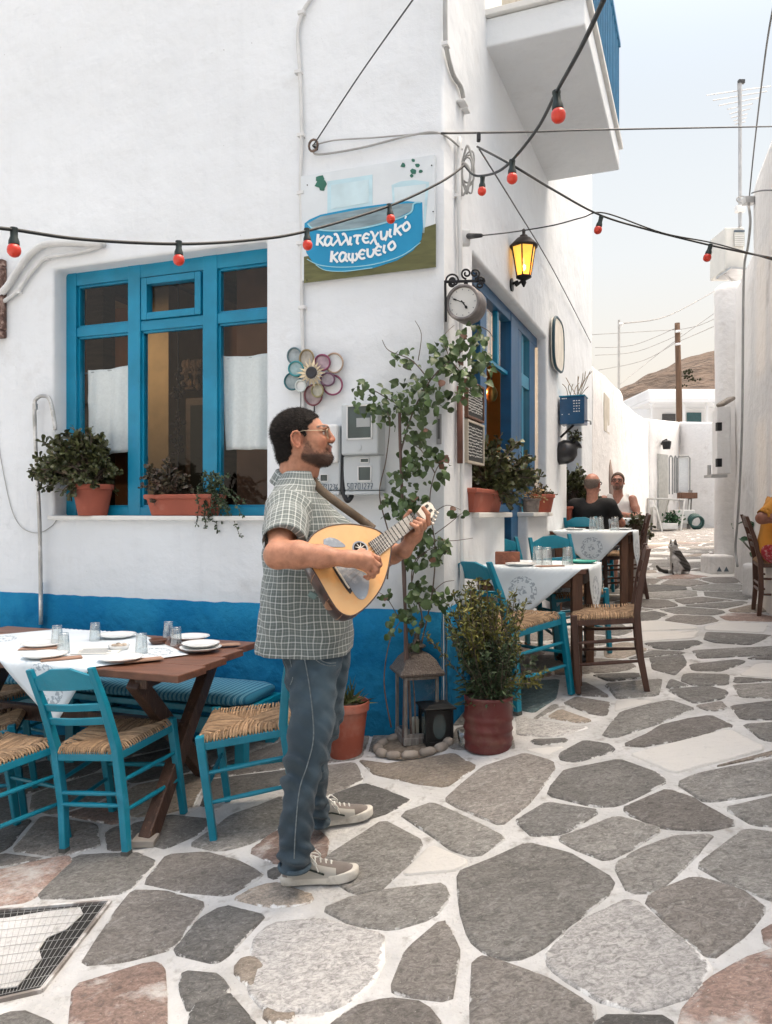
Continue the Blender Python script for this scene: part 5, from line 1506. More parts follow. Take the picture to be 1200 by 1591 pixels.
for k in range(18):
 a=k*2*math.pi/18;r0,r1=45,112+16*math.sin(k*5)
 da=.17
 mb=MB();q=[fpt(345+r0*math.cos(a),312+r0*math.sin(a),.088),fpt(345+r1*.7*math.cos(a-da),312+r1*.7*math.sin(a-da),.083+.006*(k%2)),fpt(345+r1*1.2*math.cos(a),312+r1*1.2*math.sin(a),.074),fpt(345+r1*.7*math.cos(a+da),312+r1*.7*math.sin(a+da),.083+.006*(k%2))]
 mb.prism(q,FR.y*.003);mb.build('petal',mat('cream_petal',(.62,.52,.36),rough=.8,var=.15,objrand=.2),fo_)
mb=MB();c=fpt(345,310,.09);mb.lathe([(.031,-.004),(.035,.006),(.028,.012),(.021,.008),(0,.008)],Matrix.Translation(c)@(Matrix((FR.x,ZU,-FR.y)).transposed().to_4x4()),20);mb.build('flower_centre',mat('flower_centre',(.03,.03,.035),rough=.5,var=.2),fo_,smooth=True)
for(x,y0,y1)in((240,500,690),(370,620,700),(262,-20,90)):
 mb=MB();mb.tube([fpt(x,y0,.012),fpt(x,y1,.012)],.004,5);mb.build('stem',IRON,fo_)
 # ---- station clock on a scrolled bracket
ck=empty('wall_clock',FR.p(.04,-.06,FR.uv(690,470)[1]),"round grey double sided clock hanging from a black scrolled iron bracket",'clock')
CD=4.22
cx0=at(724,473,CD)
cax=V(-.42,-.9,-.02).normalized()
side=V(0,0,1).cross(cax).normalized();upv=cax.cross(side)
Mc=Matrix((side,upv,cax)).transposed().to_4x4();Mc.translation=cx0
RIM=mat('clock_grey_metal',(.17,.155,.15),rough=.5,var=.3,scale=18,metal=.5,bump=.2,col2=(.32,.28,.26),c2amt=.4,c2scale=12)
R_=.099
mb=MB();mb.lathe([(R_*.80,.05),(R_*.86,.062),(R_*.96,.062),(R_,.045),(R_*.985,.02),(R_,-.01),(R_*.985,-.04),(R_,-.06),(R_*.95,-.075),(R_*.8,-.07),(0,-.07)],Mc,40,caps=False);mb.build('case',RIM,ck,smooth=True)
mb=MB();mb.lathe([(R_*.82,.05),(0,.05)],Mc,40,caps=False);mb.build('dial',mat('clock_dial',(.58,.57,.54),rough=.5,var=.06,scale=9),ck)
def dialpt(a,r,h=.053):return Mc@V(r*math.sin(a),r*math.cos(a),h)
for nm,a,l,w in(('hour_hand',rad(145),.045,.006),('minute_hand',rad(-66),.062,.004)):
 a=-a if False else a
 mb=MB();mb.bar(dialpt(a+math.pi,.012,.054),dialpt(a,l,.054),w,.002,up=cax);t=dialpt(a,l*.75,.0545);mb.bar(dialpt(a,l*.62,.0545),dialpt(a,l*.9,.0545),w*2.2,.002,up=cax);mb.build(nm,IRON,ck)
for k in range(12):
 mb=MB();mb.bar(dialpt(k*math.pi/6,R_*.66,.0515),dialpt(k*math.pi/6,R_*.74,.0515),.003,.001,up=cax);mb.build('hour_mark',INK,ck)
 # bracket: wall bar, arm and scrolls, in the plane of the arm
bx=at(694,438,4.16);armend=at(752,436,CD+.01)
adir=(armend-bx).normalized()
wb0,wb1=at(692,436,4.19),at(693,500,4.19)
mb=MB();mb.bar(wb0+ZU*.0,wb1,.012,.012,up=FR.x);mb.build('wall_bar',IRON,ck,bevel=.002)
mb=MB();mb.bar(at(692,438,4.19),armend,.010,.014);mb.build('arm',IRON,ck,bevel=.002)
mb=MB();mb.tube([at(724,438,CD),at(724,446,CD)],.012,8);mb.build('hanger',IRON,ck)
def scroll(cpx,cpy,r,a0,turns,dep,sgn=1,flip=1):
 pts=[]
 n=26
 for i in range(n+1):
  t=i/n;a=rad(a0)+sgn*turns*2*math.pi*t;rr=r*(1-.75*t)
  pts.append(at(cpx+flip*rr*math.cos(a),cpy+rr*math.sin(a),dep))
 mb=MB();mb.tube(pts,.0055,6);return mb.build('scroll',IRON,ck,smooth=True)
scroll(704,436,11,180,1.5,4.2);scroll(703,441,7,0,1.4,4.2,-1)
scroll(725,425,8.5,90,1.4,CD);scroll(738,425,8,90,1.4,CD,-1)
scroll(748,437,7,180,1.3,CD);scroll(745,443,6,250,1.2,CD)
# ---- lit lantern on the alley wall
lan=empty('wall_lantern',at(812,400,5.72),"lit black iron wall lantern with amber panes above the doorway",'lantern')
LD=5.72
def lpt(px,py):return at(px,py,LD)
lc_=lpt(814,400);sc_=LD/F
AMB=bpy.data.materials.new('amber_glass');AMB.use_nodes=True
b_=AMB.node_tree.nodes['Principled BSDF'];b_.inputs['Base Color'].default_value=(.75,.36,.05,1);b_.inputs['Roughness'].default_value=.25;b_.inputs['Transmission Weight'].default_value=.25
b_.inputs['Emission Color'].default_value=(1.0,.50,.07,1);b_.inputs['Emission Strength'].default_value=.55
zt,zb=lpt(814,384).z,lpt(814,430).z
rt,rb=19*sc_,11*sc_
for k in range(6):
 a0,a1=k*math.pi/3+.2,(k+1)*math.pi/3+.2
 P=[V(lc_.x+r*math.cos(a),lc_.y+r*math.sin(a),z)for r,z in((rt,zt),(rb,zb))for a in(a0,a1)]
 mb=MB();mb.quad(P[0],P[1],P[3],P[2]);mb.build('pane',AMB,lan)
 mb=MB();mb.tube([P[0],P[2]],.006,5);mb.build('glazing_bar',IRON,lan)
LT=Matrix.Translation(V(lc_.x,lc_.y,0))
mb=MB();mb.lathe([(rt*1.12,zt-.004),(rt*1.16,zt+.01),(rt*.95,zt+.03),(rt*.55,zt+.065),(rt*.30,zt+.075),(rt*.32,zt+.085),(rt*.12,zt+.095),(.012,zt+.115),(.018,zt+.125),(0,zt+.14)],LT,18);mb.build('roof_cap',mat('lantern_iron',(.05,.04,.035),rough=.5,metal=.5,var=.3),lan,smooth=True)
mb=MB();mb.lathe([(rb*1.1,zb+.004),(rb*1.1,zb-.006),(rb*.6,zb-.02),(.015,zb-.03),(.02,zb-.045),(.006,zb-.075),(0,zb-.078)],LT,14);mb.build('finial',IRON,lan,smooth=True)
mb=MB();wpt=hit(814,420,AL.p(0,0,0),AL.y);wq=AL.p((V(lc_.x,lc_.y,0)-C0).dot(XA),-.0,zb-.05)
mb.tube(smoothpts([V(lc_.x,lc_.y,zb-.02),V(lc_.x,lc_.y,zb-.06)+YA*.06,wq-YA*.05+ZU*.02,wq],6),.010,7);mb.build('arm',IRON,lan,smooth=True)
mb=MB();mb.lathe([(0,0),(.045,0),(.05,.012),(0,.014)],Matrix.Translation(wq)@Matrix((XA,ZU,-YA)).transposed().to_4x4(),14);mb.build('wall_rose',IRON,lan)
mb=MB();mb.sphere(V(lc_.x,lc_.y,(zt+zb)/2+.01),(.02,.02,.035),10,8);mb.build('bulb',mat('lantern_bulb',(1,.9,.6),emit=(1,.8,.4),estr=9),lan,smooth=True)
lit_bulb(lan,V(lc_.x,lc_.y,(zt+zb)/2-.035),3.5,(1,.55,.18),.03)
# ---- chalk boards, oval sign, blue box, jug
CHALK=mat('chalk_scribble',(.5,.5,.48),rough=1)
SLATE=mat('chalkboard_black',(.025,.027,.027),rough=.8,var=.3,scale=10)
PALEW=mat('pale_frame_wood',(.45,.40,.33),rough=.7,var=.15)
for i,(y0,y1,lb)in enumerate(((592,648,"upper of two chalk menu boards beside the alley door"),(655,717,"lower of two chalk menu boards beside the alley door"))):
# hung on the return of the opening's near side, facing the alley
 a0,a1=AL.uv(726,y0,-.03),AL.uv(742,y1,-.03)
 x0,x1,z1,z0=a0[0],a1[0]+.12,a0[1],AL.uv(735,y1,-.03)[1]
 r=empty('chalk_board',AL.p(x0,-.03,z0),lb,'chalkboard','chalk menu boards')
 mb=MB();mb.wbox(AL,x0,x1,-.032,-.012,z0,z1);mb.build('slate',SLATE,r)
 for a in((x0-.015,x0,z0-.015,z1+.015),(x1,x1+.015,z0-.015,z1+.015),(x0,x1,z1,z1+.015),(x0,x1,z0-.015,z0)):
  mb=MB();mb.wbox(AL,a[0],a[1],-.04,-.008,a[2],a[3]);mb.build('frame',PALEW if i else WOOD,r,bevel=.002)
 mb=MB();rr=random.Random(i)
 for k in range(10):
  z=z1-.025-k*(z1-z0-.04)/10;x=x0+.012
  while x<x1-.03:
   l=rr.uniform(.012,.04);mb.box(AL.p(x+l/2,-.0335,z+rr.uniform(-.003,.003)),(l*.8,.001,rr.uniform(.004,.009)),Matrix((XA,YA,ZU)).transposed());x+=l
 stuff(mb.build('chalk_writing',CHALK,r))
ov=empty('oval_sign',AL.pt(868,536,-.04),"white rounded sign with a dark blue rim projecting from the alley wall",'sign')
ua=AL.uv(869,536,-.05);zt_,zb_=AL.uv(869,497,-.05)[1],AL.uv(869,576,-.05)[1]
mb=MB();mb2=MB();hw=.28;hz=(zt_-zb_)/2;poly=[]
for k in range(32):
 a=2*math.pi*k/32;poly.append((ua[0]+hw*math.copysign(abs(math.cos(a))**.55,math.cos(a)),ua[1]+hz*math.copysign(abs(math.sin(a))**.7,math.sin(a))))
mb.prism([AL.p(x,-.05,z)for x,z in poly],YA*.03);mb.build('board',mat('sign_cream',(.70,.66,.58),rough=.7,var=.12,scale=8),ov)
mb2 .tube([AL.p(x,-.045,z)for x,z in poly+poly[:1]],.014,6,caps=False);mb2 .build('rim',mat('sign_rim_blue',(.01,.05,.07),rough=.5),ov,smooth=True)
def abox(name,px0,py0,px1,py1,out,m,label,cat,depth=.22):
 s0,z1=AL.uv(px0,py0,-out);s1_,z0=AL.uv(px1,py1,-out)
 return s0,s1_,z0,z1
bb=empty('blue_tin_box',AL.pt(880,634,-.2),"square dark blue tin with white lettering on a wall stand, twigs sticking out",'tin')
p0=AL.pt(866,634,-.02);s0=AL.uv(866,634,0)[0]
bxs=s0+.02;zt2,zb2=at(880,612,p0 .y).z,at(880,657,p0 .y).z
TINB=mat('tin_blue_enamel',(.008,.07,.17),rough=.35,var=.15,coat=.3)
mb=MB();mb.wbox(AL,bxs,bxs+.22,-.26,-.02,zb2,zt2-.012);mb.build('body',TINB,bb,bevel=.006)
mb=MB();mb.wbox(AL,bxs-.006,bxs+.226,-.266,-.014,zt2-.012,zt2);mb.build('rim',BLUE,bb,bevel=.003)
mb=MB();rr=random.Random(8)
for k in range(7):
 z=zt2-.03-k*.026
 for j in range(3):
  y=-.04-j*.02-rr.uniform(.0,.05)if k in(0,6)else-.16-j*.025
  w_=rr.uniform(.008,.02);mb.box(AL.p(bxs-.0015,y,z),(.002,w_,.009),Matrix((XA,YA,ZU)).transposed())
stuff(mb.build('white_lettering',WHP,bb))
mb=MB();mb.bar(AL.p(bxs+.11,-.14,zb2),AL.p(bxs+.11,-.01,zb2-.12),.02,.02);mb.build('bracket',IRON,bb)
mb=MB();mb.tube([AL.p(bxs+.05,-.262,zb2+.03),AL.p(bxs+.05,-.31,zb2+.03),AL.p(bxs+.05,-.315,zb2-.01)],.009,7);mb.build('tap',STEEL,bb,smooth=True)
mb=MB()
for k in range(12):
 b0=AL.p(bxs+rr.uniform(.05,.18),rr.uniform(-.2,-.07),zt2-.02);tip=b0+V(rr.uniform(-.12,.16),rr.uniform(-.1,.1),rr.uniform(.12,.34))
 mb.tube(smoothpts([b0,b0 .lerp(tip,.5)+V(rr.uniform(-.03,.03),0,.03),tip],4),[.004]*8+[.0015],5)
stuff(mb.build('dry_twigs',mat('dry_twig',(.36,.29,.22),rough=.9,var=.3),bb))
jug=empty('black_jug',AL.pt(880,702,-.12),"black glazed jug hung tilted on the alley wall with a small plant",'jug')
jp=at(879,702,AL.pt(868,702,0).y);
Mj=Matrix.Translation(jp)@Matrix.Rotation(rad(50),4,V(XA.x,XA.y,0).cross(ZU)*-1 if False else(V(0,1,0)))
mb=MB();mb.lathe([(0,-.13),(.06,-.13),(.105,-.06),(.12,0),(.105,.06),(.062,.10),(.052,.12),(.075,.145),(.066,.145),(.045,.12),(.05,.09),(0,.0)],Mj,22,caps=False);mb.build('body',mat('black_glaze',(.015,.015,.018),rough=.35,var=.3,coat=.2),jug,smooth=True)
mb=MB();mb.tube([jp+V(-.02,.02,.05),jp+V(-.09,.06,.05)],.01,6);mb.build('hook',IRON,jug)
# ---- string lights
CABLE=mat('festoon_black_rubber',(.012,.014,.014),rough=.5,var=.2)
REDB=mat('red_lacquer_bulb',(.62,.035,.012),rough=.32,var=.08,scale=20,coat=.25)
SOCK=mat('black_green_socket',(.012,.022,.020),rough=.45,var=.2)
def festoon_bulb(px,py_top,dep,size_px,tilt,label):
 s=size_px/F*dep
 p=at(px,py_top,dep)
 r=empty('red_bulb',p,label,'light bulb','red bulbs on the festoon cable')
 R=Matrix.Translation(p)@Matrix.Rotation(tilt,4,V(.3,1,0))@Matrix.Scale(s/.046,4)
 mb=MB();mb.lathe([(0,.009),(.013,.009),(.014,.004),(.0125,-.002),(.0125,-.022),(.0175,-.036),(.018,-.048),(.016,-.050),(0,-.050)],R,14);mb.build('socket',SOCK,r,smooth=True,angle=40)
 mb=MB();mb.lathe([(.014,-.046),(.0215,-.058),(.023,-.068),(.0215,-.078),(.016,-.086),(.008,-.0905),(0,-.0915)],R,16);mb.build('globe',REDB,r,smooth=True)
 return r
BL=[(22,358,2.45,21,0,"red festoon bulb at the far left above the ornate frame"),(278,378,2.95,17.5,0,"red festoon bulb hanging over the blue window"),(477,358,3.4,15.5,-.05,"red festoon bulb hanging at the left edge of the painted sign"),(605,320,3.8,14,-.12,"red festoon bulb hanging in front of the Greek lettering"),(750,277,3.85,13.5,.05,"red festoon bulb lowest in the loop beside the corner trunking"),(796,252,3.2,17,0,"red festoon bulb under the cable crossing below the balcony"),(865,146,2.3,23,-.08,"largest red festoon bulb in front of the balcony soffit"),(934,339,4.6,12.5,.25,"red festoon bulb in front of the sky beside the cafe's far edge"),(1104,382,4.6,12.5,.25,"red festoon bulb left of the air conditioner")]
for b in BL:festoon_bulb(*b)
def fest(pts,r,label):return wire('festoon_cable',[at(*p)for p in pts],r,CABLE,label,'cable','festoon cables',sub=8,n=8)
fest([(-30,352,2.35),(22,357,2.45),(130,372,2.7),(278,379,2.95),(390,373,3.2),(477,359,3.4),(605,320,3.8),(685,283,4.0),(722,257,4.12)],.006,"black festoon cable sagging across the front wall over the window and the sign")
fest([(722,257,4.12),(735,271,4.0),(750,273,3.85),(773,267,3.5),(796,249,3.2),(835,200,2.75),(865,143,2.3),(905,70,1.9),(945,-15,1.6)],.006,"black festoon cable climbing from the corner past the balcony to the top of the picture")
fest([(742,228,4.15),(795,256,3.6),(860,295,4.1),(930,333,4.6),(1000,355,4.65),(1104,381,4.6),(1215,404,4.0)],.006,"black festoon cable running from the corner across the alley to the right")
wire('festoon_lead',[AL.pt(748,366,-.17),at(800,360,4.7),at(860,350,4.65),at(905,338,4.62),at(940,331,4.6),at(1030,362,4.6),at(1110,378,4.55),at(1215,408,4.0)],.0045,CABLE,"thin black lead from the plug on the corner joining the right festoon cable",'cable')
mb=MB();mb.box(at(744,213,4.16),(.02,.03,.045));ch=mb.build('cable_clamp',BLACK,bevel=.004);tag(ch,"small black clamp holding the festoon cable at the corner trunking",'clamp')
wire('long_wire',[at(745,232,4.3),at(800,320,5.4),at(860,420,7.2),AL.pt(918,532,-.03)],.005,DARKW,"straight dark wire slanting from the corner past the lantern along the alley wall")
# ==== POTS AND PLANTS
LEAFDK=mat('vine_leaf_green',(.055,.092,.026),rough=.5,var=.3,scale=20,island=.5,objrand=.45)
JADE=mat('jade_leaf_green',(.075,.085,.034),rough=.42,var=.25,scale=40,island=.55,col2=(.10,.05,.03),c2amt=.3,c2scale=30)
TRAIL=mat('trailing_leaf_green',(.045,.070,.030),rough=.55,var=.25,island=.5)
SHRUBG=mat('shrub_leaf_green',(.035,.060,.022),rough=.6,var=.25,island=.5)
SHRUBY=mat('shrub_leaf_yellow',(.135,.13,.025),rough=.6,var=.25,island=.5)
REDLEAF=mat('reddish_leaf',(.13,.06,.035),rough=.6,var=.3,island=.4,objrand=.3)
STEM=mat('grey_bark',(.12,.09,.07),rough=.9,var=.35,scale=30,bump=.6,bscale=80)
GSTEM=mat('green_stem',(.07,.07,.04),rough=.8,var=.3)
def leaf_geo(mb,p,d,n,L,W,cup=.18,kind='oval'):
 """one leaf: midrib fold, bent along its length"""
 d=d.normalized();s=d.cross(n)
 s=s.normalized()if s.length>1e-5 else V(1,0,0)
 n=s.cross(d)
 if kind=='oval':sec=[(0,.10,0),(.28,.85,.0),(.62,1.0,-.05),(.88,.62,-.14),(1.0,.0,-.22)]
 elif kind=='spoon':sec=[(0,.22,0),(.35,.55,.03),(.7,1.0,.05),(.92,.8,.02),(1.0,.12,-.02)]
 elif kind=='heart':sec=[(0,.45,-.03),(.12,.9,0),(.38,1.0,.0),(.72,.62,-.10),(1.0,.0,-.24)]
 else:sec=[(0,.3,0),(.45,1,.02),(1,0,-.08)]
 vs,fs=[],[]
 for t,w,b in sec:
  c=p+d*(L*t)+n*(b*L)
  vs+=[c-s*(W/2*w)+n*(cup*W*w),c,c+s*(W/2*w)+n*(cup*W*w)]
 for i in range(len(sec)-1):
  fs+=[(i*3,i*3+1,i*3+4,i*3+3),(i*3+1,i*3+2,i*3+5,i*3+4)]
 mb.add(vs,fs)
def rdir(rng,up=0.0):
 while True:
  v=V(rng.uniform(-1,1),rng.uniform(-1,1),rng.uniform(-1,1))
  if .1<v.length<1:break
 v.normalize();v.z+=up
 return v.normalized()
def jade(root,base,rx,ry,rz,nst,seed,lean=V(0,0,0),L=.032,lm=None,per=13):
 """succulent shrub: forking stems that end in rosettes of thick leaves"""
 rng=random.Random(seed);lb=MB();sb=MB()
 for k in range(nst):
  d=rdir(rng,.35);d.z=abs(d.z)*1.0+.12 if rng.random()<.88 else d.z*.3
  r=rng.uniform(.55,1.0)
  tip=base+lean*r+V(d.x*rx*r,d.y*ry*r,d.z*rz*r)
  m_=base.lerp(tip,.5)+V(0,0,rz*.12)+rdir(rng)*.015
  sb.tube(smoothpts([base,m_,tip],4),[.008,.007,.0065,.006,.005,.0045,.004,.0035,.003],5)
  ax=(tip-m_).normalized()
  for j in range(per):
   t=rng.uniform(0,1)**.7;p=m_.lerp(tip,t)
   ld=(rdir(rng)+ax*.9).normalized()
   l=L*rng.uniform(.7,1.2)
   leaf_geo(lb,p,ld,rdir(rng,.8),l,l*.62,.12,'spoon')
 stuff(lb.build('foliage',lm or JADE,root,smooth=True,fix=False));sb.build('stems',STEM,root,smooth=True)
def round_pot(root,base,r0,r1,h,m=TERRA,rimh=.035,soil=True,n=28):
 mb=MB();t=.010
 mb.lathe([(0,0),(r0*.97,0),(r0,.006),(lerp(r0,r1,.5)*1.01,h*.5),(r1*.965,h-rimh),(r1*1.05,h-rimh+.004),(r1*1.07,h-.006),(r1*1.04,h),(r1*.98,h),(r1*.93,h-.03)],Matrix.Translation(base),n,caps=False)
 mb.build('pot',m,root,smooth=True,angle=50)
 if soil:
  mb=MB();mb.lathe([(r1*.95,h-.022),(r1*.5,h-.012),(0,h-.008)],Matrix.Translation(base),n,caps=False);mb.build('soil',SOIL,root,smooth=True)
def trough(root,w,x0,x1,y0,y1,z,h,m=TERRA):
 """rectangular planter with sloping sides and a lip, in wall axes"""
 mb=MB();rings=[]
 for inset,zz in((.022,z),(.0,z+h-.03),(-.012,z+h-.03),(-.014,z+h-.002),(.004,z+h),(.012,z+h-.03)):
  rings.append([w.p(x0+inset,y0+inset,zz),w.p(x1-inset,y0+inset,zz),w.p(x1-inset,y1-inset,zz),w.p(x0+inset,y1-inset,zz)])
 mb.loft(rings);mb.build('pot',m,root,bevel=.006)
 mb=MB();mb.quad(w.p(x0+.01,y0+.01,z+h-.018),w.p(x1-.01,y0+.01,z+h-.018),w.p(x1-.01,y1-.01,z+h-.018),w.p(x0+.01,y1-.01,z+h-.018));mb.build('soil',SOIL,root)
 # window sill: round pot and trough
q=FR.uv(142,800,.02);sd=.0
rp=empty('potted_jade_plant',FR.p(q[0],.03,wz0),"jade plant with a wide dark crown in a round terracotta pot on the window sill",'potted plant')
round_pot(rp,FR.p(q[0],.035,wz0),.092,.128,.205)
jade(rp,FR.p(q[0],.02,wz0+.19),.31,.18,.37,120,1,lean=FR.x*-.09-FR.y*.05,per=20,L=.046)
q0,q1=FR.uv(226,800,-.03)[0],FR.uv(328,800,-.03)[0]
tp_=empty('planter_trough',FR.p(q0,0,wz0),"rectangular terracotta trough with jade and a trailing plant on the window sill",'potted plant')
trough(tp_,FR,q0+.01,q1,-.035,.115,wz0,.135)
jade(tp_,FR.p(q0+.13,.04,wz0+.12),.19,.11,.25,46,2,per=16,L=.034,lm=mat('jade_leaf_reddish',(.060,.052,.030),rough=.45,var=.3,island=.5,col2=(.11,.05,.04),c2amt=.5,c2scale=30))
rng=random.Random(12);lb,sb=MB(),MB()
for k in range(34):
 b0=FR.p(q1-.06+rng.uniform(-.05,.05),.02+rng.uniform(-.04,.05),wz0+.12)
 reach=rng.uniform(.08,.34);drop=rng.uniform(-.16,.16)if rng.random()<.7 else rng.uniform(-.26,-.1)
 tip=b0+FR.x*reach*rng.uniform(.2,1)-FR.y*rng.uniform(.02,.12)+ZU*drop
 pts=smoothpts([b0,b0 .lerp(tip,.5)+ZU*rng.uniform(.03,.10),tip],7)
 sb.tube(pts,.002,4)
 for p in pts[2:]:
  for j in range(4):leaf_geo(lb,p+rdir(rng)*.006,rdir(rng),rdir(rng,.8),rng.uniform(.012,.022),.010,.1,'oval')
stuff(lb.build('trailing_foliage',TRAIL,tp_,smooth=True,fix=False));sb.build('trailing_stems',GSTEM,tp_)
# alley ledges
a0,a1=AL.uv(737,795,-.04)[0],AL.uv(781,795,-.04)[0]
p1_=empty('planter_trough',AL.p(a0,0,lz),"terracotta trough with a dense jade bush on the ledge beside the chalk boards",'potted plant')
trough(p1_,AL,a0,min(a1,ld0-.02),-.045,.10,lz,.15)
jade(p1_,AL.p((a0+ld0)/2,.02,lz+.13),.36,.22,.36,120,5,lean=AL.x*.16-YA*.02,per=19,L=.046)
p2_=empty('grey_cloth_pot',AL.p(pd0+.12,.0,lz),"small grey pot with dry yellow flowers on the second alley ledge",'potted plant')
round_pot(p2_,AL.p(pd0+.16,.01,lz),.062,.075,.115,m=mat('grey_felt_pot',(.22,.19,.17),rough=.95,var=.3,scale=30,bump=.5),rimh=.02)
rng=random.Random(3);lb=MB()
for k in range(190):
 b=AL.p(pd0+.22+rng.gauss(0,.09),.0+rng.gauss(0,.05),lz+.13+abs(rng.gauss(0,.05))-.05*rng.random());leaf_geo(lb,b,rdir(rng,.4),rdir(rng,.4),rng.uniform(.018,.034),.014,.1,'oval')
stuff(lb.build('dry_flowers',mat('dry_flower',(.22,.15,.07),var=.4,island=.6),p2_,smooth=True,fix=False))
p3_=empty('terracotta_pot',AL.p(dx1-.2,0,lz),"small terracotta pot with a dark low plant at the far end of the second ledge",'potted plant')
round_pot(p3_,AL.p(dx1-.22,.01,lz),.085,.115,.16)
jade(p3_,AL.p(dx1-.22,.01,lz+.14),.13,.12,.11,26,7,per=12,L=.028)
h2x=(HOLE2[0]+HOLE2[1])/2
p4_=empty('planter_trough',AL.p(h2x,.05,HOLE2[2]),"terracotta trough with a bushy green plant in the far window recess",'potted plant')
trough(p4_,AL,HOLE2[0]+.0,HOLE2[1]-.02,-.05,.16,HOLE2[2],.2)
jade(p4_,AL.p(h2x,.0,HOLE2[2]+.18),.30,.24,.46,100,9,lean=AL.x*.1,per=16,L=.055)
p5_=empty('hanging_succulent',AL.p(0,0,0),"small succulent growing out of the black wall jug",'plant')
jade(p5_,jp+V(.09,-.01,.09),.08,.08,.12,16,10,per=10,L=.03)
g_=at(985,838,8.9)
p6_=empty('potted_plant',V(g_.x,g_.y,gz(g_.x,g_.y)),"leafy plant in a pale pot beside the table of the seated men",'potted plant')
round_pot(p6_,V(g_.x,g_.y,gz(g_.x,g_.y)),.13,.16,.55,m=mat('pale_pot',(.4,.36,.32),rough=.8,var=.15))
jade(p6_,V(g_.x,g_.y,gz(g_.x,g_.y)+.5),.24,.22,.32,34,11,per=10,L=.05)
# terracotta pot by the wall behind the musician
g_=ghit(538,1172)
pt=empty('terracotta_pot',g_,"tall terracotta pot with a spiky plant by the blue wall behind the musician",'potted plant')
round_pot(pt,g_-V(0,0,.01),.085,.118,.30,rimh=.05)
lb=MB();rng=random.Random(21)
for k in range(60):
 d=rdir(rng,.9);leaf_geo(lb,g_+V(rng.uniform(-.04,.04),rng.uniform(-.04,.04),.27),d,rdir(rng),rng.uniform(.08,.17),.012,.1,'blade')
stuff(lb.build('foliage',mat('spiky_leaf',(.08,.095,.022),var=.3,island=.5),pt,fix=False))
# red tin with the yellow green shrub
g_=ghit(763,1172);g_.y+=.10;g_.z=gz(g_.x,g_.y)
tin=empty('shrub_in_red_tin',g_,"yellow green shrub growing in a dented dark red tin drum",'potted plant')
TINR=mat('dark_red_tin',(.115,.020,.018),rough=.42,var=.3,scale=7,bump=.25,bscale=12,col2=(.17,.075,.055),c2amt=.35,c2scale=6,coat=.1)
prof=[(0,0),(.118,0),(.124,.006),(.122,.02)]
for k in range(1,9):
 z=.02+k*.026;prof+=[(.122+(.0065 if k in(2,4,6)else 0),z-.012),(.1225-(.002 if k in(3,5)else 0),z)]
prof+=[(.123,.25),(.128,.262),(.128,.274),(.124,.278),(.116,.278),(.114,.25)]
mb=MB();mb.lathe(prof,Matrix.Translation(g_-V(0,0,.008)),40,caps=False)
mb.v=[tuple(V(*v)+V(.004*mnoise.noise(V(*v)*9),.004*mnoise.noise(V(*v)*9+V(5,5,5)),0))for v in mb.v]
mb.build('tin',TINR,tin,smooth=True)
mb=MB();mb.lathe([(.116,.258),(0,.265)],Matrix.Translation(g_),24,caps=False);mb.build('soil',SOIL,tin)
rng=random.Random(31);lg,ly,sb=MB(),MB(),MB()
top=g_+V(0,0,.26)
for k in range(120):
 u=rng.random()
 ang=rng.uniform(0,2*math.pi);sp_=rng.uniform(.01,.16)if u<.8 else rng.uniform(.14,.22)
 hgt=rng.uniform(.15,.52)*(1.1-sp_*1.2)+.06
 b0=top+V(rng.gauss(0,.04),rng.gauss(0,.04),0)
 tip=b0+V(math.cos(ang)*sp_-.05*(hgt>.3),math.sin(ang)*sp_,hgt)
 if k<4:tip=b0+V(.24+.03*k,-.05,.07+.02*k)
 pts=smoothpts([b0,b0 .lerp(tip,.45)+V(math.cos(ang),math.sin(ang),0)*.02+V(0,0,.03),tip],8)
 sb.tube(pts,[.0022]*len(pts),4)
 yel=rng.random()<.42
 for i,p in enumerate(pts[1:]):
  t=i/(len(pts)-2)
  nlf=4 if t<.6 else 5
  for j in range(nlf):
   tgt=ly if(yel and t>.45)or(p-top).z>.30 and rng.random()<.5 or k<4 else lg
   d=(rdir(rng)+(tip-b0).normalized()*.8).normalized()
   l=rng.uniform(.016,.034);leaf_geo(tgt,p+rdir(rng)*.008,d,rdir(rng,.5),l,l*.36,.1,'oval')
for k in range(230):
 a=rng.uniform(0,6.28);r=rng.uniform(.04,.16);p=top+V(math.cos(a)*r,math.sin(a)*r,rng.uniform(-.03,.10))
 leaf_geo(lg,p,V(math.cos(a),math.sin(a),rng.uniform(-.6,.4)),rdir(rng,.5),rng.uniform(.03,.06),.012,.1,'blade')
stuff(lg.build('green_foliage',SHRUBG,tin,fix=False));stuff(ly.build('yellow_foliage',SHRUBY,tin,fix=False));sb.build('twigs',STEM,tin)
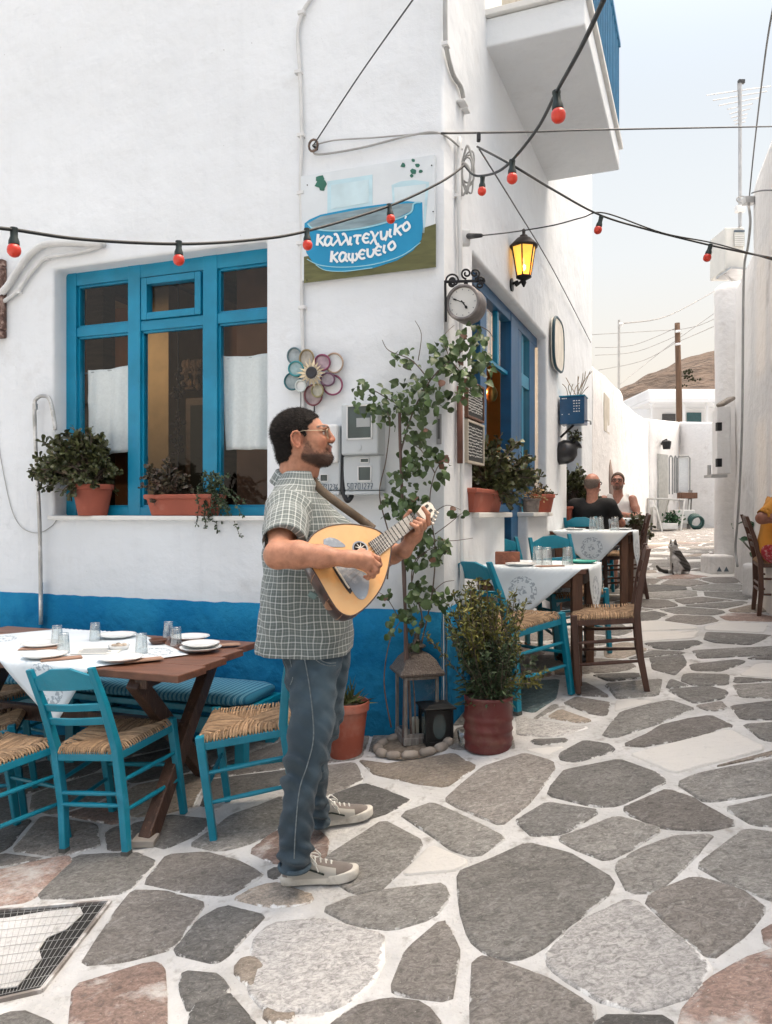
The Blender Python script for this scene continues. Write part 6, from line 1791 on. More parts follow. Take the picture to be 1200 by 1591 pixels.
# climbing vine on the corner: stakes, stems and single leaves
vb=ghit(633,1163)
vine=empty('climbing_vine',vb,"tall climbing vine tied to stakes at the white street corner",'vine')
VD=vb.y+.02
def vp(px,py,dd=0):return at(px,py,VD+dd)
for nm,pts,r,m in(('stake',[(627,1163),(630,1000),(628,850),(622,690),(621,640)],.0085,mat('stake_wood',(.15,.10,.085),rough=.9,var=.3,scale=12,stretch=(8,8,1),bump=.5)),('stake',[(640,1160),(633,1010),(627,900),(624,800)],.0075,mat('stake_wood',None))):
 mb=MB();mb.tube(smoothpts([vp(*p)for p in pts],4),r,7);mb.build(nm,m,vine,smooth=True)
BR=[([(622,705),(640,645),(668,592),(700,560),(738,528),(742,505)],.006),([(640,642),(604,620),(575,605),(550,610)],.004),([(668,592),(640,560),(605,545),(594,528)],.004),([(700,560),(730,585),(765,552)],.004),([(602,900),(606,840),(590,770),(600,715),(606,660),(602,640)],.005),([(640,1010),(656,960),(640,905),(646,870),(664,858)],.006),([(640,905),(650,868),(678,850),(700,860)],.004),([(655,1000),(672,920),(676,850),(668,780),(676,735),(690,712)],.005),([(676,830),(700,812),(718,797)],.003),([(674,840),(706,840),(735,836)],.003),([(670,800),(694,785),(716,792)],.003),([(672,920),(690,905),(706,902)],.003),([(608,1130),(597,1060),(606,995),(622,965)],.005),([(646,1160),(644,1080),(636,1000)],.006),([(676,735),(655,700),(640,690)],.004),([(620,960),(602,930),(588,920)],.003),([(650,560),(655,520),(645,498)],.003),([(742,505),(760,515),(768,530)],.003),([(700,560),(690,525),(706,505)],.003)]
for pts,r in BR:
 P=smoothpts([vp(x,y,.03*mnoise.noise(V(x*.02,y*.02,4)))for x,y in pts],5)
 mb=MB();mb.tube(P,[lerp(r,r*.45,i/(len(P)-1))for i in range(len(P))],6);mb.build('branch',STEM,vine,smooth=True)
lmeshes=[]
rng=random.Random(41)
for k in range(5):
 mb=MB();leaf_geo(mb,V(0,0,0),V(1,0,0),V(0,0,1),1.0,.72+.06*k,.10+.04*k,'heart' if k%2 else 'oval')
 lmeshes.append([mb.mesh('leaf',m,smooth=True,fix=False)for m in(LEAFDK,REDLEAF)])
CL=[(570,618,26,26),(603,640,24,24),(640,612,32,34),(690,592,42,46),(722,556,34,36),(748,572,22,18),(690,545,26,18),(628,562,20,12),(735,602,18,10),(652,655,30,28),(640,700,26,22),(665,722,30,26),(690,716,13,9),(625,745,26,24),(618,785,24,22),(645,792,30,24),(670,850,28,46),(640,872,12,8),(660,920,26,24),(692,930,14,8),(622,970,24,14),(642,958,22,14),(600,925,14,5),(735,525,22,16),(712,796,10,4),(640,1000,12,5)]
nleaf=0;rest=MB()
allv=[]
for(x,y,r,n)in CL:
 for k in range(int(n*1.7)):
  a=rng.uniform(0,2*math.pi);q=r*math.sqrt(rng.random())
  allv.append((x+q*math.cos(a),y+q*math.sin(a),rng.uniform(-.13,.10)*(r/30),1 if(x in(690,)and y==716)or rng.random()<.05 else 0))
rng.shuffle(allv)
for i,(x,y,dd,red)in enumerate(allv):
 p=vp(x,y,dd)
 dirv=rdir(rng);dirv.z-=.6;dirv.normalize()
 L_=rng.choice((.024,.034,.040,.046,.054))*rng.uniform(.9,1.12)
 nrm=V(rng.uniform(-.7,.7),-1,rng.uniform(-.2,1.0))
 if i<296:
  s_=dirv.cross(nrm).normalized();nrm=s_.cross(dirv)
  M_=Matrix((dirv*L_,nrm.cross(dirv)*L_,nrm*L_)).transposed().to_4x4();M_.translation=p
  o=bpy.data.objects.new('leaf',lmeshes[rng.randrange(5)][red]);COL.objects.link(o);o.parent=vine;o.matrix_parent_inverse=wmat(vine).inverted();o.matrix_basis=M_
 else:leaf_geo(rest,p,dirv,nrm,L_,L_*.75,.15,'heart')
stuff(rest.build('small_leaves',LEAFDK,vine,smooth=True,fix=False))
# ring of plastered stones round its foot
rc=ghit(643,1166)
ring=empty('planting_ring',rc,"low ring of pale rounded stones round the foot of the vine",'edging')
RINGM=mat('ring_stone_pale',(.28,.245,.21),rough=.9,var=.2,scale=10,bump=.8,bscale=25,col2=(.22,.18,.15),c2amt=.4,c2scale=6,objrand=.12)
for k in range(13):
 a0,a1=2*math.pi*k/13+.03,2*math.pi*(k+1)/13-.02
 rr_=random.Random(k);pts=[]
 for t in range(6):
  a=lerp(a0,a1,t/5);x,y=rc.x+.19*math.cos(a),rc.y+.05+.15*math.sin(a)
  pts.append(V(x,y,gz(x,y)+.016))
 mb=MB();mb.tube(pts,[.018,.027+rr_.uniform(0,.006),.03,.029,.027,.018],10,flat=.8)
 mb.v=[tuple(V(*v)+rdir(rr_)*.002)for v in mb.v]
 mb.build('edging_stone',RINGM,ring,smooth=True)
mb=MB();mb.lathe([(.19,.006),(.1,.014),(0,.016)],Matrix.Translation(V(rc.x,rc.y+.05,rc.z)),24,caps=False);mb.v=[(x,y,gz(x,y)+.012+.004*mnoise.noise(V(x*30,y*30,0)))for x,y,z in mb.v];mb.build('soil',mat('pale_soil',(.16,.13,.10),rough=1,var=.3,scale=40,bump=.8),ring)
# floor lanterns
gl=ghit(640,1158);gl.y+=.07;gl.x+=.03;gl.z=gz(gl.x,gl.y)
bl_=empty('floor_lantern',gl,"tall pale wooden lantern with an ornate tin roof behind the vine stems",'lantern')
PW=mat('distressed_white_wood',(.21,.195,.18),rough=.85,var=.4,scale=14,stretch=(4,4,1),bump=.3,col2=(.16,.12,.09),c2amt=.35,c2scale=12)
ORN=mat('embossed_tin',(.15,.12,.10),rough=.55,metal=.5,var=.35,scale=110,bump=.8,bscale=130,col2=(.30,.26,.22),c2amt=.35,c2scale=120)
RL=Matrix.Rotation(rad(14),3,'Z')
def lq(x,y,z):return gl+RL@V(x,y,0)+ZU*z
w2=.088
mb=MB();mb.box(lq(0,0,.02),(.2,.2,.04),RL);mb.build('base',PW,bl_,bevel=.004)
for a in(-1,1):
 for b in(-1,1):
  mb=MB();mb.bar(lq(a*w2,b*w2,.04),lq(a*w2,b*w2,.365),.017,.017,up=RL@V(0,1,0));mb.build('post',PW,bl_,bevel=.002)
for z in(.05,.358):
 for a in(-1,1):
  mb=MB();mb.bar(lq(-w2,a*w2,z),lq(w2,a*w2,z),.014,.018);mb.bar(lq(a*w2,-w2,z),lq(a*w2,w2,z),.014,.018);mb.build('rail',PW,bl_)
for a in(-1,1):
 mb=MB();mb.quad(lq(-w2,a*w2,.05),lq(w2,a*w2,.05),lq(w2,a*w2,.36),lq(-w2,a*w2,.36));mb.build('pane',GLASS,bl_)
 mb=MB();mb.quad(lq(a*w2,-w2,.05),lq(a*w2,w2,.05),lq(a*w2,w2,.36),lq(a*w2,-w2,.36));mb.build('pane',GLASS,bl_)
mb=MB();rings=[]
for hw_,z in((.098,.362),(.122,.370),(.125,.384),(.112,.40),(.085,.45),(.06,.475),(.04,.482)):
 rings.append([lq(a*hw_,b*hw_,z)for a,b in((-1,-1),(1,-1),(1,1),(-1,1))])
mb.loft(rings);mb.build('roof',ORN,bl_,bevel=.004)
mb=MB();mb.lathe([(.03,.48),(.028,.50),(.05,.512),(.05,.518),(.022,.535),(.024,.545),(.016,.552),(.016,.58),(.007,.587),(0,.588)],Matrix.Translation(gl),14);mb.build('finial',mat('dark_tin',(.10,.085,.07),metal=.5,rough=.5,var=.4),bl_,smooth=True,angle=40)
mb=MB();mb.lathe([(.03,.04),(.03,.12),(0,.122)],Matrix.Translation(gl),14);mb.build('candle',mat('cream_wax',(.6,.55,.45),rough=.5),bl_,smooth=True,angle=40)
gs=ghit(678,1158);gs.y+=.05;gs.z=gz(gs.x,gs.y)
sl=empty('floor_lantern',gs,"small black metal lantern with oval panes between the vine and the red tin",'lantern')
BM=mat('black_lantern_metal',(.022,.022,.022),rough=.5,var=.3,metal=.4)
def mq(x,y,z):return gs+RL@V(x,y,0)+ZU*z
hw_=.068
for a in(-1,1):
 for b in(-1,1):
  mb=MB();mb.bar(mq(a*hw_,b*hw_,0),mq(a*hw_,b*hw_,.19),.016,.016,up=RL@V(0,1,0));mb.build('post',BM,sl,bevel=.002)
mb=MB();mb.box(mq(0,0,.012),(.15,.15,.02),RL);mb.build('base',BM,sl,bevel=.003)
mb=MB();mb.loft([[mq(a*k,b*k,z)for a,b in((-1,-1),(1,-1),(1,1),(-1,1))]for k,z in((.072,.185),(.088,.192),(.09,.200),(.05,.212),(.02,.215))]);mb.build('roof',BM,sl,bevel=.003)
def oval_panel(f):
 """sheet with an oval hole"""
 n=28;vs=[];
 for k in range(n):
  a=2*math.pi*k/n
  c,s=math.cos(a),math.sin(a);m_=max(abs(c),abs(s))
  vs.append(f(c/m_*hw_,.10+s/m_*.085));vs.append(f(c*.036,.10+s*.066))
 mb=MB();mb.add(vs,[(2*k,2*((k+1)%n),2*((k+1)%n)+1,2*k+1)for k in range(n)]);o=mb.build('side_panel',BM,sl)
 mb=MB();mb.add([f(math.cos(2*math.pi*k/n)*.036,.10+math.sin(2*math.pi*k/n)*.066)for k in range(n)],[tuple(range(n))]);mb.build('pane',GLD,sl)
for a in(-1,1):
 oval_panel(lambda u,z:mq(u,a*hw_,z));oval_panel(lambda u,z:mq(a*hw_,u,z))
 # clear plastic cup beside the red tin
cu=ghit(722,1163);cu.y+=.02
cupo=MB();cupo.lathe([(.028,0),(.036,.075),(.035,.075),(.027,.003),(0,.003)],Matrix.Translation(V(cu.x,cu.y,gz(cu.x,cu.y)+.008)),16,caps=False);o=cupo.build('plastic_cup',THIN,smooth=True);tag(o,"clear plastic cup standing between the ring of stones and the red tin",'cup')
# ---- manhole with wire grating at the lower left
mh=empty('wire_grating',MANHOLE[0].lerp(MANHOLE[2],.5),"square plastered drain cover with broken wire mesh in the paving, lower left corner",'drain cover')
def mhp(u,v,h):
 p=(MANHOLE[0].lerp(MANHOLE[1],u)).lerp(MANHOLE[3].lerp(MANHOLE[2],u),v);return V(p.x,p.y,gz(p.x,p.y)+h)
mb=MB();mb.quad(mhp(0,0,.004),mhp(1,0,.004),mhp(1,1,.004),mhp(0,1,.004));mb.build('pit',mat('drain_dark',(.02,.02,.02),rough=.9),mh)
for a,b in(((0,0),(1,0)),((1,0),(1,1)),((0,1),(1,1))):
 mb=MB();mb.bar(mhp(*a,.006),mhp(*b,.006),.012,.014);mb.build('rim',mat('rusty_angle_iron',(.25,.22,.2),rough=.8,var=.4,col2=(.6,.6,.6),c2amt=.6,c2scale=9),mh)
mb=MB();outl=[(-.1,.10),(.25,.12),(.55,.08),(.80,.06),(.86,.16),(.80,.34),(.66,.42),(.64,.55),(.72,.66),(.66,.80),(.58,.92),(.2,.90),(-.1,.88)]
mb.prism([mhp(u,v,.007)for u,v in outl],V(0,0,.0065));mb.build('plaster_patch',JOINT,mh,bevel=.003)
mb=MB()
for k in range(20):
 u=.03+k*.05
 mb.bar(mhp(u,.02,.0145),mhp(u+.02,.98,.0145),.0013,.0013)
 if k%2:mb.bar(mhp(.0,u,.0165),mhp(.99,u,.0165),.0011,.0011)
stuff(mb.build('wire_mesh',mat('mesh_wire',(.34,.34,.335),rough=.6,var=.3),mh))
# ==== FAR END OF THE ALLEY AND BEYOND
# ---- hill
hm=MB();nxh,nyh=90,46
for j in range(nyh+1):
 for i in range(nxh+1):
  x=lerp(20,260,i/nxh);y=lerp(110,330,j/nyh)
  t=max(0,min(1,(y-110)/150));t=t*t*(3-2*t)
  pxr=600+1200*x/260
  ridge=float(np.interp(pxr,[650,880,950,1010,1060,1110,1200,1400,1800],[20,32,41.5,47.5,52,55.5,60,66,60]))
  z=ridge*t+1.4*mnoise.noise(V(x*.06,y*.06,0))*t+.5*mnoise.noise(V(x*.25,y*.25,7))*t-2*(1-t)
  # faint terraces
  z+=.35*math.sin(z*1.6)*t
  hm.v.append((x,y,z))
hm.f=[(j*(nxh+1)+i,j*(nxh+1)+i+1,(j+1)*(nxh+1)+i+1,(j+1)*(nxh+1)+i)for j in range(nyh)for i in range(nxh)];hm.mi=[0]*len(hm.f)
HILL=mat('dry_hillside',(.15,.108,.080),rough=1,var=.35,scale=.12,bump=1.0,bscale=.5,col2=(.060,.042,.030),c2amt=.62,c2scale=.34,stretch=(.6,.6,1.9),chips=(.30,.24,.19))
[n for n in HILL.node_tree.nodes if n.type=='TEX_NOISE' and abs(n.inputs['Scale'].default_value-22)<.1][0].inputs['Scale'].default_value=.5
[n for n in HILL.node_tree.nodes if n.type=='BUMP'][0].inputs['Distance'].default_value=1.5
structure(hm.build('hill',HILL,smooth=True,fix=False))
rng=random.Random(77)
# bushes on the slope below the pole, and dark olive clumps
for k,(px,py)in enumerate(((1066,585),(1078,590),(1070,577),(1060,600))):
 d=205;p=at(px,py,d)
 mb=MB()
 for j in range(16):mb.sphere(p+V(rng.gauss(0,.7),rng.gauss(0,.6),rng.gauss(0,.25)),rng.uniform(.2,.4),6,4)
 o=mb.build('hillside_bush',mat('dark_bush',(.05,.05,.025),rough=1,var=.4,scale=.6),smooth=True);tag(o,"dark dry bush on the brown hillside behind the wooden pole",'bush','bushes on the hillside');stuff(o)
 # ---- white house below the hill
HD=44
def hp(px,py,d=HD):return at(px,py,d)
fh=empty('far_white_house',hp(1050,650),"low white flat roofed house with a pergola below the brown hill",'building')
def dbox(mb,px0,py0,px1,py1,d0,d1):
 a,b=hp(px0,py0,d0),hp(px1,py1,d0);mb.box(V((a.x+b.x)/2,(d0+d1)/2,(a.z+b.z)/2),(abs(b.x-a.x),d1-d0,abs(a.z-b.z)))
FW=mat('far_white_wall',(.72,.72,.72),rough=.9,var=.05,scale=.6)
mb=MB();dbox(mb,1006,604,1160,624,47,55);mb.build('upper_storey',FW,fh,bevel=.15)
mb=MB();dbox(mb,1012,622,1160,675,45.5,54);mb.build('wall',FW,fh)
mb=MB();dbox(mb,1008,621,1165,625,43,46);mb.build('pergola_roof',FW,fh)
for px in(1012,1062,1098):
 mb=MB();dbox(mb,px,625,px+3,680,43.2,43.4);mb.build('pergola_post',FW,fh)
mb=MB();dbox(mb,1068,641,1090,668,45.4,45.6);mb.build('window',mat('far_window_teal',(.03,.09,.10),rough=.5),fh)
mb=MB();dbox(mb,1030,643,1050,668,45.4,45.6);mb.build('window',mat('far_window_dark',(.06,.06,.06),rough=.5),fh)
mb=MB();mb.tube([hp(1010,630,43.1),hp(1018,622,43.1)],.09,5);mb.tube([hp(1108,630,43.1),hp(1100,622,43.1)],.09,5);mb.build('pergola_brace',FW,fh)
# ---- poles and overhead wires
pole=empty('utility_pole',at(1054,660,30),"leaning brown wooden utility pole in front of the hill",'pole')
mb=MB();mb.tube([at(1056,690,30),at(1055,600,30),at(1052.5,502,30)],[.12,.115,.10],9);mb.build('post',mat('old_pole_wood',(.13,.075,.045),rough=.9,var=.3,scale=2,stretch=(6,6,.6)),pole,smooth=True)
for y in(515,535):
 mb=MB();mb.tube([at(1050,y,29.85),at(1058,y-1,29.85)],.05,6);mb.build('insulator',FW,pole)
mast=empty('thin_mast',at(962,600,15),"thin pale metal mast rising from the low alley wall",'pole')
mb=MB();mb.tube([at(961.5,610,14),at(962,497,14)],.022,6);mb.build('tube',mat('pale_metal',(.5,.48,.45),rough=.5,metal=.3),mast)
mb=MB();mb.tube([at(961,503,14),at(968,504,14)],.03,6);mb.build('insulator',PVC,mast)
PW_=mat('pale_overhead_wire',(.34,.32,.30),rough=.7)
WLB=["pale wire sagging from the thin mast up to the right houses","uppermost pale wire meeting the wooden pole from the left","pale wire just under the uppermost one left of the wooden pole","pale wire rising steeply from the low wall past the wooden pole","flat pale wire reaching the pole top from the cafe edge","short pale wire from the pole top to the right houses","lowest pale wire left of the wooden pole","lower short pale wire from the pole to the right houses"]
for k,pts in enumerate(([(963,503,14),(1040,490,20),(1120,447,24)],[(925,540,30),(985,536,30),(1054,508,30)],[(925,552,32),(990,546,32),(1060,518,30)],[(960,600,28),(1010,560,30),(1056,525,30),(1120,480,30)],[(920,520,30),(1054,512,30)],[(1056,512,30),(1085,506,28),(1118,492,24)],[(930,575,30),(1000,560,30),(1054,530,30)],[(1056,530,30),(1080,520,26),(1114,505,22)])):
 wire('overhead_wire',[at(*p)for p in pts],.012,PW_,WLB[k],'wire','overhead wires by the pole',sub=5,n=4)
wire('overhead_wire',[at(1208,-20,4.2),at(1190,80,6),at(1172,230,8.0),at(1164,312,8.8)],.007,DARKW,"dark cable coming down to the parapet of the tower house")
# ---- things on the right-hand houses
rt_=RW.pt(1164,312,-.05)
rc_=empty('cable_bracket',rt_,"small cable bracket with a wire loop at the tower house parapet",'bracket')
mb=MB();mb.box(rt_,(.10,.08,.06));mb.build('bracket',STEEL,rc_)
mb=MB();mb.tube([at(1153+8*math.cos(t),310+5*math.sin(t),8.8)for t in[x*.4 for x in range(17)]],.008,5);mb.build('loop',PCABLE,rc_)
conduit('wall_cable',RW,[(1163,318),(1166,345),(1162,385),(1157,410),(1155,470),(1154,600),(1152,700),(1147,800),(1143,850),(1146,880)],.012,PCABLE,"grey cable running down the tower house wall to the paving",off=-.04)
conduit('wall_cable',RW,[(1168,300),(1185,296),(1215,296)],.006,DARKW,"thin dark cable along the top of the tower house",off=-.06)
ac=empty('air_conditioner',at(1142,395,11.3),"white air conditioner outdoor unit on a bracket on the lower right roof",'air conditioner')
AD=11.25
def ap(px,py,d=AD):return at(px,py,d)
a,b=ap(1127,352),ap(1158,420);cxx=(a+b)/2;sz_=(abs(a.x-b.x),.55,abs(a.z-b.z))
mb=MB();mb.box(cxx+V(0,.28,0),sz_);mb.build('case',mat('ac_cream',(.62,.61,.57),rough=.5,var=.05),ac,bevel=.03,seg=3)
mb=MB();p=ap(1149,372,AD-.012);mb.box(p,(.15,.012,.20));mb.build('grille',mat('ac_panel',(.48,.48,.45)),ac)
mb=MB();p=ap(1149,359,AD-.014);mb.box(p,(.15,.014,.025));mb.build('grille_slot',INK,ac)
for k in range(6):
 mb=MB();p=ap(1149,366+k*3,AD-.02);mb.box(p,(.13,.006,.008));mb.build('slat',PVC,ac)
mb=MB();a,b=ap(1124,424),ap(1160,427);mb.bar(a,b,.5,.03);mb.bar(ap(1126,427),ap(1144,440),.03,.03);mb.build('wall_bracket',STEEL,ac)
ant=empty('tv_antenna',ap(1150,345),"tall rooftop television antenna with eight thin cross rods",'antenna')
ALU=mat('antenna_aluminium',(.45,.45,.45),rough=.5,metal=.4)
mb=MB();mb.tube([ap(1150,352),ap(1150,124)],.024,7);mb.build('mast',ALU,ant)
mb=MB();mb.tube([ap(1147,130),ap(1150,195)],.012,5);mb.build('boom',ALU,ant)
for y,x0,x1,dy in((142,1098,1198,-14),(150,1108,1192,-14),(158,1117,1180,-12),(164,1130,1170,-9),(171,1134,1166,-8),(177,1136,1162,-6),(182,1140,1160,-5),(187,1142,1158,-4)):
 mb=MB();mb.tube([ap(x0,y+6),ap(x1,y+6+dy)],.008,4);mb.build('cross_rod',ALU,ant)
mb=MB();mb.box(ap(1152,127),(.09,.05,.05));mb.build('dipole_box',DARKW,ant)
mb=MB();mb.box(ap(1150,325),(.13,.08,.10));mb.build('amplifier',PVC,ant,bevel=.01)
# shutter reveal on the low corner house and its iron hinges
C_=V(c1 .x,c1 .y,0)
wn_=empty('shuttered_window',at(1118,680,c1 .y-.3),"narrow recessed window with iron hinges on the corner house",'window')
SHD=c1 .y+(-.05)
def cp(px,py,d=None):return RW.pt(px,py,yC-.02)
mb=MB();s0,zt0=RW.uv(1113,640,yC);s1_,_=RW.uv(1121,640,yC);_,zb0=RW.uv(1117,738,yC)
mb.wbox(RW,min(s0,s1_),max(s0,s1_),yC-.045,yC+.1,zb0,zt0);mb.build('frame',OLDWHITE,wn_,bevel=.01)
for py in(663,719):
 mb=MB();p=RW.pt(1117,py,yC-.08);mb.box(p,(.05,.05,.09));mb.build('hinge',IRON,wn_)
mb=MB();p=RW.pt(1112,740,yC-.12);mb.box(p,(.17,.2,.03));mb.tube([p+V(-.07,0,0),p+V(-.07,0,.12)],.02,6);mb.build('iron_shelf',STEEL,wn_)
el=empty('eave_stone',at(1114,620,c1 .y),"rough stone drip ledge above the narrow window",'ledge')
mb=MB();p=RW.pt(1114,622,yC-.1);mb.bar(p+V(.02,-.02,-.06),p+V(.18,.03,.03),.12,.045);mb.build('slab',RINGM,el,bevel=.02)
ub=empty('utility_cabinet',at(1118,890,c1 .y),"low whitewashed utility box with triangular vents at the corner house foot",'cabinet')
bx_=ghit(1121,892);mb=MB();mb.box(bx_+V(0,.12,.10),(.30,.3,.26));mb.build('box',OLDWHITE,ub,bevel=.03,seg=3)
for px in(1118,1129):
 q0=at(px,888,bx_.y-.035);mb=MB();mb.prism([q0+V(-.03,0,0),q0+V(.03,0,0),q0+V(.0,0,.06)],V(0,.02,0));mb.build('vent',INK,ub)
 # ---- courtyard at the end: iron table, leaning screen, hose, lamp, boxes
ED=19.5
def ep(px,py,d=ED):return at(px,py,d)
IRW=mat('white_painted_iron',(.62,.62,.60),rough=.5,var=.1)
it=empty('iron_table',ep(1048,822),"white iron garden table with splayed legs at the end of the alley",'table')
tz_=ep(1048,776).z
def gp_(px,py):return ghit(px,py)
l0=gp_(1028,826);ED=l0 .y
def ep(px,py,d=None):return at(px,py,ED if d is None else d)
tl,tr_,tbk=ep(1014,773),ep(1066,775),1.0
mb=MB();mb.add([tl,tr_,tr_+V(.1,1.0,0),tl+V(.15,1.0,0)],[(0,1,2,3)]);o=mb.build('top',IRW,it);md=o.modifiers.new('s','SOLIDIFY');md.thickness=.03
for x0,x1,yy in((1017,1029,0),(1064,1058,0),(1040,1026,1.0),(1072,1068,1.0)):
 mb=MB();a,b=at(x0,776,ED+yy),at(x1,824,ED+yy);b.z=gz(b.x,b.y);mb.tube([a,b],.022,6);mb.build('leg',IRW,it)
bxo=MB();p=ep(1044,818,ED-.05);bxo.box(p+V(0,.3,0),(.42,.4,.16));o=bxo.build('white_crate',IRW,bevel=.02);tag(o,"low white crate under the iron table",'crate')
scn=empty('folding_screen',at(1056,740,ED+1.2),"pale folded screen of metal frames leaning on the end wall behind the iron table",'screen')
SD=ED+1.3
FRM=mat('screen_frame_grey',(.20,.21,.21),rough=.5,var=.2)
def frame_px(x0,y0,x1,y1,m=FRM,r=.02):
 mb=MB();mb.tube([at(x0,y1,SD),at(x0,y0+3,SD),at(x0+2,y0,SD),at(x1-2,y0,SD),at(x1,y0+3,SD),at(x1,y1,SD)],r,5);mb.build('frame',m,scn)
frame_px(1040,708,1045,768);frame_px(1048,708,1051,766);frame_px(1053,709,1072,766)
mb=MB();mb.add([at(1055,711,SD+.03),at(1070,711,SD+.03),at(1070,764,SD+.03),at(1055,764,SD+.03)],[(0,1,2,3)]);mb.build('panel',mat('louvred_panel',(.55,.57,.58),rough=.8,var=.2,scale=20,stretch=(1,1,20)),scn)
hs=empty('garden_hose',ep(1080,815),"coiled dark green garden hose by the end wall",'hose')
hb_=ep(1080,818,ED+.6)
for k in range(4):
 mb=MB();mb.tube([hb_+V(.17*math.cos(t)+.02*k,.05*math.sin(t+k),.16+.17*math.sin(t)-.02*k)for t in[x*2*math.pi/18 for x in range(19)]],.03,6,caps=False);mb.build('coil',mat('hose_green',(.012,.055,.05),rough=.5),hs,smooth=True)
bn=empty('white_basin',ep(1060,805),"white stone basin with a small green plant under the iron table",'basin')
mb=MB();p=ep(1060,803,ED+1.1);mb.box(p,(.55,.4,.38));mb.build('body',IRW,bn,bevel=.02)
lb=MB()
for k in range(120):
 leaf_geo(lb,ep(1045,808,ED+.7)+V(rng.gauss(0,.10),rng.gauss(0,.1),rng.gauss(0,.09)),rdir(rng,.4),rdir(rng),.12,.06,.1,'oval')
stuff(lb.build('foliage',mat('basin_plant',(.03,.10,.04),island=.4),bn,fix=False))
bd_=MB();bd_.bar(at(1070,828,ED+.9),at(1073,762,ED+1.25),.10,.04);o=bd_.build('leaning_board',mat('grey_board',(.17,.16,.15),rough=.8));tag(o,"dark narrow board leaning on the end wall beside the hose",'board')
pb=MB();p=ep(1068,770,ED+1.1);pb.box(p,(.45,.3,.16));o=pb.build('wooden_box',WOOD,bevel=.01);tag(o,"brown box on a shelf behind the iron table",'box')
wl_=empty('wall_lamp',at(1034,690,EW.o.y),"small dark wall lamp above the doorway at the alley end",'lamp')
p=EW.pt(1036,690,-.25)
mb=MB();mb.tube([EW.pt(1028,690,0),EW.pt(1030,686,-.1),p+V(0,0,.12)],.03,6);mb.build('arm',IRON,wl_)
mb=MB();mb.lathe([(.07,.10),(.13,.07),(.12,-.02),(.10,-.14),(0,-.14)],Matrix.Translation(p),10);mb.build('shade',IRON,wl_)
wp=MB();wp.tube([gp_(1012,824),ep(1013,788),ep(1017,786),ep(1019,792)],.035,6);o=wp.build('standpipe',IRW,smooth=True);tag(o,"short white standpipe with a crook by the alley end doorway",'pipe')
# ---- parasol tip behind the seated men
um=empty('closed_parasol',at(950,720,12),"tip of a closed pale parasol sticking up behind the man in the white vest",'parasol')
mb=MB();p=at(949,735,12);mb.tube([V(p.x,p.y,gz(p.x,p.y)),at(949.5,742,12),at(948.5,714,12)],[.03,.05,.006],8);mb.build('folded_canopy',mat('parasol_cloth',(.38,.30,.26),rough=.9,var=.2),um,smooth=True)
mb=MB();mb.tube([V(p.x,p.y,gz(p.x,p.y)),V(p.x,p.y,gz(p.x,p.y)+.6)],.025,7);mb.build('pole',STEEL,um)
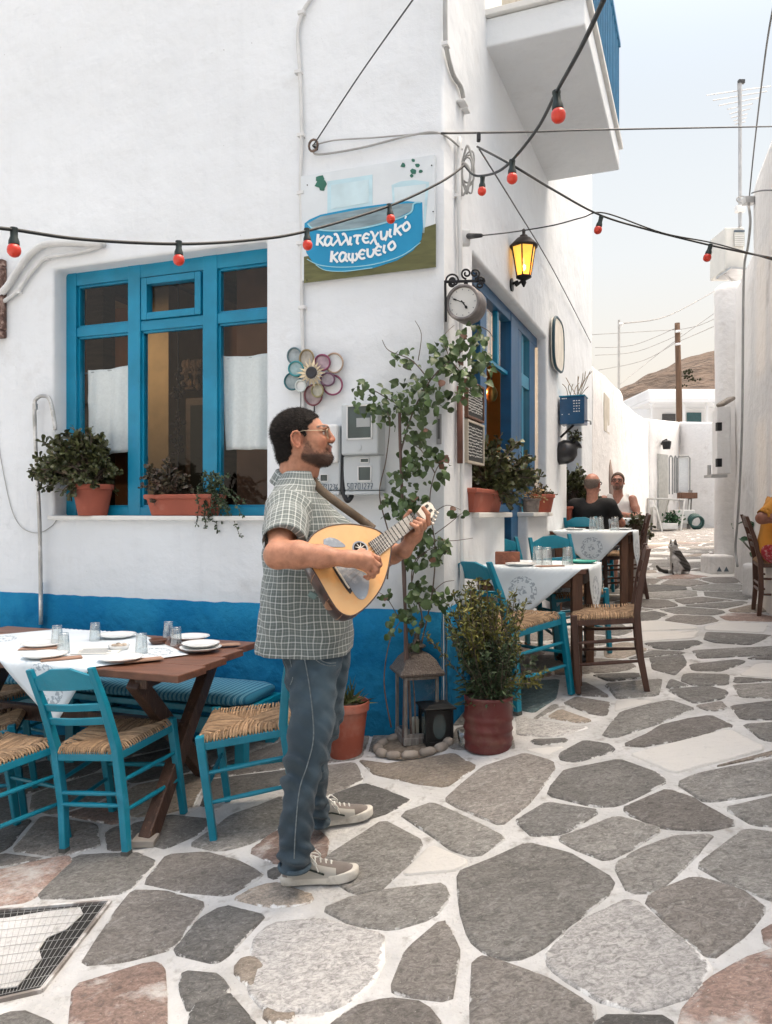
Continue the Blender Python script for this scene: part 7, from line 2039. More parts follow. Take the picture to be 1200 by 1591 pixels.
# ==== PEOPLE AND THE CAT
class Field:
 """distance field on a lattice; shapes are blended in, then skinned"""
 def __init__(s,lo,hi,h):
  s.lo=np.array(lo,np.float32);s.h=h
  s.n=(np.ceil((np.array(hi)-np.array(lo))/h)).astype(int)+1
  s.d=np.full(s.n,.08,np.float32)
  s.ax=[s.lo[i]+h*np.arange(s.n[i],dtype=np.float32)for i in range(3)]
 def blk(s,lo,hi,pad):
  sl=[]
  for i in range(3):
   a=int(max(0,math.floor((lo[i]-pad-s.lo[i])/s.h)));b=int(min(s.n[i],math.ceil((hi[i]+pad-s.lo[i])/s.h)+1))
   if b<=a:return None,None
   sl.append(slice(a,b))
  X=s.ax[0][sl[0]][:,None,None];Y=s.ax[1][sl[1]][None,:,None];Z=s.ax[2][sl[2]][None,None,:]
  return tuple(sl),(X,Y,Z)
 def mix(s,sl,d,k,cut=False):
  a=s.d[sl]
  if cut:
   d=-d
   h=np.maximum(k-np.abs(a-d),0)/k if k else 0
   s.d[sl]=np.maximum(a,d)+h*h*k*.25
  else:
   h=np.maximum(k-np.abs(a-d),0)/k if k else 0
   s.d[sl]=np.minimum(a,d)-h*h*k*.25
 def cap(s,a,b,ra,rb,k=.02,cut=False):
  a,b=np.array(a,np.float32),np.array(b,np.float32);r=max(ra,rb)
  sl,P=s.blk(np.minimum(a,b)-r,np.maximum(a,b)+r,.03+k)
  if sl is None:return
  ab=b-a;l2=float(ab@ab)+1e-9
  q=[P[i]-a[i]for i in range(3)]
  t=np.clip((q[0]*ab[0]+q[1]*ab[1]+q[2]*ab[2])/l2,0,1)
  d=np.sqrt((q[0]-t*ab[0])**2+(q[1]-t*ab[1])**2+(q[2]-t*ab[2])**2)-(ra+(rb-ra)*t)
  s.mix(sl,d,k,cut)
 def ell(s,c,r,R=None,k=.02,cut=False):
  c=np.array(c,np.float32);m=max(r)
  sl,P=s.blk(c-m,c+m,.03+k)
  if sl is None:return
  q=[P[i]-c[i]for i in range(3)]
  if R is not None:
   R=np.array(R,np.float32)
   q=[R[0,j]*q[0]+R[1,j]*q[1]+R[2,j]*q[2]for j in range(3)]
  k0=np.sqrt((q[0]/r[0])**2+(q[1]/r[1])**2+(q[2]/r[2])**2);k1=np.sqrt((q[0]/r[0]**2)**2+(q[1]/r[1]**2)**2+(q[2]/r[2]**2)**2)
  s.mix(sl,k0*(k0-1)/np.maximum(k1,1e-6),k,cut)
 def chain(s,pts,rs,k=.012):
  for i in range(len(pts)-1):s.cap(pts[i],pts[i+1],rs[i],rs[i+1],k)
 def slices(s,rows,k=.02,p=2.3,fold=None):
  """stack of oval slices: z, centre x, centre y, half x, half y"""
  rows=sorted(rows);A=np.array(rows,np.float32)
  lo=[float((A[:,1]-A[:,3]).min()),float((A[:,2]-A[:,4]).min()),float(A[0,0])];hi=[float((A[:,1]+A[:,3]).max()),float((A[:,2]+A[:,4]).max()),float(A[-1,0])]
  sl,P=s.blk(lo,hi,.03+k)
  z=P[2].ravel()
  # smooth interpolation of the rows
  def it(c):
   f=np.interp(z,A[:,0],A[:,c]);
   return f[None,None,:].astype(np.float32)
  cx,cy,rx,ry=it(1),it(2),it(3),it(4)
  e=(np.abs((P[0]-cx)/rx)**p+np.abs((P[1]-cy)/ry)**p)**(1/p)
  d=(e-1)*np.minimum(rx,ry)
  if fold is not None:d=d+fold(P[0],P[1],P[2])
  dz=np.maximum(A[0,0]-P[2],P[2]-A[-1,0])
  s.mix(sl,np.maximum(d,dz),k)
 def skin(s):
  d=s.d;ins=d<0
  nx_,ny_,nz_=[k-1 for k in s.n]
  def c(a,i,j,k):return a[i:i+nx_,j:j+ny_,k:k+nz_]
  cnt=sum(c(ins,i,j,k).astype(np.int8)for i in(0,1)for j in(0,1)for k in(0,1))
  act=np.argwhere((cnt>0)&(cnt<8))
  idx=np.full((nx_,ny_,nz_),-1,np.int32);idx[tuple(act.T)]=np.arange(len(act))
  cor=[(i,j,k)for i in(0,1)for j in(0,1)for k in(0,1)]
  val=np.stack([d[act[:,0]+i,act[:,1]+j,act[:,2]+k]for i,j,k in cor],1)
  pos=np.zeros((len(act),3));num=np.zeros(len(act))
  for a in range(8):
   for b in range(a+1,8):
    ca,cb=np.array(cor[a]),np.array(cor[b])
    if np.abs(ca-cb).sum()!=1:continue
    va,vb=val[:,a],val[:,b];m=(va<0)!=(vb<0)
    t=np.where(m,va/np.where(m,va-vb,1),0)
    pos[m]+=ca+(cb-ca)*t[m,None];num[m]+=1
  P=(act+pos/num[:,None])*s.h+s.lo
  F_=[]
  for ax in range(3):
   o=[0,0,0];o[ax]=1
   a=ins[:s.n[0]-o[0],:s.n[1]-o[1],:s.n[2]-o[2]];b=ins[o[0]:,o[1]:,o[2]:]
   e=np.argwhere(a!=b);u,v=[(1,2),(2,0),(0,1)][ax]
   ok=(e[:,u]>0)&(e[:,v]>0)&(e[:,u]<s.n[u]-1)&(e[:,v]<s.n[v]-1);e=e[ok]
   q=[]
   for du,dv in((0,0),(1,0),(1,1),(0,1)):
    g=e.copy();g[:,u]-=du;g[:,v]-=dv;q.append(idx[g[:,0],g[:,1],g[:,2]])
   q=np.stack(q,1);fl_=a[tuple(e.T)]
   q[~fl_]=q[~fl_][:,::-1]
   F_.append(q)
  return P,np.concatenate(F_)
def skinned(name,P,Fc,mats,parent=None,col=None,vec=None,relax=2):
 me=bpy.data.meshes.new(name)
 # a little relaxing takes the lattice steps out
 e=np.concatenate([Fc[:,[0,1]],Fc[:,[1,2]],Fc[:,[2,3]],Fc[:,[3,0]]])
 for _ in range(relax):
  acc=np.zeros_like(P);n=np.zeros(len(P))
  np.add.at(acc,e[:,0],P[e[:,1]]);np.add.at(n,e[:,0],1);np.add.at(acc,e[:,1],P[e[:,0]]);np.add.at(n,e[:,1],1)
  P=P*.5+acc/np.maximum(n,1)[:,None]*.5
 me.vertices.add(len(P));me.vertices.foreach_set('co',P.astype(np.float32).ravel())
 me.loops.add(len(Fc)*4);me.loops.foreach_set('vertex_index',Fc.astype(np.int32).ravel())
 me.polygons.add(len(Fc));me.polygons.foreach_set('loop_start',np.arange(0,len(Fc)*4,4,dtype=np.int32))
 me.polygons.foreach_set('use_smooth',np.ones(len(Fc),bool))
 me.update(calc_edges=True);me.validate()
 for m in(mats if isinstance(mats,(list,tuple))else[mats]):me.materials.append(m)
 if col is not None:
  a=me.attributes.new('tint','FLOAT_COLOR','POINT');a.data.foreach_set('color',np.concatenate([col,np.ones((len(P),1))],1).astype(np.float32).ravel())
 if vec is not None:
  a=me.attributes.new('cloth','FLOAT_VECTOR','POINT');a.data.foreach_set('vector',vec.astype(np.float32).ravel())
 o=bpy.data.objects.new(name,me);COL.objects.link(o)
 if parent:put(o,parent)
 return o,P
def tintmat(name,rough=.5,bump=.12,bscale=350,sss=.12,spec=.4):
 m=mat(name,(.5,.5,.5),rough=rough,bump=bump,bscale=bscale,spec=spec)
 nt=m.node_tree;b=nt.nodes['Principled BSDF']
 a=nn(nt,'ShaderNodeAttribute');a.attribute_name='tint'
 n=nn(nt,'ShaderNodeTexNoise');n.inputs['Scale'].default_value=45;n.inputs['Detail'].default_value=5
 tc=nn(nt,'ShaderNodeTexCoord');nt.links.new(tc.outputs['Object'],n.inputs[0])
 r=nn(nt,'ShaderNodeMapRange');r.inputs[1].default_value=.3;r.inputs[2].default_value=.7;r.inputs[3].default_value=.80;r.inputs[4].default_value=1.16;nt.links.new(n.outputs[0],r.inputs[0])
 mx=nn(nt,'ShaderNodeMix',data_type='RGBA',blend_type='MULTIPLY');mx.inputs[0].default_value=1
 nt.links.new(a.outputs['Color'],mx.inputs[6]);nt.links.new(r.outputs[0],mx.inputs[7]);nt.links.new(mx.outputs[2],b.inputs['Base Color'])
 if sss:
  b.inputs['Subsurface Weight'].default_value=sss;b.inputs['Subsurface Radius'].default_value=(.010,.004,.002);b.inputs['Subsurface Scale'].default_value=.6
 return m
SKIN=tintmat('skin')
HAIRM=mat('dark_brown_hair',(.0075,.0055,.0048),rough=.7,var=.5,scale=60,bump=.8,bscale=420,spec=.25)
def head_shapes(fld,O,R,s=1.0,ears=True):
 """a head in its own axes: x forward, y to its left, z up; metres from the middle of the skull"""
 def W(x,y,z):return np.array(O)+s*(np.array(R)@np.array((x,y,z)))
 Rn=np.array(R)
 fld.ell(W(-.010,0,.024),(.102*s,.077*s,.090*s),Rn,k=.02*s)
 fld.ell(W(.048,0,-.032),(.060*s,.059*s,.084*s),Rn,k=.03*s)
 for y in(-1,1):
  fld.cap(W(.000,y*.050,-.062),W(.090,y*.016,-.094),.018*s,.019*s,.03*s)
  fld.ell(W(.070,y*.040,-.018),(.028*s,.020*s,.024*s),Rn,k=.02*s)
  fld.cap(W(.088,y*.050,.028),W(.103,y*.012,.036),.010*s,.0115*s,.016*s)
  fld.ell(W(.104,y*.034,.010),(.014*s,.017*s,.011*s),Rn,k=.012*s,cut=True)
  fld.ell(W(.0865,y*.034,.010),(.0125*s,)*3,Rn,k=.003*s)
 fld.cap(W(.098,0,-.090),W(.106,0,-.084),.021*s,.018*s,.024*s)
 fld.cap(W(.106,0,.026),W(.1255,0,-.012),.0095*s,.0125*s,.012*s)
 fld.cap(W(.120,-.011,-.019),W(.120,.011,-.019),.0085*s,.0085*s,.009*s)
 fld.cap(W(.108,-.017,-.046),W(.108,.017,-.046),.0085*s,.0085*s,.012*s)
 fld.cap(W(.113,-.008,-.043),W(.113,.008,-.043),.0078*s,.0078*s,.006*s)
 fld.cap(W(.110,-.010,-.0585),W(.110,.010,-.0585),.0085*s,.0085*s,.007*s)
 if ears:
  for y in(-1,1):
   E=Rn@np.array(Matrix.Rotation(rad(-10),3,'Y')@Matrix.Rotation(rad(-18*y),3,'Z'))
   fld.ell(W(-.008,y*.077,-.014),(.018*s,.0075*s,.028*s),E,k=.006*s)
   hx=[(.010,.004),(.008,.016),(-.002,.024),(-.016,.020),(-.025,.006),(-.024,-.010),(-.016,-.028),(-.006,-.040),(.004,-.040),(.008,-.030)]
   fld.chain([W(a-.004,y*(.081+(.010 if a<-.01 else .003)),c-.004)for a,c in hx],[.0042*s]*8+[.0055*s,.004*s],.002*s)
   fld.ell(W(-.005,y*.089,-.010),(.011*s,.0105*s,.019*s),E,k=.004*s,cut=True)
 return W
def head_tint(P,O,R,s,skin,beard=None,beard_amt=1.0,browcol=(.02,.015,.012),lip=(.36,.13,.11)):
 Q=((P-np.array(O))@np.array(R))/s
 x,y,z=Q.T;ay=np.abs(y)
 col=np.tile(np.array(skin),(len(P),1)).astype(float)
 hd=(x>-.14)&(z>-.14)&(z<.14)&(ay<.1)&(x<.16)
 def mixc(m,c,a=1.0):
  m=(m*a)[:,None];col[:]=col*(1-m)+np.array(c)*m
 def soft(v,w):return np.clip(v/w+.5,0,1)
 warm=soft(.022-np.sqrt((x-.09)**2+(ay-.04)**2+(z+.02)**2),.03)*hd
 mixc(warm,np.array(skin)*np.array((1.12,.84,.8)),.6)
 mixc(soft(.016-np.sqrt((x-.126)**2+y**2+(z+.014)**2),.012)*hd,np.array(skin)*np.array((1.1,.78,.74)),.7)
 mixc(soft(-.066-z*0+ay,.004)*soft(.034-np.sqrt((x+.008)**2+(z+.014)**2),.006)*hd,np.array(skin)*np.array((1.1,.78,.74)),.45)
 if beard is not None:
  mixc(soft(.010-np.abs(x-.022),.008)*soft(.034-np.abs(z),.012)*soft(ay-.045,.01)*hd,beard,.8*beard_amt)
  zl=np.interp(x,[-.03,.008,.022,.034,.055,.080,.098,.105,.118,.14],[-.15,-.062,-.03,-.020,-.056,-.062,-.052,-.028,-.0275,-.03])
  n=.006*np.sin(x*310)*np.sin(z*290+y*210)
  b=soft(zl+n-z,.012)*soft(z-np.interp(x,[0,.03,.07,.11],[-.088,-.106,-.122,-.13]),.016)*soft(x-.004,.012)*hd
  mixc(b,beard,beard_amt)
  mixc(soft(-.070-z,.012)*b,beard,.8)
  mixc(soft(.022-ay,.01)*soft(.010-np.abs(z+.0355),.007)*soft(x-.096,.008)*hd,beard,.92*beard_amt)
  mixc(soft(.012-ay,.008)*soft(.008-np.abs(z+.074),.006)*soft(x-.096,.008)*hd,beard,.6*beard_amt)
 mixc(soft(.020-ay,.006)*soft(.0095-np.abs(z+.0515),.004)*soft(x-.107,.006)*hd,lip,.85)
 mixc(soft(.004-np.abs(z-np.interp(ay,[.012,.034,.055],[.034,.0405,.034])),.0035)*soft(ay-.010,.004)*soft(.056-ay,.006)*soft(x-.068,.008)*hd,browcol,.95)
 # eyes: white, iris, lid line
 ex=soft(.0125-np.sqrt((x-.0865)**2+(ay-.034)**2+(z-.010)**2)+.0015,.002)*soft(x-.092,.004)*hd
 mixc(ex*soft(.0052-np.abs(z-.0095),.002),(.5,.47,.44),.9)
 mixc(ex*soft(.0058-np.sqrt((ay-.033)**2+(z-.010)**2),.002),(.03,.016,.01),1)
 mixc(soft(.0022-np.abs(z-.0165),.002)*soft(.016-np.abs(ay-.034),.004)*soft(x-.088,.004)*hd,(.05,.03,.025),.8)
 return col
 # ---- the musician
MD=3.05
HO=np.array(at(468,680.5,MD));HR=np.array(Matrix.Rotation(rad(-3),3,'Y'))
HS=.985
man=None
A_r=dict(sh=at(445,792,2.90),el=at(433,862,2.655),wr=at(541,868,2.618))
IC=at(543,888,2.68);IN=V(.35,-.80,.495).normalized()
def ip(px,py,lift=0.0):return hit(px,py,IC+IN*lift,IN)
NUT=ip(645,806);NK0=ip(601,838)
IA=(NUT-NK0).normalized();IW=IA.cross(IN).normalized()
if IW.z>0:IW=-IW
def nk(s,u,v):return NUT+IA*s+IW*u+IN*v
A_l=dict(sh=at(472,790,3.20),el=at(580,868,3.14),wr=nk(-.075,.060,-.085))
fb=Field((HO[0]-.34,2.50,.96),(HO[0]+.66,3.42,HO[2]+.15),.0032)
W=head_shapes(fb,HO,HR,HS)
fb.cap(W(-.022,0,-.06),at(456,756,MD),.058,.064,.025)
fb.cap(W(.03,0,-.09),at(472,752,MD),.030,.040,.03)
fb.cap(W(.052,0,-.135),W(.05,0,-.15),.012,.012,.02)
fb.ell(at(463,790,MD),(.085,.15,.07),None,.05)
fb.ell(at(468,840,MD),(.09,.13,.12),None,.05)
# right arm and hand
fb.cap(at(446,790,2.97),A_r['sh'],.06,.055,.04)
fb.chain([A_r['sh'],A_r['sh'].lerp(A_r['el'],.5),A_r['el']],[.054,.048,.040],.03)
fb.ell(A_r['el']+V(-.008,0,-.004),(.036,.035,.037),None,.03)
fa=A_r['wr']-A_r['el']
fb.chain([A_r['el'],A_r['el']+fa*.28+V(0,0,.004),A_r['el']+fa*.62+V(0,0,.002),A_r['wr']],[.039,.044,.035,.0255],.03)
def hp_(px,py,dep):return at(px,py,dep-.117)
wr=A_r['wr']
fb.chain([wr,hp_(552,869,2.74)],[.0265,.027],.02)
kn=[hp_(573,861,2.762),hp_(575.5,868,2.742),hp_(573.5,876,2.738),hp_(568.5,883.5,2.742)]
for q,r_ in zip(kn,(.0125,.0128,.012,.011)):
 fb.cap(hp_(550,868,2.742).lerp(q,.15),q,.0165,r_,.016)
fb.ell(hp_(560,869,2.752),(.032,.018,.024),None,.02)
fing=[[kn[0],hp_(588,868,2.772),hp_(590.5,877,2.79),hp_(587,883,2.802)],[kn[1],hp_(588,878,2.752),hp_(586,888,2.775),hp_(580,890,2.792)],[kn[2],hp_(584,886,2.748),hp_(580,895,2.768),hp_(574,894,2.785)],[kn[3],hp_(576,892,2.752),hp_(572,898,2.768),hp_(567,896,2.782)]]
for f_,r_ in zip(fing,(.0098,.0098,.0092,.0082)):
 fb.chain(f_,[r_*1.12,r_,r_*.95,r_*.82],.005)
fb.chain([hp_(551,863,2.765),hp_(563,858,2.785),hp_(574,864,2.797),hp_(583,873,2.802)],[.015,.0125,.0108,.009],.01)
# left arm and hand round the neck of the instrument
fb.chain([A_l['sh'],A_l['el']],[.052,.044],.03)
fl2=A_l['wr']-A_l['el']
fb.chain([A_l['el'],A_l['el']+fl2*.3,A_l['el']+fl2*.65,A_l['wr']],[.042,.044,.035,.026],.03)
fb.chain([A_l['wr'],nk(-.030,.046,-.052)],[.026,.025],.02)
fb.ell(nk(-.022,.040,-.040),(.032,.022,.030),None,.02)
for i,(s_,r_)in enumerate(((.020,.0098),(-.001,.0100),(-.022,.0094),(-.041,.0084))):
 k0=nk(s_,.040-.002*i,-.030-.002*i)
 fb.cap(nk(-.022,.042,-.045),k0,.016,.0125,.016)
 if i==0:f_=[k0,nk(s_+.004,.046,.012),nk(s_+.012,.022,.036),nk(s_+.012,-.008,.040)]
 else:f_=[k0,nk(s_,.049,.008),nk(s_-.002,.034,.030),nk(s_-.004,.010,.020)]
 fb.chain(f_,[r_*1.15,r_*1.02,r_*.95,r_*.84],.005)
fb.chain([nk(-.045,.035,-.045),nk(-.030,-.002,-.040),nk(-.012,-.026,-.022),nk(.004,-.034,.002)],[.015,.0125,.011,.0092],.01)
P,Fc=fb.skin()
skin_c=(.435,.205,.125)
col=head_tint(P,HO,HR,HS,skin_c,beard=(.035,.023,.018),beard_amt=.48)
# knuckles and fingertips a touch redder
for q in kn+[f_[-1]for f_ in fing]:
 m_=np.clip(1-np.linalg.norm(P-np.array(q),axis=1)/.016,0,1)[:,None]
 col=col*(1-.3*m_)+np.array((.47,.17,.125))*.3*m_
for q in[f_[-1]for f_ in fing]:
 pass
man,P=skinned('person',P,Fc,SKIN,None,col=col,relax=2)
tag(man,"bearded man in a checked shirt and jeans standing in profile, playing a lute",'person')
# hair
fh_=Field(HO-.17,HO+.17,.003)
def hair_block():
 sl,Pp=fh_.blk(HO-.16,HO+.16,0)
 X,Y,Z=[np.broadcast_to(a,fh_.d[sl].shape)for a in Pp]
 Q=np.stack([X-HO[0],Y-HO[1],Z-HO[2]],-1)@HR/HS
 x,y,z=Q[...,0],Q[...,1],Q[...,2]
 wob=.0010*np.sin(x*150+4*np.sin(z*70+y*50))*np.sin(z*130+y*120)+.0006*np.sin(x*420+y*330+z*250)
 top=np.clip((z-.05)/.06,0,1)
 r=np.stack([np.full_like(x,.109),np.full_like(x,.082),np.full_like(x,.097)],-1)
 q=np.stack([x+.012,y,z-.024],-1)
 k0=np.linalg.norm(q/r,axis=-1);d=(k0-1)*.088+wob
 # nape: hair runs down the back of the neck
 kn_=np.sqrt(((x+.040)/.062)**2+(y/.064)**2+((z+.062)/.062)**2);d2=(kn_-1)*.058+wob
 h=np.maximum(.03-np.abs(d-d2),0)/.03;d=np.minimum(d,d2)-h*h*.03/4
 xl=np.interp(z,[-.14,-.105,-.06,-.040,-.034,.0,.022,.036,.060,.090,.13],[-.075,-.056,-.034,-.030,.012,.026,.030,.046,.058,.077,.066])
 xl=xl+np.clip(np.abs(y)-.04,0,1)*-.35*(z>.03)+.003*np.sin(z*260)
 d=np.maximum(d,x-xl)
 # clear the ear
 ear=np.sqrt(((x+.006)/.030)**2+((z+.020)/.036)**2)-1
 d=np.maximum(d,np.where(np.abs(y)>.05,-ear*.03,-1))
 fh_.d[sl]=d*HS
hair_block()
Ph,Fh=fh_.skin();hair_o,Ph=skinned('hair',Ph,Fh,HAIRM,man,relax=1)
def strands(name,pts,nrm,flow,L,w,m,parent,n,seed,jitter=.5):
 rng_=np.random.RandomState(seed);ii=rng_.randint(0,len(pts),n)
 p=pts[ii]+rng_.normal(0,.0012,(n,3));d=nrm[ii]*.75+np.array(flow)*1.0+rng_.normal(0,jitter,(n,3));d/=np.linalg.norm(d,axis=1)[:,None]
 s_=np.cross(d,rng_.normal(0,1,(n,3)));s_/=np.linalg.norm(s_,axis=1)[:,None]
 l=L*rng_.uniform(.5,1.2,(n,1));vs=np.stack([p-d*.002-s_*w,p-d*.002+s_*w,p+d*l+np.array(flow)*l*.3],1).reshape(-1,3)
 me=bpy.data.meshes.new(name);me.from_pydata(vs.tolist(),[],[(3*i,3*i+1,3*i+2)for i in range(n)]);me.materials.append(m)
 o=bpy.data.objects.new(name,me);COL.objects.link(o);put(o,parent);return stuff(o)
def vnorm(o):
 a=np.zeros(len(o.data.vertices)*3,np.float32);o.data.vertex_normals.foreach_get('vector',a);return a.reshape(-1,3)
nh=vnorm(hair_o)
outer=np.einsum('ij,ij->i',nh,Ph-HO)>.02
strands('hair_strands',Ph[outer],nh[outer],(-.55,0,-.35),.0105,.0006,mat('hair_strand',(.022,.015,.011),rough=.5,var=.5,scale=90,spec=.4),man,12000,3,.5)
Qm=((P-HO)@HR)/HS
bm_=(np.linalg.norm(Qm,axis=1)<.2)&(col.sum(1)<.50)&(Qm[:,2]<.0)&(Qm[:,0]>0)&(Qm[:,2]>-.125)
nm=vnorm(man)
strands('beard_strands',P[bm_],nm[bm_],(.15,0,-.75),.0042,.00040,mat('beard_hair',(.016,.010,.008),rough=.7,var=.5,scale=60,spec=.25),man,5200,4,.5)
arm=(P[:,0]>A_r['el'].x+.03)&(P[:,0]<wr.x-.01)&(P[:,1]<2.72)&(P[:,2]>1.1)
strands('arm_hair',P[arm],nm[arm],(.7,0,-.4),.008,.00016,mat('arm_hair',(.06,.03,.02),rough=.7),man,700,6,.4)
# glasses
gls=MB();GM=mat('thin_gold_wire',(.45,.38,.28),rough=.3,metal=.9)
def hw3(x,y,z):return V(*W(x,y,z))
for y in(-1,1):
 gls.tube([hw3(.114-.006*abs(math.cos(t)),y*(.034+.023*math.cos(t)),.008+.021*math.sin(t))for t in[k*2*math.pi/24 for k in range(25)]],.0012,5,caps=False)
 gls.tube([hw3(.108,y*.057,.016),hw3(.09,y*.070,.019),hw3(.02,y*.080,.020),hw3(-.012,y*.082,.014),hw3(-.026,y*.080,-.006)],.0013,5)
gls.tube([hw3(.116,-.011,.012),hw3(.121,0,.016),hw3(.116,.011,.012)],.0012,5)
go=gls.build('glasses',GM,man,smooth=True)
ln=MB()
for y in(-1,1):ln.add([hw3(.113,y*(.034+.022*math.cos(t)),.008+.020*math.sin(t))for t in[k*2*math.pi/20 for k in range(20)]],[tuple(range(20))])
ln.build('lens',THIN,go)
# ---- shirt
def row(py,xl,xr,dep,ry,d2=None):
 a,b=at(xl,py,dep),at(xr,py,dep);return(a.z,(a.x+b.x)/2,dep,abs(b.x-a.x)/2,ry)
fs_=Field((HO[0]-.36,2.58,at(0,1030,3.05).z),(HO[0]+.34,3.42,at(0,712,3.05).z),.0045)
def folds(X,Y,Z):
 f=.0045*np.sin(30*Z+14*X+2.2*np.sin(9*Y+5*X))*np.clip((1.15-Z)*2.2,0,1)
 f=f+.0065*np.sin(24*X-13*Z+3*np.sin(7*Y))+.004*np.sin(55*Z+31*X+4*np.sin(16*Y))
 return f.astype(np.float32)
TR=[row(1011,403,547,MD,.192),row(985,402,547,MD,.192),row(930,405,545,MD,.182),row(880,409,536,MD,.172),row(840,412,526,MD,.172),row(805,415,516,MD,.176),row(782,420,507,MD,.170),row(765,428,501,MD,.142),row(752,433,500,MD,.115),row(742,437,494,MD,.090),row(733,440,490,MD,.075)]
fs_.slices(TR,k=.02,p=2.4,fold=folds)
sl_end=A_r['sh'].lerp(A_r['el'],.76)
fs_.cap(at(450,788,2.97),A_r['sh']+V(0,.01,0),.066,.070,.04)
fs_.chain([A_r['sh']+V(0.004,.012,.004),A_r['sh'].lerp(A_r['el'],.40)+V(.012,.0,0),sl_end+V(.014,-.002,.0)],[.068,.072,.080],.04)
slL=A_l['sh'].lerp(A_l['el'],.5)
fs_.cap(at(470,788,3.14),A_l['sh'],.07,.072,.05);fs_.cap(A_l['sh'],slL,.072,.070,.05)
# open sleeve and neck
ax_r=(A_r['el']-A_r['sh']).normalized();ax_l=(A_l['el']-A_l['sh']).normalized()
def cutplane(c,n,rad_,fld):
 c,n=np.array(c),np.array(n);sl,Pp=fld.blk(c-rad_,c+rad_,0)
 d=(Pp[0]-c[0])*n[0]+(Pp[1]-c[1])*n[1]+(Pp[2]-c[2])*n[2]
 rr=np.sqrt((Pp[0]-c[0])**2+(Pp[1]-c[1])**2+(Pp[2]-c[2])**2)
 fld.d[sl]=np.maximum(fld.d[sl],np.where(rr<rad_,d,-1))
cutplane(sl_end+V(.008,0,0),ax_r,.115,fs_)
fs_.cap(sl_end-ax_r*.05,sl_end+ax_r*.06,.060,.066,.004,cut=True)
fs_.cap(slL-ax_l*.02,slL+ax_l*.14,.055,.058,.004,cut=True)
fs_.cap(at(460,738,MD),at(454,690,MD),.062,.080,.01,cut=True)
fs_.cap(at(476,762,MD),at(500,736,MD),.030,.062,.008,cut=True)
fs_.cap(at(492,790,MD),at(508,770,MD),.004,.030,.006,cut=True)
P,Fc=fs_.skin()
# cloth coordinates: round and along the trunk, round and along the sleeves
cx=HO[0]-.0;th=np.arctan2(-(P[:,1]-MD),P[:,0]-(at(472,900,MD).x))
uT,vT=th*.185,P[:,2]
def armuv(a,ax,off):
 q=P-np.array(a);al_=q@np.array(ax);e1=V(0,-1,0).cross(ax).normalized();e2=ax.cross(e1)
 x,y=q@np.array(e1),q@np.array(e2);return np.arctan2(x,y)*.078+off,al_,np.sqrt(x*x+y*y)
uR,vR,rR=armuv(A_r['sh'],ax_r,.3);uL,vL,rL=armuv(A_l['sh'],ax_l,.6)
onR=(rR<.098)&(vR>-.02)&(P[:,1]<2.93);onL=(rL<.10)&(vL>-.02)&(P[:,1]>3.17)
vec=np.stack([np.where(onR,uR,np.where(onL,uL,uT)),np.where(onR,vR,np.where(onL,vL,vT)),np.where(onR|onL,1.,0.)],1)
for k in(0,1):vec[:,k]+=.0022*np.sin(P[:,2]*(23+9*k)+P[:,0]*17+2*np.sin(P[:,0]*21+k))+.001*np.sin(P[:,2]*61+P[:,0]*47)
def check_mat():
 m=mat('checked_shirt_cotton',(.115,.140,.135),rough=.9,var=.12,scale=12,bump=.25,bscale=420,sheen=.2)
 nt=m.node_tree;L=nt.links.new;b=nt.nodes['Principled BSDF']
 a=nn(nt,'ShaderNodeAttribute');a.attribute_name='cloth'
 sp_=nn(nt,'ShaderNodeSeparateXYZ');L(a.outputs['Vector'],sp_.inputs[0])
 def M1(op,*v):
  n=nn(nt,'ShaderNodeMath',operation=op)
  for i,q in enumerate(v):
   if isinstance(q,(int,float)):n.inputs[i].default_value=q
   else:L(q,n.inputs[i])
  return n.outputs[0]
 def line(x,period,w,ofs=0):
  f=M1('FRACT',M1('MULTIPLY',M1('ADD',x,10+ofs),1/period));d=M1('ABSOLUTE',M1('SUBTRACT',f,.5))
  r=nn(nt,'ShaderNodeMapRange');r.inputs[1].default_value=w/period/2+.035;r.inputs[2].default_value=w/period/2-.02;L(d,r.inputs[0]);return r.outputs[0]
 lu,lv=line(sp_.outputs[0],.0235,.0036),line(sp_.outputs[1],.0245,.0036)
 lw=M1('MULTIPLY',line(sp_.outputs[0],.0235,.0012,.0105),.18);lx=M1('MULTIPLY',line(sp_.outputs[1],.0245,.0012,.0105),.18)
 tot=M1('MINIMUM',M1('ADD',M1('MAXIMUM',M1('MULTIPLY',lu,.62),lw),M1('MAXIMUM',M1('MULTIPLY',lv,.62),lx)),.95)
 old=b.inputs['Base Color'].links[0].from_socket
 mx=nn(nt,'ShaderNodeMix',data_type='RGBA');L(tot,mx.inputs[0]);L(old,mx.inputs[6]);mx.inputs[7].default_value=(.50,.53,.52,1)
 L(mx.outputs[2],b.inputs['Base Color']);return m
CHECK=check_mat()
shirt,_=skinned('shirt',P,Fc,CHECK,man,vec=vec,relax=2)
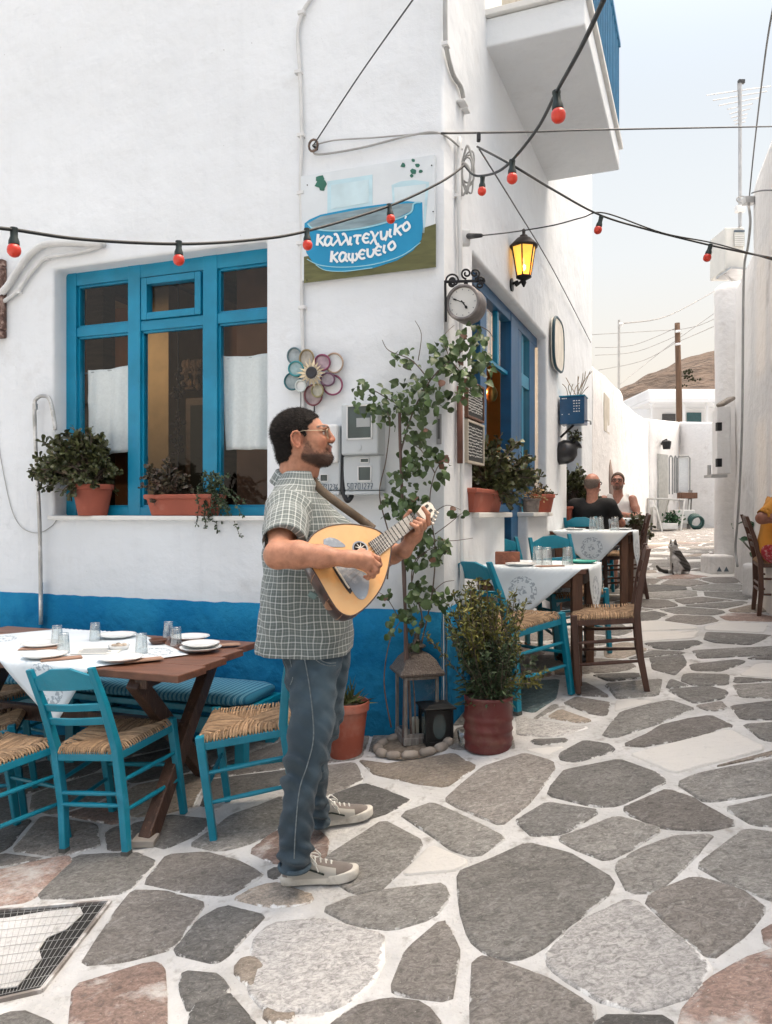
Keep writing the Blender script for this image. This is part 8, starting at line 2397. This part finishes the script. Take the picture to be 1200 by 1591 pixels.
# collar: a folded band round the neck, its points to the front
cl=MB();nC=30;cvec=[]
nc_=at(461,745,MD)
for i in range(nC+1):
 t=lerp(-1,1,i/nC);a=math.pi+t*rad(142)
 up_=abs(t)**1.25
 zt_=lerp(at(0,729,MD).z,at(0,769,MD).z,up_);cxx=lerp(nc_.x-.008,nc_.x+.016,abs(t))
 for j,(r_,dz)in enumerate(((.060,-.03),(.064,.0),(.071,-.003),(.096,lerp(-.046,-.060,up_)))):
  cl.v.append((cxx+r_*math.cos(a)*(1+.12*abs(t)),MD+r_*math.sin(a)*1.02,zt_+dz));cvec.append((t*.2,dz+.9,0))
cl.f=[(i*4+j,(i+1)*4+j,(i+1)*4+j+1,i*4+j+1)for i in range(nC)for j in range(3)];cl.mi=[0]*len(cl.f)
co=cl.build('collar',CHECK,man,smooth=True,fix=False)
at_=co.data.attributes.new('cloth','FLOAT_VECTOR','POINT');at_.data.foreach_set('vector',np.array(cvec,np.float32).ravel())
md=co.modifiers.new('s','SOLIDIFY');md.thickness=.003
# ---- jeans
fj=Field((at(425,0,2.9).x,2.72,at(0,1352,2.85).z-.01),(at(550,0,3.05).x+.03,3.42,at(0,985,3.05).z),.005)
def jf(X,Y,Z):
 zk=np.exp(-((Z-at(0,1180,2.9).z)/.10)**2);za=np.exp(-((Z-at(0,1325,2.86).z)/.06)**2)
 f=.009*zk*np.sin(64*Z+38*(X+.3)+2.5*np.sin(20*Y))+.0045*np.sin(41*Z-52*(X+.3)+3*np.sin(15*Y+9*Z))+.003*np.sin(88*Z+71*X+4*np.sin(31*Y))+.009*za*np.sin(105*Z+20*X+3*np.sin(22*Y))+.0022*np.sin(34*Z-40*X+9*Y)
 return f.astype(np.float32)
NL=[(995,437,534,2.975,.10),(1060,446,524,2.945,.092),(1100,452,521,2.925,.086),(1130,450,518,2.912,.081),(1160,446,513,2.90,.077),(1188,443,507,2.89,.073),(1215,440,496,2.88,.069),(1250,437,490,2.87,.066),(1300,434,485,2.86,.063),(1336,433,482,2.85,.062),(1346,435,481,2.848,.061)]
FL=[(995,452,543,3.12,.10),(1060,458,540,3.14,.092),(1120,466,531,3.17,.083),(1165,474,514,3.2,.075),(1210,479,508,3.235,.066),(1250,482,509,3.265,.062),(1278,484,511,3.29,.060)]
fj.slices([row(py,a,b,d,r)for py,a,b,d,r in NL],k=.03,p=2.1,fold=jf)
fj.slices([row(py,a,b,d,r)for py,a,b,d,r in FL],k=.03,p=2.1,fold=jf)
P,Fc=fj.skin()
DENIM=mat('washed_denim',(.031,.053,.072),rough=.9,var=.2,scale=5,bump=.3,bscale=500,col2=(.05,.075,.095),c2amt=.35,c2scale=7,sheen=.1)
_nt=DENIM.node_tree;_b=_nt.nodes['Principled BSDF']
_a=nn(_nt,'ShaderNodeAttribute');_a.attribute_name='tint'
_m=nn(_nt,'ShaderNodeMix',data_type='RGBA',blend_type='MULTIPLY');_m.inputs[0].default_value=1
_o=_b.inputs['Base Color'].links[0].from_socket;_nt.links.new(_o,_m.inputs[6]);_nt.links.new(_a.outputs['Color'],_m.inputs[7]);_nt.links.new(_m.outputs[2],_b.inputs['Base Color'])
thx,thz=at(505,1070,2.93).x,at(0,1075,2.93).z
fade=np.exp(-(((P[:,0]-thx)/.075)**2+((P[:,2]-thz)/.20)**2))*1.2+.55*np.exp(-(((P[:,0]-at(490,0,2.9).x)/.06)**2+((P[:,2]-at(0,1200,2.9).z)/.10)**2))
wear=1+fade[:,None]*np.array((1.0,.85,.75))+.12*np.sin(P[:,2:3]*90+P[:,0:1]*50)*np.clip(fade[:,None],0,.6)
jeans,PJ=skinned('jeans',P,Fc,DENIM,man,col=np.clip(wear,.6,2.4),relax=1)
def onleg(px,py,dep,ry):return at(px,py,dep-ry-.006)
sm=MB();pts=smoothpts([onleg(472,1016,2.965,.097),onleg(480,1060,2.945,.089),onleg(486,1110,2.92,.083),onleg(487,1150,2.905,.076),onleg(478,1188,2.89,.071),onleg(466,1225,2.877,.066),onleg(460,1280,2.865,.062),onleg(457,1338,2.85,.060)],6)
sm.tube(pts,.0022,5);sm.build('side_seam',mat('denim_stitch',(.17,.20,.21),rough=.9,var=.3,scale=90),jeans,smooth=True)
STI=mat('denim_stitch',(.17,.20,.21))
for pts in([(446,1012,2.985,.088),(452,1030,2.98,.086),(455,1052,2.965,.084),(451,1064,2.955,.075)],[(484,1012,2.97,.097),(492,1026,2.965,.095),(508,1034,2.96,.090),(522,1034,2.955,.075)],[(487,1012,2.97,.097),(495,1023,2.965,.095),(509,1030,2.96,.090),(522,1030,2.955,.075)]):
 q_=MB();q_.tube(smoothpts([onleg(*p)for p in pts],4),.0016,4);q_.build('pocket_stitching',STI,jeans,smooth=True)
hm_=MB()
for(a,b,py,dep,ry)in((435,481,1345,2.848,.061),(484,511,1277,3.29,.060)):
 c_=at((a+b)/2,py,dep);rx_=(b-a)/2/F*dep
 hm_.tube([c_+V((rx_+.001)*math.cos(t),(ry+.001)*math.sin(t),.0)for t in[k*2*math.pi/24 for k in range(25)]],.0075,6,caps=False,flat=1.3)
hm_.build('cuff',mat('denim_cuff',(.05,.08,.105),rough=.9,var=.25,scale=40),jeans,smooth=True)
# ---- shoes
SOLE=mat('offwhite_rubber_sole',(.60,.575,.52),rough=.6,var=.1,scale=30,col2=(.35,.32,.28),c2amt=.3,c2scale=14)
CANV=mat('cream_canvas',(.42,.405,.37),rough=.9,var=.06,bump=.2,bscale=500)
SUEDE=mat('taupe_suede',(.17,.145,.13),rough=.95,var=.14,scale=30,bump=.2,bscale=300,sheen=.3)
LACEM=mat('white_shoe_lace',(.70,.70,.67),rough=.9)
STRIPE=mat('dark_green_stripe',(.008,.018,.014),rough=.6)
def shoe(o,ang,s,label):
 """trainer, toe along +x of its own axes, origin under the heel"""
 R=Matrix.Translation(o)@Matrix.Rotation(ang,4,'Z')
 R=R@Matrix.Rotation(-math.atan((gz(*(R@V(.28,0,0)).xy)-gz(*(R@V(0,0,0)).xy))/.28),4,'Y')@Matrix.Scale(s,4)
 out=[(-.012,0),(-.008,.024),(.02,.036),(.08,.036),(.15,.041),(.20,.049),(.245,.047),(.277,.030),(.288,.004),(.28,-.022),(.25,-.041),(.20,-.044),(.14,-.035),(.08,-.032),(.02,-.034),(-.008,-.024)]
 out=[(q.x,q.y)for q in smoothpts([V(a,b,0)for a,b in out+out[:1]],3)[:-1]]
 mb=MB();rings=[]
 for k,z in((.97,0),(1.0,.004),(1.01,.028),(.985,.032),(.9,.033)):rings.append([R@V(.14+(x-.14)*k,y*k,z+(.010*max(0,(x-.2)/.09)if z>0 else .006*max(0,(x-.22)/.07)))for x,y in out])
 mb.loft(rings);r=mb.build('shoe',SOLE,man,smooth=True,angle=50)
 xs_=[.0,.02,.05,.085,.12,.15,.18,.21,.24,.262,.275]
 hts=[.085,.100,.102,.100,.088,.076,.067,.060,.054,.047,.036];wds=[.024,.032,.035,.0355,.037,.039,.042,.0435,.040,.030,.016]
 rings=[]
 for x,h,w in zip(xs_,hts,wds):
  rings.append([R@V(x,(w*math.copysign(abs(math.cos(t))**.8,math.cos(t))),.024+(h-.024)*max(0,math.sin(t))**.72)for t in[math.pi*k/14 for k in range(15)]])
 mb=MB();n_=15
 vs=[v for q in rings for v in q];o_=len(mb.v);mb.v+=[tuple(v)for v in vs]
 for i in range(len(xs_)-1):
  for k in range(n_-1):
   mi=1 if xs_[i]>=.20 else(1 if xs_[i]<.02 and False else 0)
   if xs_[i]<.02:mi=1
   if .10<xs_[i]<.2 and 4<=k<=9:mi=1
   mb.f.append((i*n_+k,(i+1)*n_+k,(i+1)*n_+k+1,i*n_+k+1));mb.mi.append(mi)
 mb.f.append(tuple(range(n_)));mb.mi.append(1);mb.f.append(tuple(len(vs)-1-k for k in range(n_)));mb.mi.append(1)
 mb.build('upper',[CANV,SUEDE],r,smooth=True)
 for sg in(-1,1):
  mb=MB();mb.tube([R@V(x,sg*w,z)for x,w,z in((.012,.0345,.058),(.04,.0365,.052),(.075,.036,.060),(.11,.0365,.058),(.14,.039,.048),(.165,.0405,.038))],.0055,6,flat=.6);mb.build('side_stripe',STRIPE,r,smooth=True)
 for k in range(5):
  x=.108+k*.020;h=float(np.interp(x,xs_,hts))
  mb=MB();mb.tube([R@V(x+.004,-.022,h-.012),R@V(x,0,h+.006),R@V(x+.004,.022,h-.012)],.0035,6);mb.build('lace',LACEM,r,smooth=True)
 for sg in(-1,1):
  mb=MB();mb.tube(smoothpts([R@V(.100,0,.106),R@V(.112,sg*.03,.112),R@V(.140,sg*.040,.080),R@V(.128,sg*.034,.074),R@V(.102,0,.104)],5),.0026,5);mb.build('lace',LACEM,r,smooth=True)
  mb=MB();mb.tube(smoothpts([R@V(.104,0,.104),R@V(.13,sg*.036,.085),R@V(.145,sg*.043,.05)],5),.0026,5);mb.build('lace',LACEM,r,smooth=True)
  # tongue and padded opening
 mb=MB();mb.tube(smoothpts([R@V(.012,0,.088),R@V(.03,-.032,.096),R@V(.07,-.034,.103),R@V(.095,0,.108),R@V(.07,.034,.103),R@V(.03,.032,.096),R@V(.012,0,.088)],4),.007,7,caps=False);mb.build('padded_collar',SUEDE,r,smooth=True)
 return r
s0=ghit(437,1384);s0 .y+=.045;s0 .z=gz(s0 .x,s0 .y)+.006
shoe(s0+V(.008,0,0),rad(-6),1.0,'near')
s1_=ghit(485,1294);s1_.y+=.04;s1_.z=gz(s1_.x,s1_.y)+.006
shoe(s1_+V(-.02,0,0),rad(4),1.0,'far')
# ---- the lute
SPRUCE=mat('spruce_soundboard',(.62,.36,.15),rough=.32,var=.10,scale=4,stretch=(2,2,2),col2=(.66,.30,.08),c2amt=.5,c2scale=3,coat=.35,bump=.03)
ROSEW=mat('dark_rosewood',(.045,.018,.013),rough=.28,var=.35,scale=7,coat=.4)
lute=empty('lute',IC,"pear shaped lute with a pale front and grey pickguards in the musician's hands",'lute')
OUT=[(477.5,843),(488,829),(509,818),(536,814),(560,816),(584,822.5),(598,832),(606,841),(608,850),(607,862),(603,884),(594.5,909),(581,930),(563,948),(545,957),(527,950),(512,929),(495,899),(481,876),(475.5,858)]
face=smoothpts([ip(*q)for q in OUT+OUT[:1]],3)[:-1]
ctr=sum(face,Vector())/len(face)
mb=MB();mb.prism([p-IN*.0 for p in face],-IN*.004);mb.build('soundboard',SPRUCE,lute)
# bowl of ribs: each rib its own strip
nf=len(face);deep=.165
def bowl(i,t):
 p=face[i%nf];c=ctr+IA*.02
 k=math.cos(t*math.pi/2);z=math.sin(t*math.pi/2)
 return c+(p-c)*(max(k,0)**.5)*1.0-IN*(.004+deep*z)
RIBL=mat('pale_rib_line',(.35,.2,.12),rough=.4)
for i in range(0,nf,2):
 rows=[[bowl(i+j*.5 if False else i+j,t/9)for t in range(10)]for j in(0,1,2)]
 mb=MB();mb.loft(rows,closed=False,caps=False);o=mb.build('rib',ROSEW,lute,smooth=True,fix=False)
 if i%4==0:
  mb=MB();mb.tube([bowl(i,t/9)for t in range(9)],.0016,4);mb.build('rib_line',RIBL,lute)
mb=MB();mb.tube(face+face[:1],.0026,6,caps=False);mb.build('edge_binding',ROSEW,lute,smooth=True)
GUARD=mat('grey_pearl_pickguard',(.26,.30,.34),rough=.16,var=.3,scale=9,col2=(.55,.58,.60),c2amt=.55,c2scale=13,coat=.5)
def plate3(name,pts,m,lift,th=.0016,sub=3):
 q=smoothpts([ip(x,y,lift)for x,y in pts+pts[:1]],sub)[:-1]if sub else[ip(x,y,lift)for x,y in pts]
 mb=MB();mb.prism(q,-IN*th);return mb.build(name,m,lute)
plate3('pickguard',[(503,838),(512,835),(522,837),(532,843),(537,849),(524,850),(512,849),(504,848)],GUARD,.0016)
plate3('pickguard',[(521,881),(533,876),(543,878),(556,885),(566,889),(573,896),(574,907),(572,920),(568,929),(562,931.5),(555,928),(547,917),(539,905),(530,894)],GUARD,.0016)
# sound hole with star rosette
sh0=ip(560,852,.0012)
def disc(name,r,m,lift,n=28,parent=lute,rings=None):
 mb=MB();mb.prism([sh0+IA*r*math.cos(t)+IW*r*math.sin(t)+IN*lift for t in[k*2*math.pi/n for k in range(n)]],-IN*.0008);return mb.build(name,m,parent)
disc('rosette',.030,GUARD,.0002);disc('sound_hole',.024,mat('hole_black',(.01,.008,.008),rough=1),.0012)
mb=MB()
for k in range(8):
 a=k*math.pi/4;mb.bar(sh0+IN*.003,sh0+IN*.003+IA*.021*math.cos(a)+IW*.021*math.sin(a),.0055,.0012,up=IN,w1=.0008)
mb.build('rosette_star',mat('ivory_star',(.6,.58,.52),rough=.4),lute)
# fingerboard, frets, nut, head
e0,e1_=ip(573,843,.005),ip(588,864.5,.005)
n0_,n1_=ip(640,797,.005),ip(651,813.5,.005)
mb=MB();mb.prism([e0,n0_,n1_,e1_],-IN*.007);mb.build('fingerboard',mat('fingerboard_grey',(.34,.325,.30),rough=.3,var=.25,scale=30),lute)
for k in range(16):
 t=1-2**(-(k)/7.5);t=t/(1-2**(-15/7.5))
 t=1-t
 a,b=e0 .lerp(n0_,t),e1_.lerp(n1_,t);mb=MB();mb.bar(a+IN*.001,b+IN*.001,.0022,.0022,up=IN);mb.build('fret',mat('fret_dark',(.04,.035,.03),rough=.4,metal=.3),lute)
mb=MB();a,b=n0_.lerp(e0,.02),n1_.lerp(e1_,.02);mb.bar(a+IN*.003,b+IN*.003,.010,.009,up=IN);mb.build('nut',BLACK,lute)
back0,back1=NK0,NUT+IA*.01
mb=MB();rings=[]
for c_,w_,d_ in((e0 .lerp(e1_,.5).lerp(n0_.lerp(n1_,.5),.32),.030,.030),(n0_.lerp(n1_,.5),.021,.024)):
 rings.append([c_+IW*w_*math.cos(t)-IN*(.006+d_*math.sin(t))for t in[math.pi*k/10 for k in range(11)]])
mb.loft(rings,closed=False,caps=False);mb.build('neck',ROSEW,lute,smooth=True)
HEADW=mat('ivory_headstock',(.62,.58,.50),rough=.4,var=.1,scale=20)
hs_=[(649,795),(656,785),(663,780.5),(669,781),(674,787),(675,795),(672,803),(666,807),(659,806)]
plate3('headstock',hs_,HEADW,.0,.016)
for c in((663,787),(669,794)):plate3('head_slot',[(c[0]-3,c[1]-1),(c[0]+1,c[1]-4),(c[0]+4,c[1]-1),(c[0],c[1]+3)],mat('slot_black',(.02,.02,.02)),.0014,.001,sub=0)
for k in range(4):
 q=ip(667+k*2.4,807-k*5.5,-.008);mb=MB();mb.tube([q,q+IW*.018],.003,6);mb.sphere(q+IW*.022,.006,8,5);mb.build('tuning_peg',HEADW,lute,smooth=True)
 # bridge, tailpiece and strings
br0,br1=ip(516,880,.004),ip(545,921,.004)
mb=MB();mid=br0 .lerp(br1,.5);
mb.prism([p+IN*.004 for p in(ip(514,876),ip(519,879),ip(532,897),ip(541,908),ip(547,919),ip(544.5,923),ip(536,913),ip(523,893))],-IN*.007);mb.build('bridge',BLACK,lute,bevel=.001)
mb=MB();mb.bar(ip(521,881,.010),ip(543,914,.010),.004,.006,up=IN);mb.build('saddle',HEADW,lute)
STRG=mat('steel_string',(.25,.24,.22),rough=.4,metal=.7)
for k in range(4):
 for dd in(0,):
  t=(k+.5)/4
  a=ip(lerp(523,541,t),lerp(884,911,t),.012);b=n0_.lerp(n1_,.12+.76*t)+IN*.007
  mb=MB();mb.tube([a+IW*dd,b+IW*dd],.0006,4);mb.build('string',STRG,lute)
  # decorated dark end with inlay and strap
plate3('inlay',[(506,934),(514,938),(520,946),(512,948),(505,944)],RIBL,-.03,.002)
pk=ip(486,925,-.075);mb=MB();mb.box(pk,(.03,.012,.022),Matrix.Rotation(.5,3,'Y'));mb.build('pickup_clip',mat('pale_green_clip',(.10,.16,.15),rough=.4),lute,bevel=.003)
st=MB();sp0=[at(478,738,3.10),at(487,748,3.02),at(500,762,2.945),at(520,778,2.90),at(545,796,2.885),at(566,811,2.89),ip(580,822,-.01)]
sp1=smoothpts(sp0,5);rows=[]
for i,p in enumerate(sp1):
 t=(sp1[min(i+1,len(sp1)-1)]-sp1[max(0,i-1)]).normalized();wv=V(.55,-.15,-.8);wv=(wv-t*wv.dot(t)).normalized()
 wv=V(-.56,0,-.83)*1.0;wv=(wv-t*wv.dot(t)).normalized()
 rows.append([p-wv*.016,p,p+wv*.016])
st.loft(rows,closed=False,caps=False);so=st.build('strap',mat('brown_leather_strap',(.11,.075,.045),rough=.7,var=.2,scale=20,bump=.2),lute,smooth=True,fix=False)
md=so.modifiers.new('s','SOLIDIFY');md.thickness=.003
# ---- seated people further off
def cloth_mat(name,col,**k):return mat(name,col,rough=.9,bump=.3,bscale=60,**k)
def sitter(x,y,az,label,top,topcol,legs,skin_c_,hairc=None,beard=None,sc=.97,seat=.47,armR=None,armL=None,sleeves=True,head=True,lean=0.0,glass=None,long_legs=False,vest=False,zoff=0,headturn=0,headfwd=.03,slv=.62):
 """a seated person: x forward, y to the left, z up from the ground under the seat; az = direction faced, degrees from +x"""
 B=Matrix.Translation(V(x,y,gz(x,y)+zoff))@Matrix.Rotation(rad(az),4,'Z')@Matrix.Scale(sc,4)
 def T(a,b,c):return B@V(a,b,c)
 R3=np.array(Matrix.Rotation(rad(az+headturn),3,'Z'))
 hip=T(-.02,0,seat+.10);lnx=lean
 neck=T(lnx,0,seat+.56);hd=T(lnx+headfwd,0,seat+.74)
 lo,hi=T(0,0,0),T(0,0,1.4)
 f=Field((x-.75,y-.75,gz(x,y)+zoff-.02),(x+.75,y+.75,hd.z+.16),.0095)
 if head:
  W_=head_shapes(f,np.array(hd),R3,1.0*sc)
  f.cap(hd+V(0,0,-.06),neck+V(0,0,-.04),.056,.062,.03)
 f.ell(T(lnx*.6,0,seat+.38),(.10,.15,.16),np.array(Matrix.Rotation(rad(az),3,'Z')),.05)
 arms={}
 for s,spec in((-1,armR),(1,armL)):
  sh=T(lnx,s*.185,seat+.50)
  el,wr_=(T(lnx+.10,s*.25,seat+.24),T(lnx+.34,s*.12,seat+.27))if spec is None else(T(*spec[0]),T(*spec[1]))
  f.chain([sh,sh.lerp(el,.5),el],[.056,.048,.042],.03);f.chain([el,el.lerp(wr_,.35),wr_],[.042,.042,.027],.03)
  d=(wr_-el).normalized();pl=wr_+d*.06
  f.cap(wr_,pl,.026,.030,.02)
  for q in range(4):
   o=V(0,0,1).cross(d)*(.018*(q-1.5));f.chain([pl+o,pl+o+d*.04+V(0,0,-.008),pl+o+d*.06+V(0,0,-.03)],[.0105,.0100,.0085],.004)
  o=V(0,0,1).cross(d)*(-.03*s);f.chain([wr_+d*.02,wr_+d*.05+o,wr_+d*.085+o],[.013,.0115,.010],.008)
  arms[s]=(sh,el,wr_)
 for s in(-1,1):
  kn_=T(.44,s*.13,seat+.06);ft=T(.46,s*.14,.09)
  f.chain([T(0,s*.09,seat+.07),kn_],[.075,.055],.04);f.chain([kn_,kn_.lerp(ft,.4),ft],[.052,.052,.036],.03)
 P,Fc=f.skin()
 col=head_tint(P,np.array(hd),R3,sc,skin_c_,beard=beard,beard_amt=.85)if head else np.tile(np.array(skin_c_),(len(P),1))
 o,_=skinned('person',P,Fc,SKIN,None,col=col,relax=1);tag(o,label,'person')
 # garment for the trunk
 f=Field((x-.5,y-.5,hip.z-.16),(x+.5,y+.5,neck.z+.06),.010)
 Rz=np.array(Matrix.Rotation(rad(az),3,'Z'))
 def fo(c,r,k=.06):f.ell(c,r,Rz,k)
 fo(T(-.01,0,seat+.12),(.135,.175,.15));fo(T(lnx*.5,0,seat+.27),(.13,.178,.22));fo(T(lnx*.9,0,seat+.45),(.115,.19 if not vest else .155,.10))
 for s in(-1,1):
  sh,el,wr_=arms[s]
  if sleeves:f.cap(T(lnx,s*.10,seat+.52),sh,.065,.07,.05);f.cap(sh,sh.lerp(el,slv),.07,.066,.05);e_=el-sh;f.cap(sh.lerp(el,slv-.04),sh.lerp(el,slv+.28),.056,.062,.004,cut=True)
  else:f.cap(T(lnx,s*.07,seat+.50),T(lnx,s*.115,seat+.55),.055,.03,.04)
 f.cap(neck+V(0,0,-.02),neck+V(0,0,.06),.066,.075,.012,cut=True)
 if vest:f.cap(T(lnx+.12,0,seat+.44),T(lnx+.04,0,seat+.60),.02,.09,.01,cut=True)
 P,Fc=f.skin();skinned(top,P,Fc,topcol,o,relax=1)
 f=Field((x-.75,y-.75,gz(x,y)+zoff-.02),(x+.75,y+.75,hip.z+.16),.011)
 for s in(-1,1):
  hp0,kn_,ft=T(-.02,s*.085,seat+.085),T(.44,s*.13,seat+.06),T(.46,s*.14,.09)
  f.chain([hp0,kn_],[.105,.078 if not long_legs else .07],.05)
  if long_legs:f.chain([kn_,ft],[.068,.06],.03)
 P,Fc=f.skin();skinned('trousers' if long_legs else 'shorts',P,Fc,legs,o,relax=1)
 for s in(-1,1):
  ft=T(.46,s*.14,.0);d=B.to_3x3()@V(1,0,0);d.normalize()
  mb=MB();mb.sphere(ft+d*.05+V(0,0,.045),(.125,.045,.045),12,8,Matrix.Rotation(rad(az),3,'Z'));mb.build('shoe',BLACK,o,smooth=True)
 if head and hairc is not None:
  m,back=hairc
  f=Field(np.array(hd)-.16,np.array(hd)+.16,.008)
  sl,Pp=f.blk(np.array(hd)-.15,np.array(hd)+.15,0)
  Q=np.stack(np.broadcast_arrays(Pp[0]-hd.x,Pp[1]-hd.y,Pp[2]-hd.z),-1)@R3/sc
  xx,yy,zz=Q[...,0],Q[...,1],Q[...,2]
  r0=1.04 if back else 1.10
  d=(np.sqrt(((xx+.011)/(.105*r0))**2+(yy/(.079*r0))**2+((zz-.024)/(.092*r0))**2)-1)*.088
  xl=np.interp(zz,[-.12,-.06,-.03,.02,.05,.09,.13],[-.07,-.04,.0,.025,.045,.07,.06])
  d=np.maximum(d,xx-xl)
  if back:d=np.maximum(d,zz-.050-.0*xx)
  f.d[sl]=d*sc
  P,Fc=f.skin();skinned('hair',P,Fc,m,o,relax=1)
 if glass:
  gm_=MB()
  for s in(-1,1):
   gm_.tube([V(*W_(.116,s*(.034+.027*math.cos(t)),.008+.019*math.sin(t)))for t in[k*2*math.pi/14 for k in range(15)]],.0045,5,caps=False)
   gm_.tube([V(*W_(.114,s*.060,.014)),V(*W_(.0,s*.085,.016))],.004,5)
  gm_.tube([V(*W_(.118,-.01,.012)),V(*W_(.118,.01,.012))],.004,5)
  gm_.build('glasses',glass,o,smooth=True)
 return o
sitter(2.18,8.18,62,"bald man in a black t-shirt sitting with his back turned at the third alley table",'tshirt',cloth_mat('black_cotton',(.010,.010,.011)),cloth_mat('dark_shorts',(.03,.035,.045)),(.42,.19,.13),hairc=(mat('grey_stubble',(.16,.12,.10),rough=.9,var=.3,scale=90),True),armR=((.20,-.27,.78),(.44,-.16,.76)),armL=((.16,.26,.74),(.40,.10,.76)),glass=mat('sunglass_dark',(.02,.02,.02),rough=.2),headturn=-8)
sitter(3.02,10.05,-112,"tattooed bearded man in a white vest and glasses sitting across from the bald man",'vest',cloth_mat('white_vest_cotton',(.72,.71,.69)),cloth_mat('pink_shorts',(.50,.20,.17)),(.33,.155,.11),hairc=(mat('brown_hair_far',(.07,.040,.025),rough=.8,var=.3,scale=60),False),beard=(.09,.045,.03),sleeves=False,vest=True,armR=((.08,-.27,.74),(.36,-.02,.80)),armL=((.12,.27,.72),(.40,.04,.78)),glass=mat('dark_red_frames',(.05,.015,.012),rough=.4))
# the person in yellow at the right edge, arm over the chair back
YEL=cloth_mat('mustard_cotton',(.50,.22,.030),var=.15)
def red_print():
 return mat('red_patterned_cloth',(.30,.02,.035),rough=.9,var=.3,scale=30,col2=(.50,.32,.32),c2amt=.5,c2scale=38)
sitter(3.24,6.42,-18,"person in a mustard t-shirt and red patterned trousers, elbow over a chair back",'tshirt',YEL,red_print(),(.26,.105,.065),hairc=(HAIRM,False),sc=.98,long_legs=True,headturn=-60,lean=.03,headfwd=.16,slv=.86,armR=((-.15,-.30,.83),(.12,-.30,.85)),armL=((.10,.26,.74),(.34,.12,.78)))
chair(3.36,6.52,(1,-.32),CH_BROWN,"dark brown chair cut off by the right picture edge under the person in yellow",GA)
fp=empty('flowering_plant',V(3.52,7.35,gz(3.52,7.35)),"white flowering green plant on a low plinth behind the person in yellow",'plant')
mb=MB();q=V(3.62,7.40,gz(3.62,7.4));mb.box(q+V(0,0,.15),(.30,.3,.34));mb.build('plinth',OLDWHITE,fp,bevel=.04,seg=3)
lb,fb2,sb=MB(),MB(),MB();rng=random.Random(5)
for k in range(44):
 t=q+V(rng.gauss(-.05,.10),rng.gauss(0,.08),.42+rng.random()*.36);leaf_geo(lb,t,rdir(rng),rdir(rng,.8),.085,.05,.1,'oval')
 if k%4==0:sb.tube([q+V(0,0,.3),t],.004,4)
for k in range(7):
 t=q+V(rng.gauss(-.02,.07),-.08,.62+rng.random()*.18)
 for j in range(6):leaf_geo(fb2,t,V(math.cos(j),-.3,math.sin(j)),V(0,-1,.2),.05,.035,.1,'oval')
stuff(lb.build('foliage',mat('glossy_green_leaf',(.02,.09,.03),rough=.4,island=.4),fp,smooth=True,fix=False));stuff(fb2 .build('blossom',mat('white_petal',(.7,.68,.6),rough=.8),fp,fix=False));sb.build('stems',GSTEM,fp)
# ---- the cat
cg=ghit(1053,893);cs=57/F*cg.y/.44
def ct(x,y,z):return cg+V(x,y+.06,z)*cs
fc=Field(ct(-.30,-.26,-.02),ct(.25,.26,.47),.006)
E3=lambda a,ax='Y':np.array(Matrix.Rotation(rad(a),3,ax))
fc.ell(ct(.055,.03,.105),(.105*cs,.10*cs,.105*cs),None,.05)
fc.ell(ct(.02,.0,.19),(.075*cs,.075*cs,.12*cs),E3(-14),.06)
fc.cap(ct(-.005,0,.25),ct(-.025,-.005,.32),.050*cs,.045*cs,.04)
fc.ell(ct(-.035,-.01,.345),(.056*cs,.050*cs,.048*cs),None,.02)
fc.cap(ct(-.070,-.03,.335),ct(-.088,-.036,.330),.022*cs,.017*cs,.018)
for s in(-1,1):
 fc.cap(ct(-.030+s*.024,-.01+s*.012,.380),ct(-.032+s*.036,-.005+s*.018,.424),.021*cs,.004*cs,.008)
 fc.chain([ct(-.01+s*.026,-.05,.19),ct(-.012+s*.028,-.065,.10),ct(-.015+s*.030,-.068,.018)],[.034*cs,.024*cs,.019*cs],.02)
 fc.ell(ct(-.020+s*.030,-.082,.014),(.022*cs,.030*cs,.015*cs),None,.012)
 fc.ell(ct(.055+s*.055,-.055,.016),(.026*cs,.045*cs,.017*cs),None,.015)
 fc.ell(ct(.06+s*.055,-.01,.075),(.055*cs,.075*cs,.075*cs),None,.03)
fc.chain([ct(.02,.10,.03),ct(-.09,.10,.025),ct(-.17,.06,.05),ct(-.215,.03,.095)],[.026*cs,.022*cs,.020*cs,.015*cs],.02)
P,Fc=fc.skin()
Q=(P-np.array(ct(0,0,0)))/cs;x,y,z=Q.T
grey=np.array((.085,.078,.072));wht=np.array((.60,.585,.56))
pm_=np.clip(((x-.035)+.5*(z-.12)+.012*np.sin(z*90+x*60))/.02+.5,0,1)*(z>.04)*(z<.29)
pm_=np.maximum(pm_,np.clip((z-.352+.25*(x+.035))/.01,0,1)*(x>-.09));pm_=np.maximum(pm_,((x<-.06)&(z<.14))*1.);pm_=np.where((np.abs(x+.055)<.012)&(z>.30),.0,pm_)
col=wht*(1-pm_[:,None])+grey*pm_[:,None]*(1+.3*np.sin(z*150+x*60))[:,None]
for s in(-1,1):
 dd=np.linalg.norm(Q-np.array((-.062+s*.022+.008,-.046+s*.010,.352)),axis=1);col[dd<.011]=(.03,.035,.02)
dd=np.linalg.norm(Q-np.array((-.104,-.042,.334)),axis=1);col[dd<.009]=(.35,.15,.13)
cato,_=skinned('cat',P,Fc,tintmat('cat_fur',rough=.9,bump=.6,bscale=140,sss=0,spec=.1),None,col=col,relax=1)
tag(cato,"white and grey cat sitting in the middle of the alley looking aside",'cat')
# black shoes on the paving by the alley tables
for k,(px,py)in enumerate(((893,1030),(985,881))):
 g=ghit(px,py);mb=MB()
 mb.sphere(g+V(0,0,.03),(.13,.045,.035),12,8,Matrix.Rotation(-.35,3,'Z'));mb.sphere(g+V(-.06,.02,.05),(.05,.04,.035),10,7)
 o=mb.build('black_shoe',BLACK,smooth=True);tag(o,["black shoe lying under the first alley table","black shoe on the paving beside the far brown chair"][k],'shoe','black shoes under the tables')
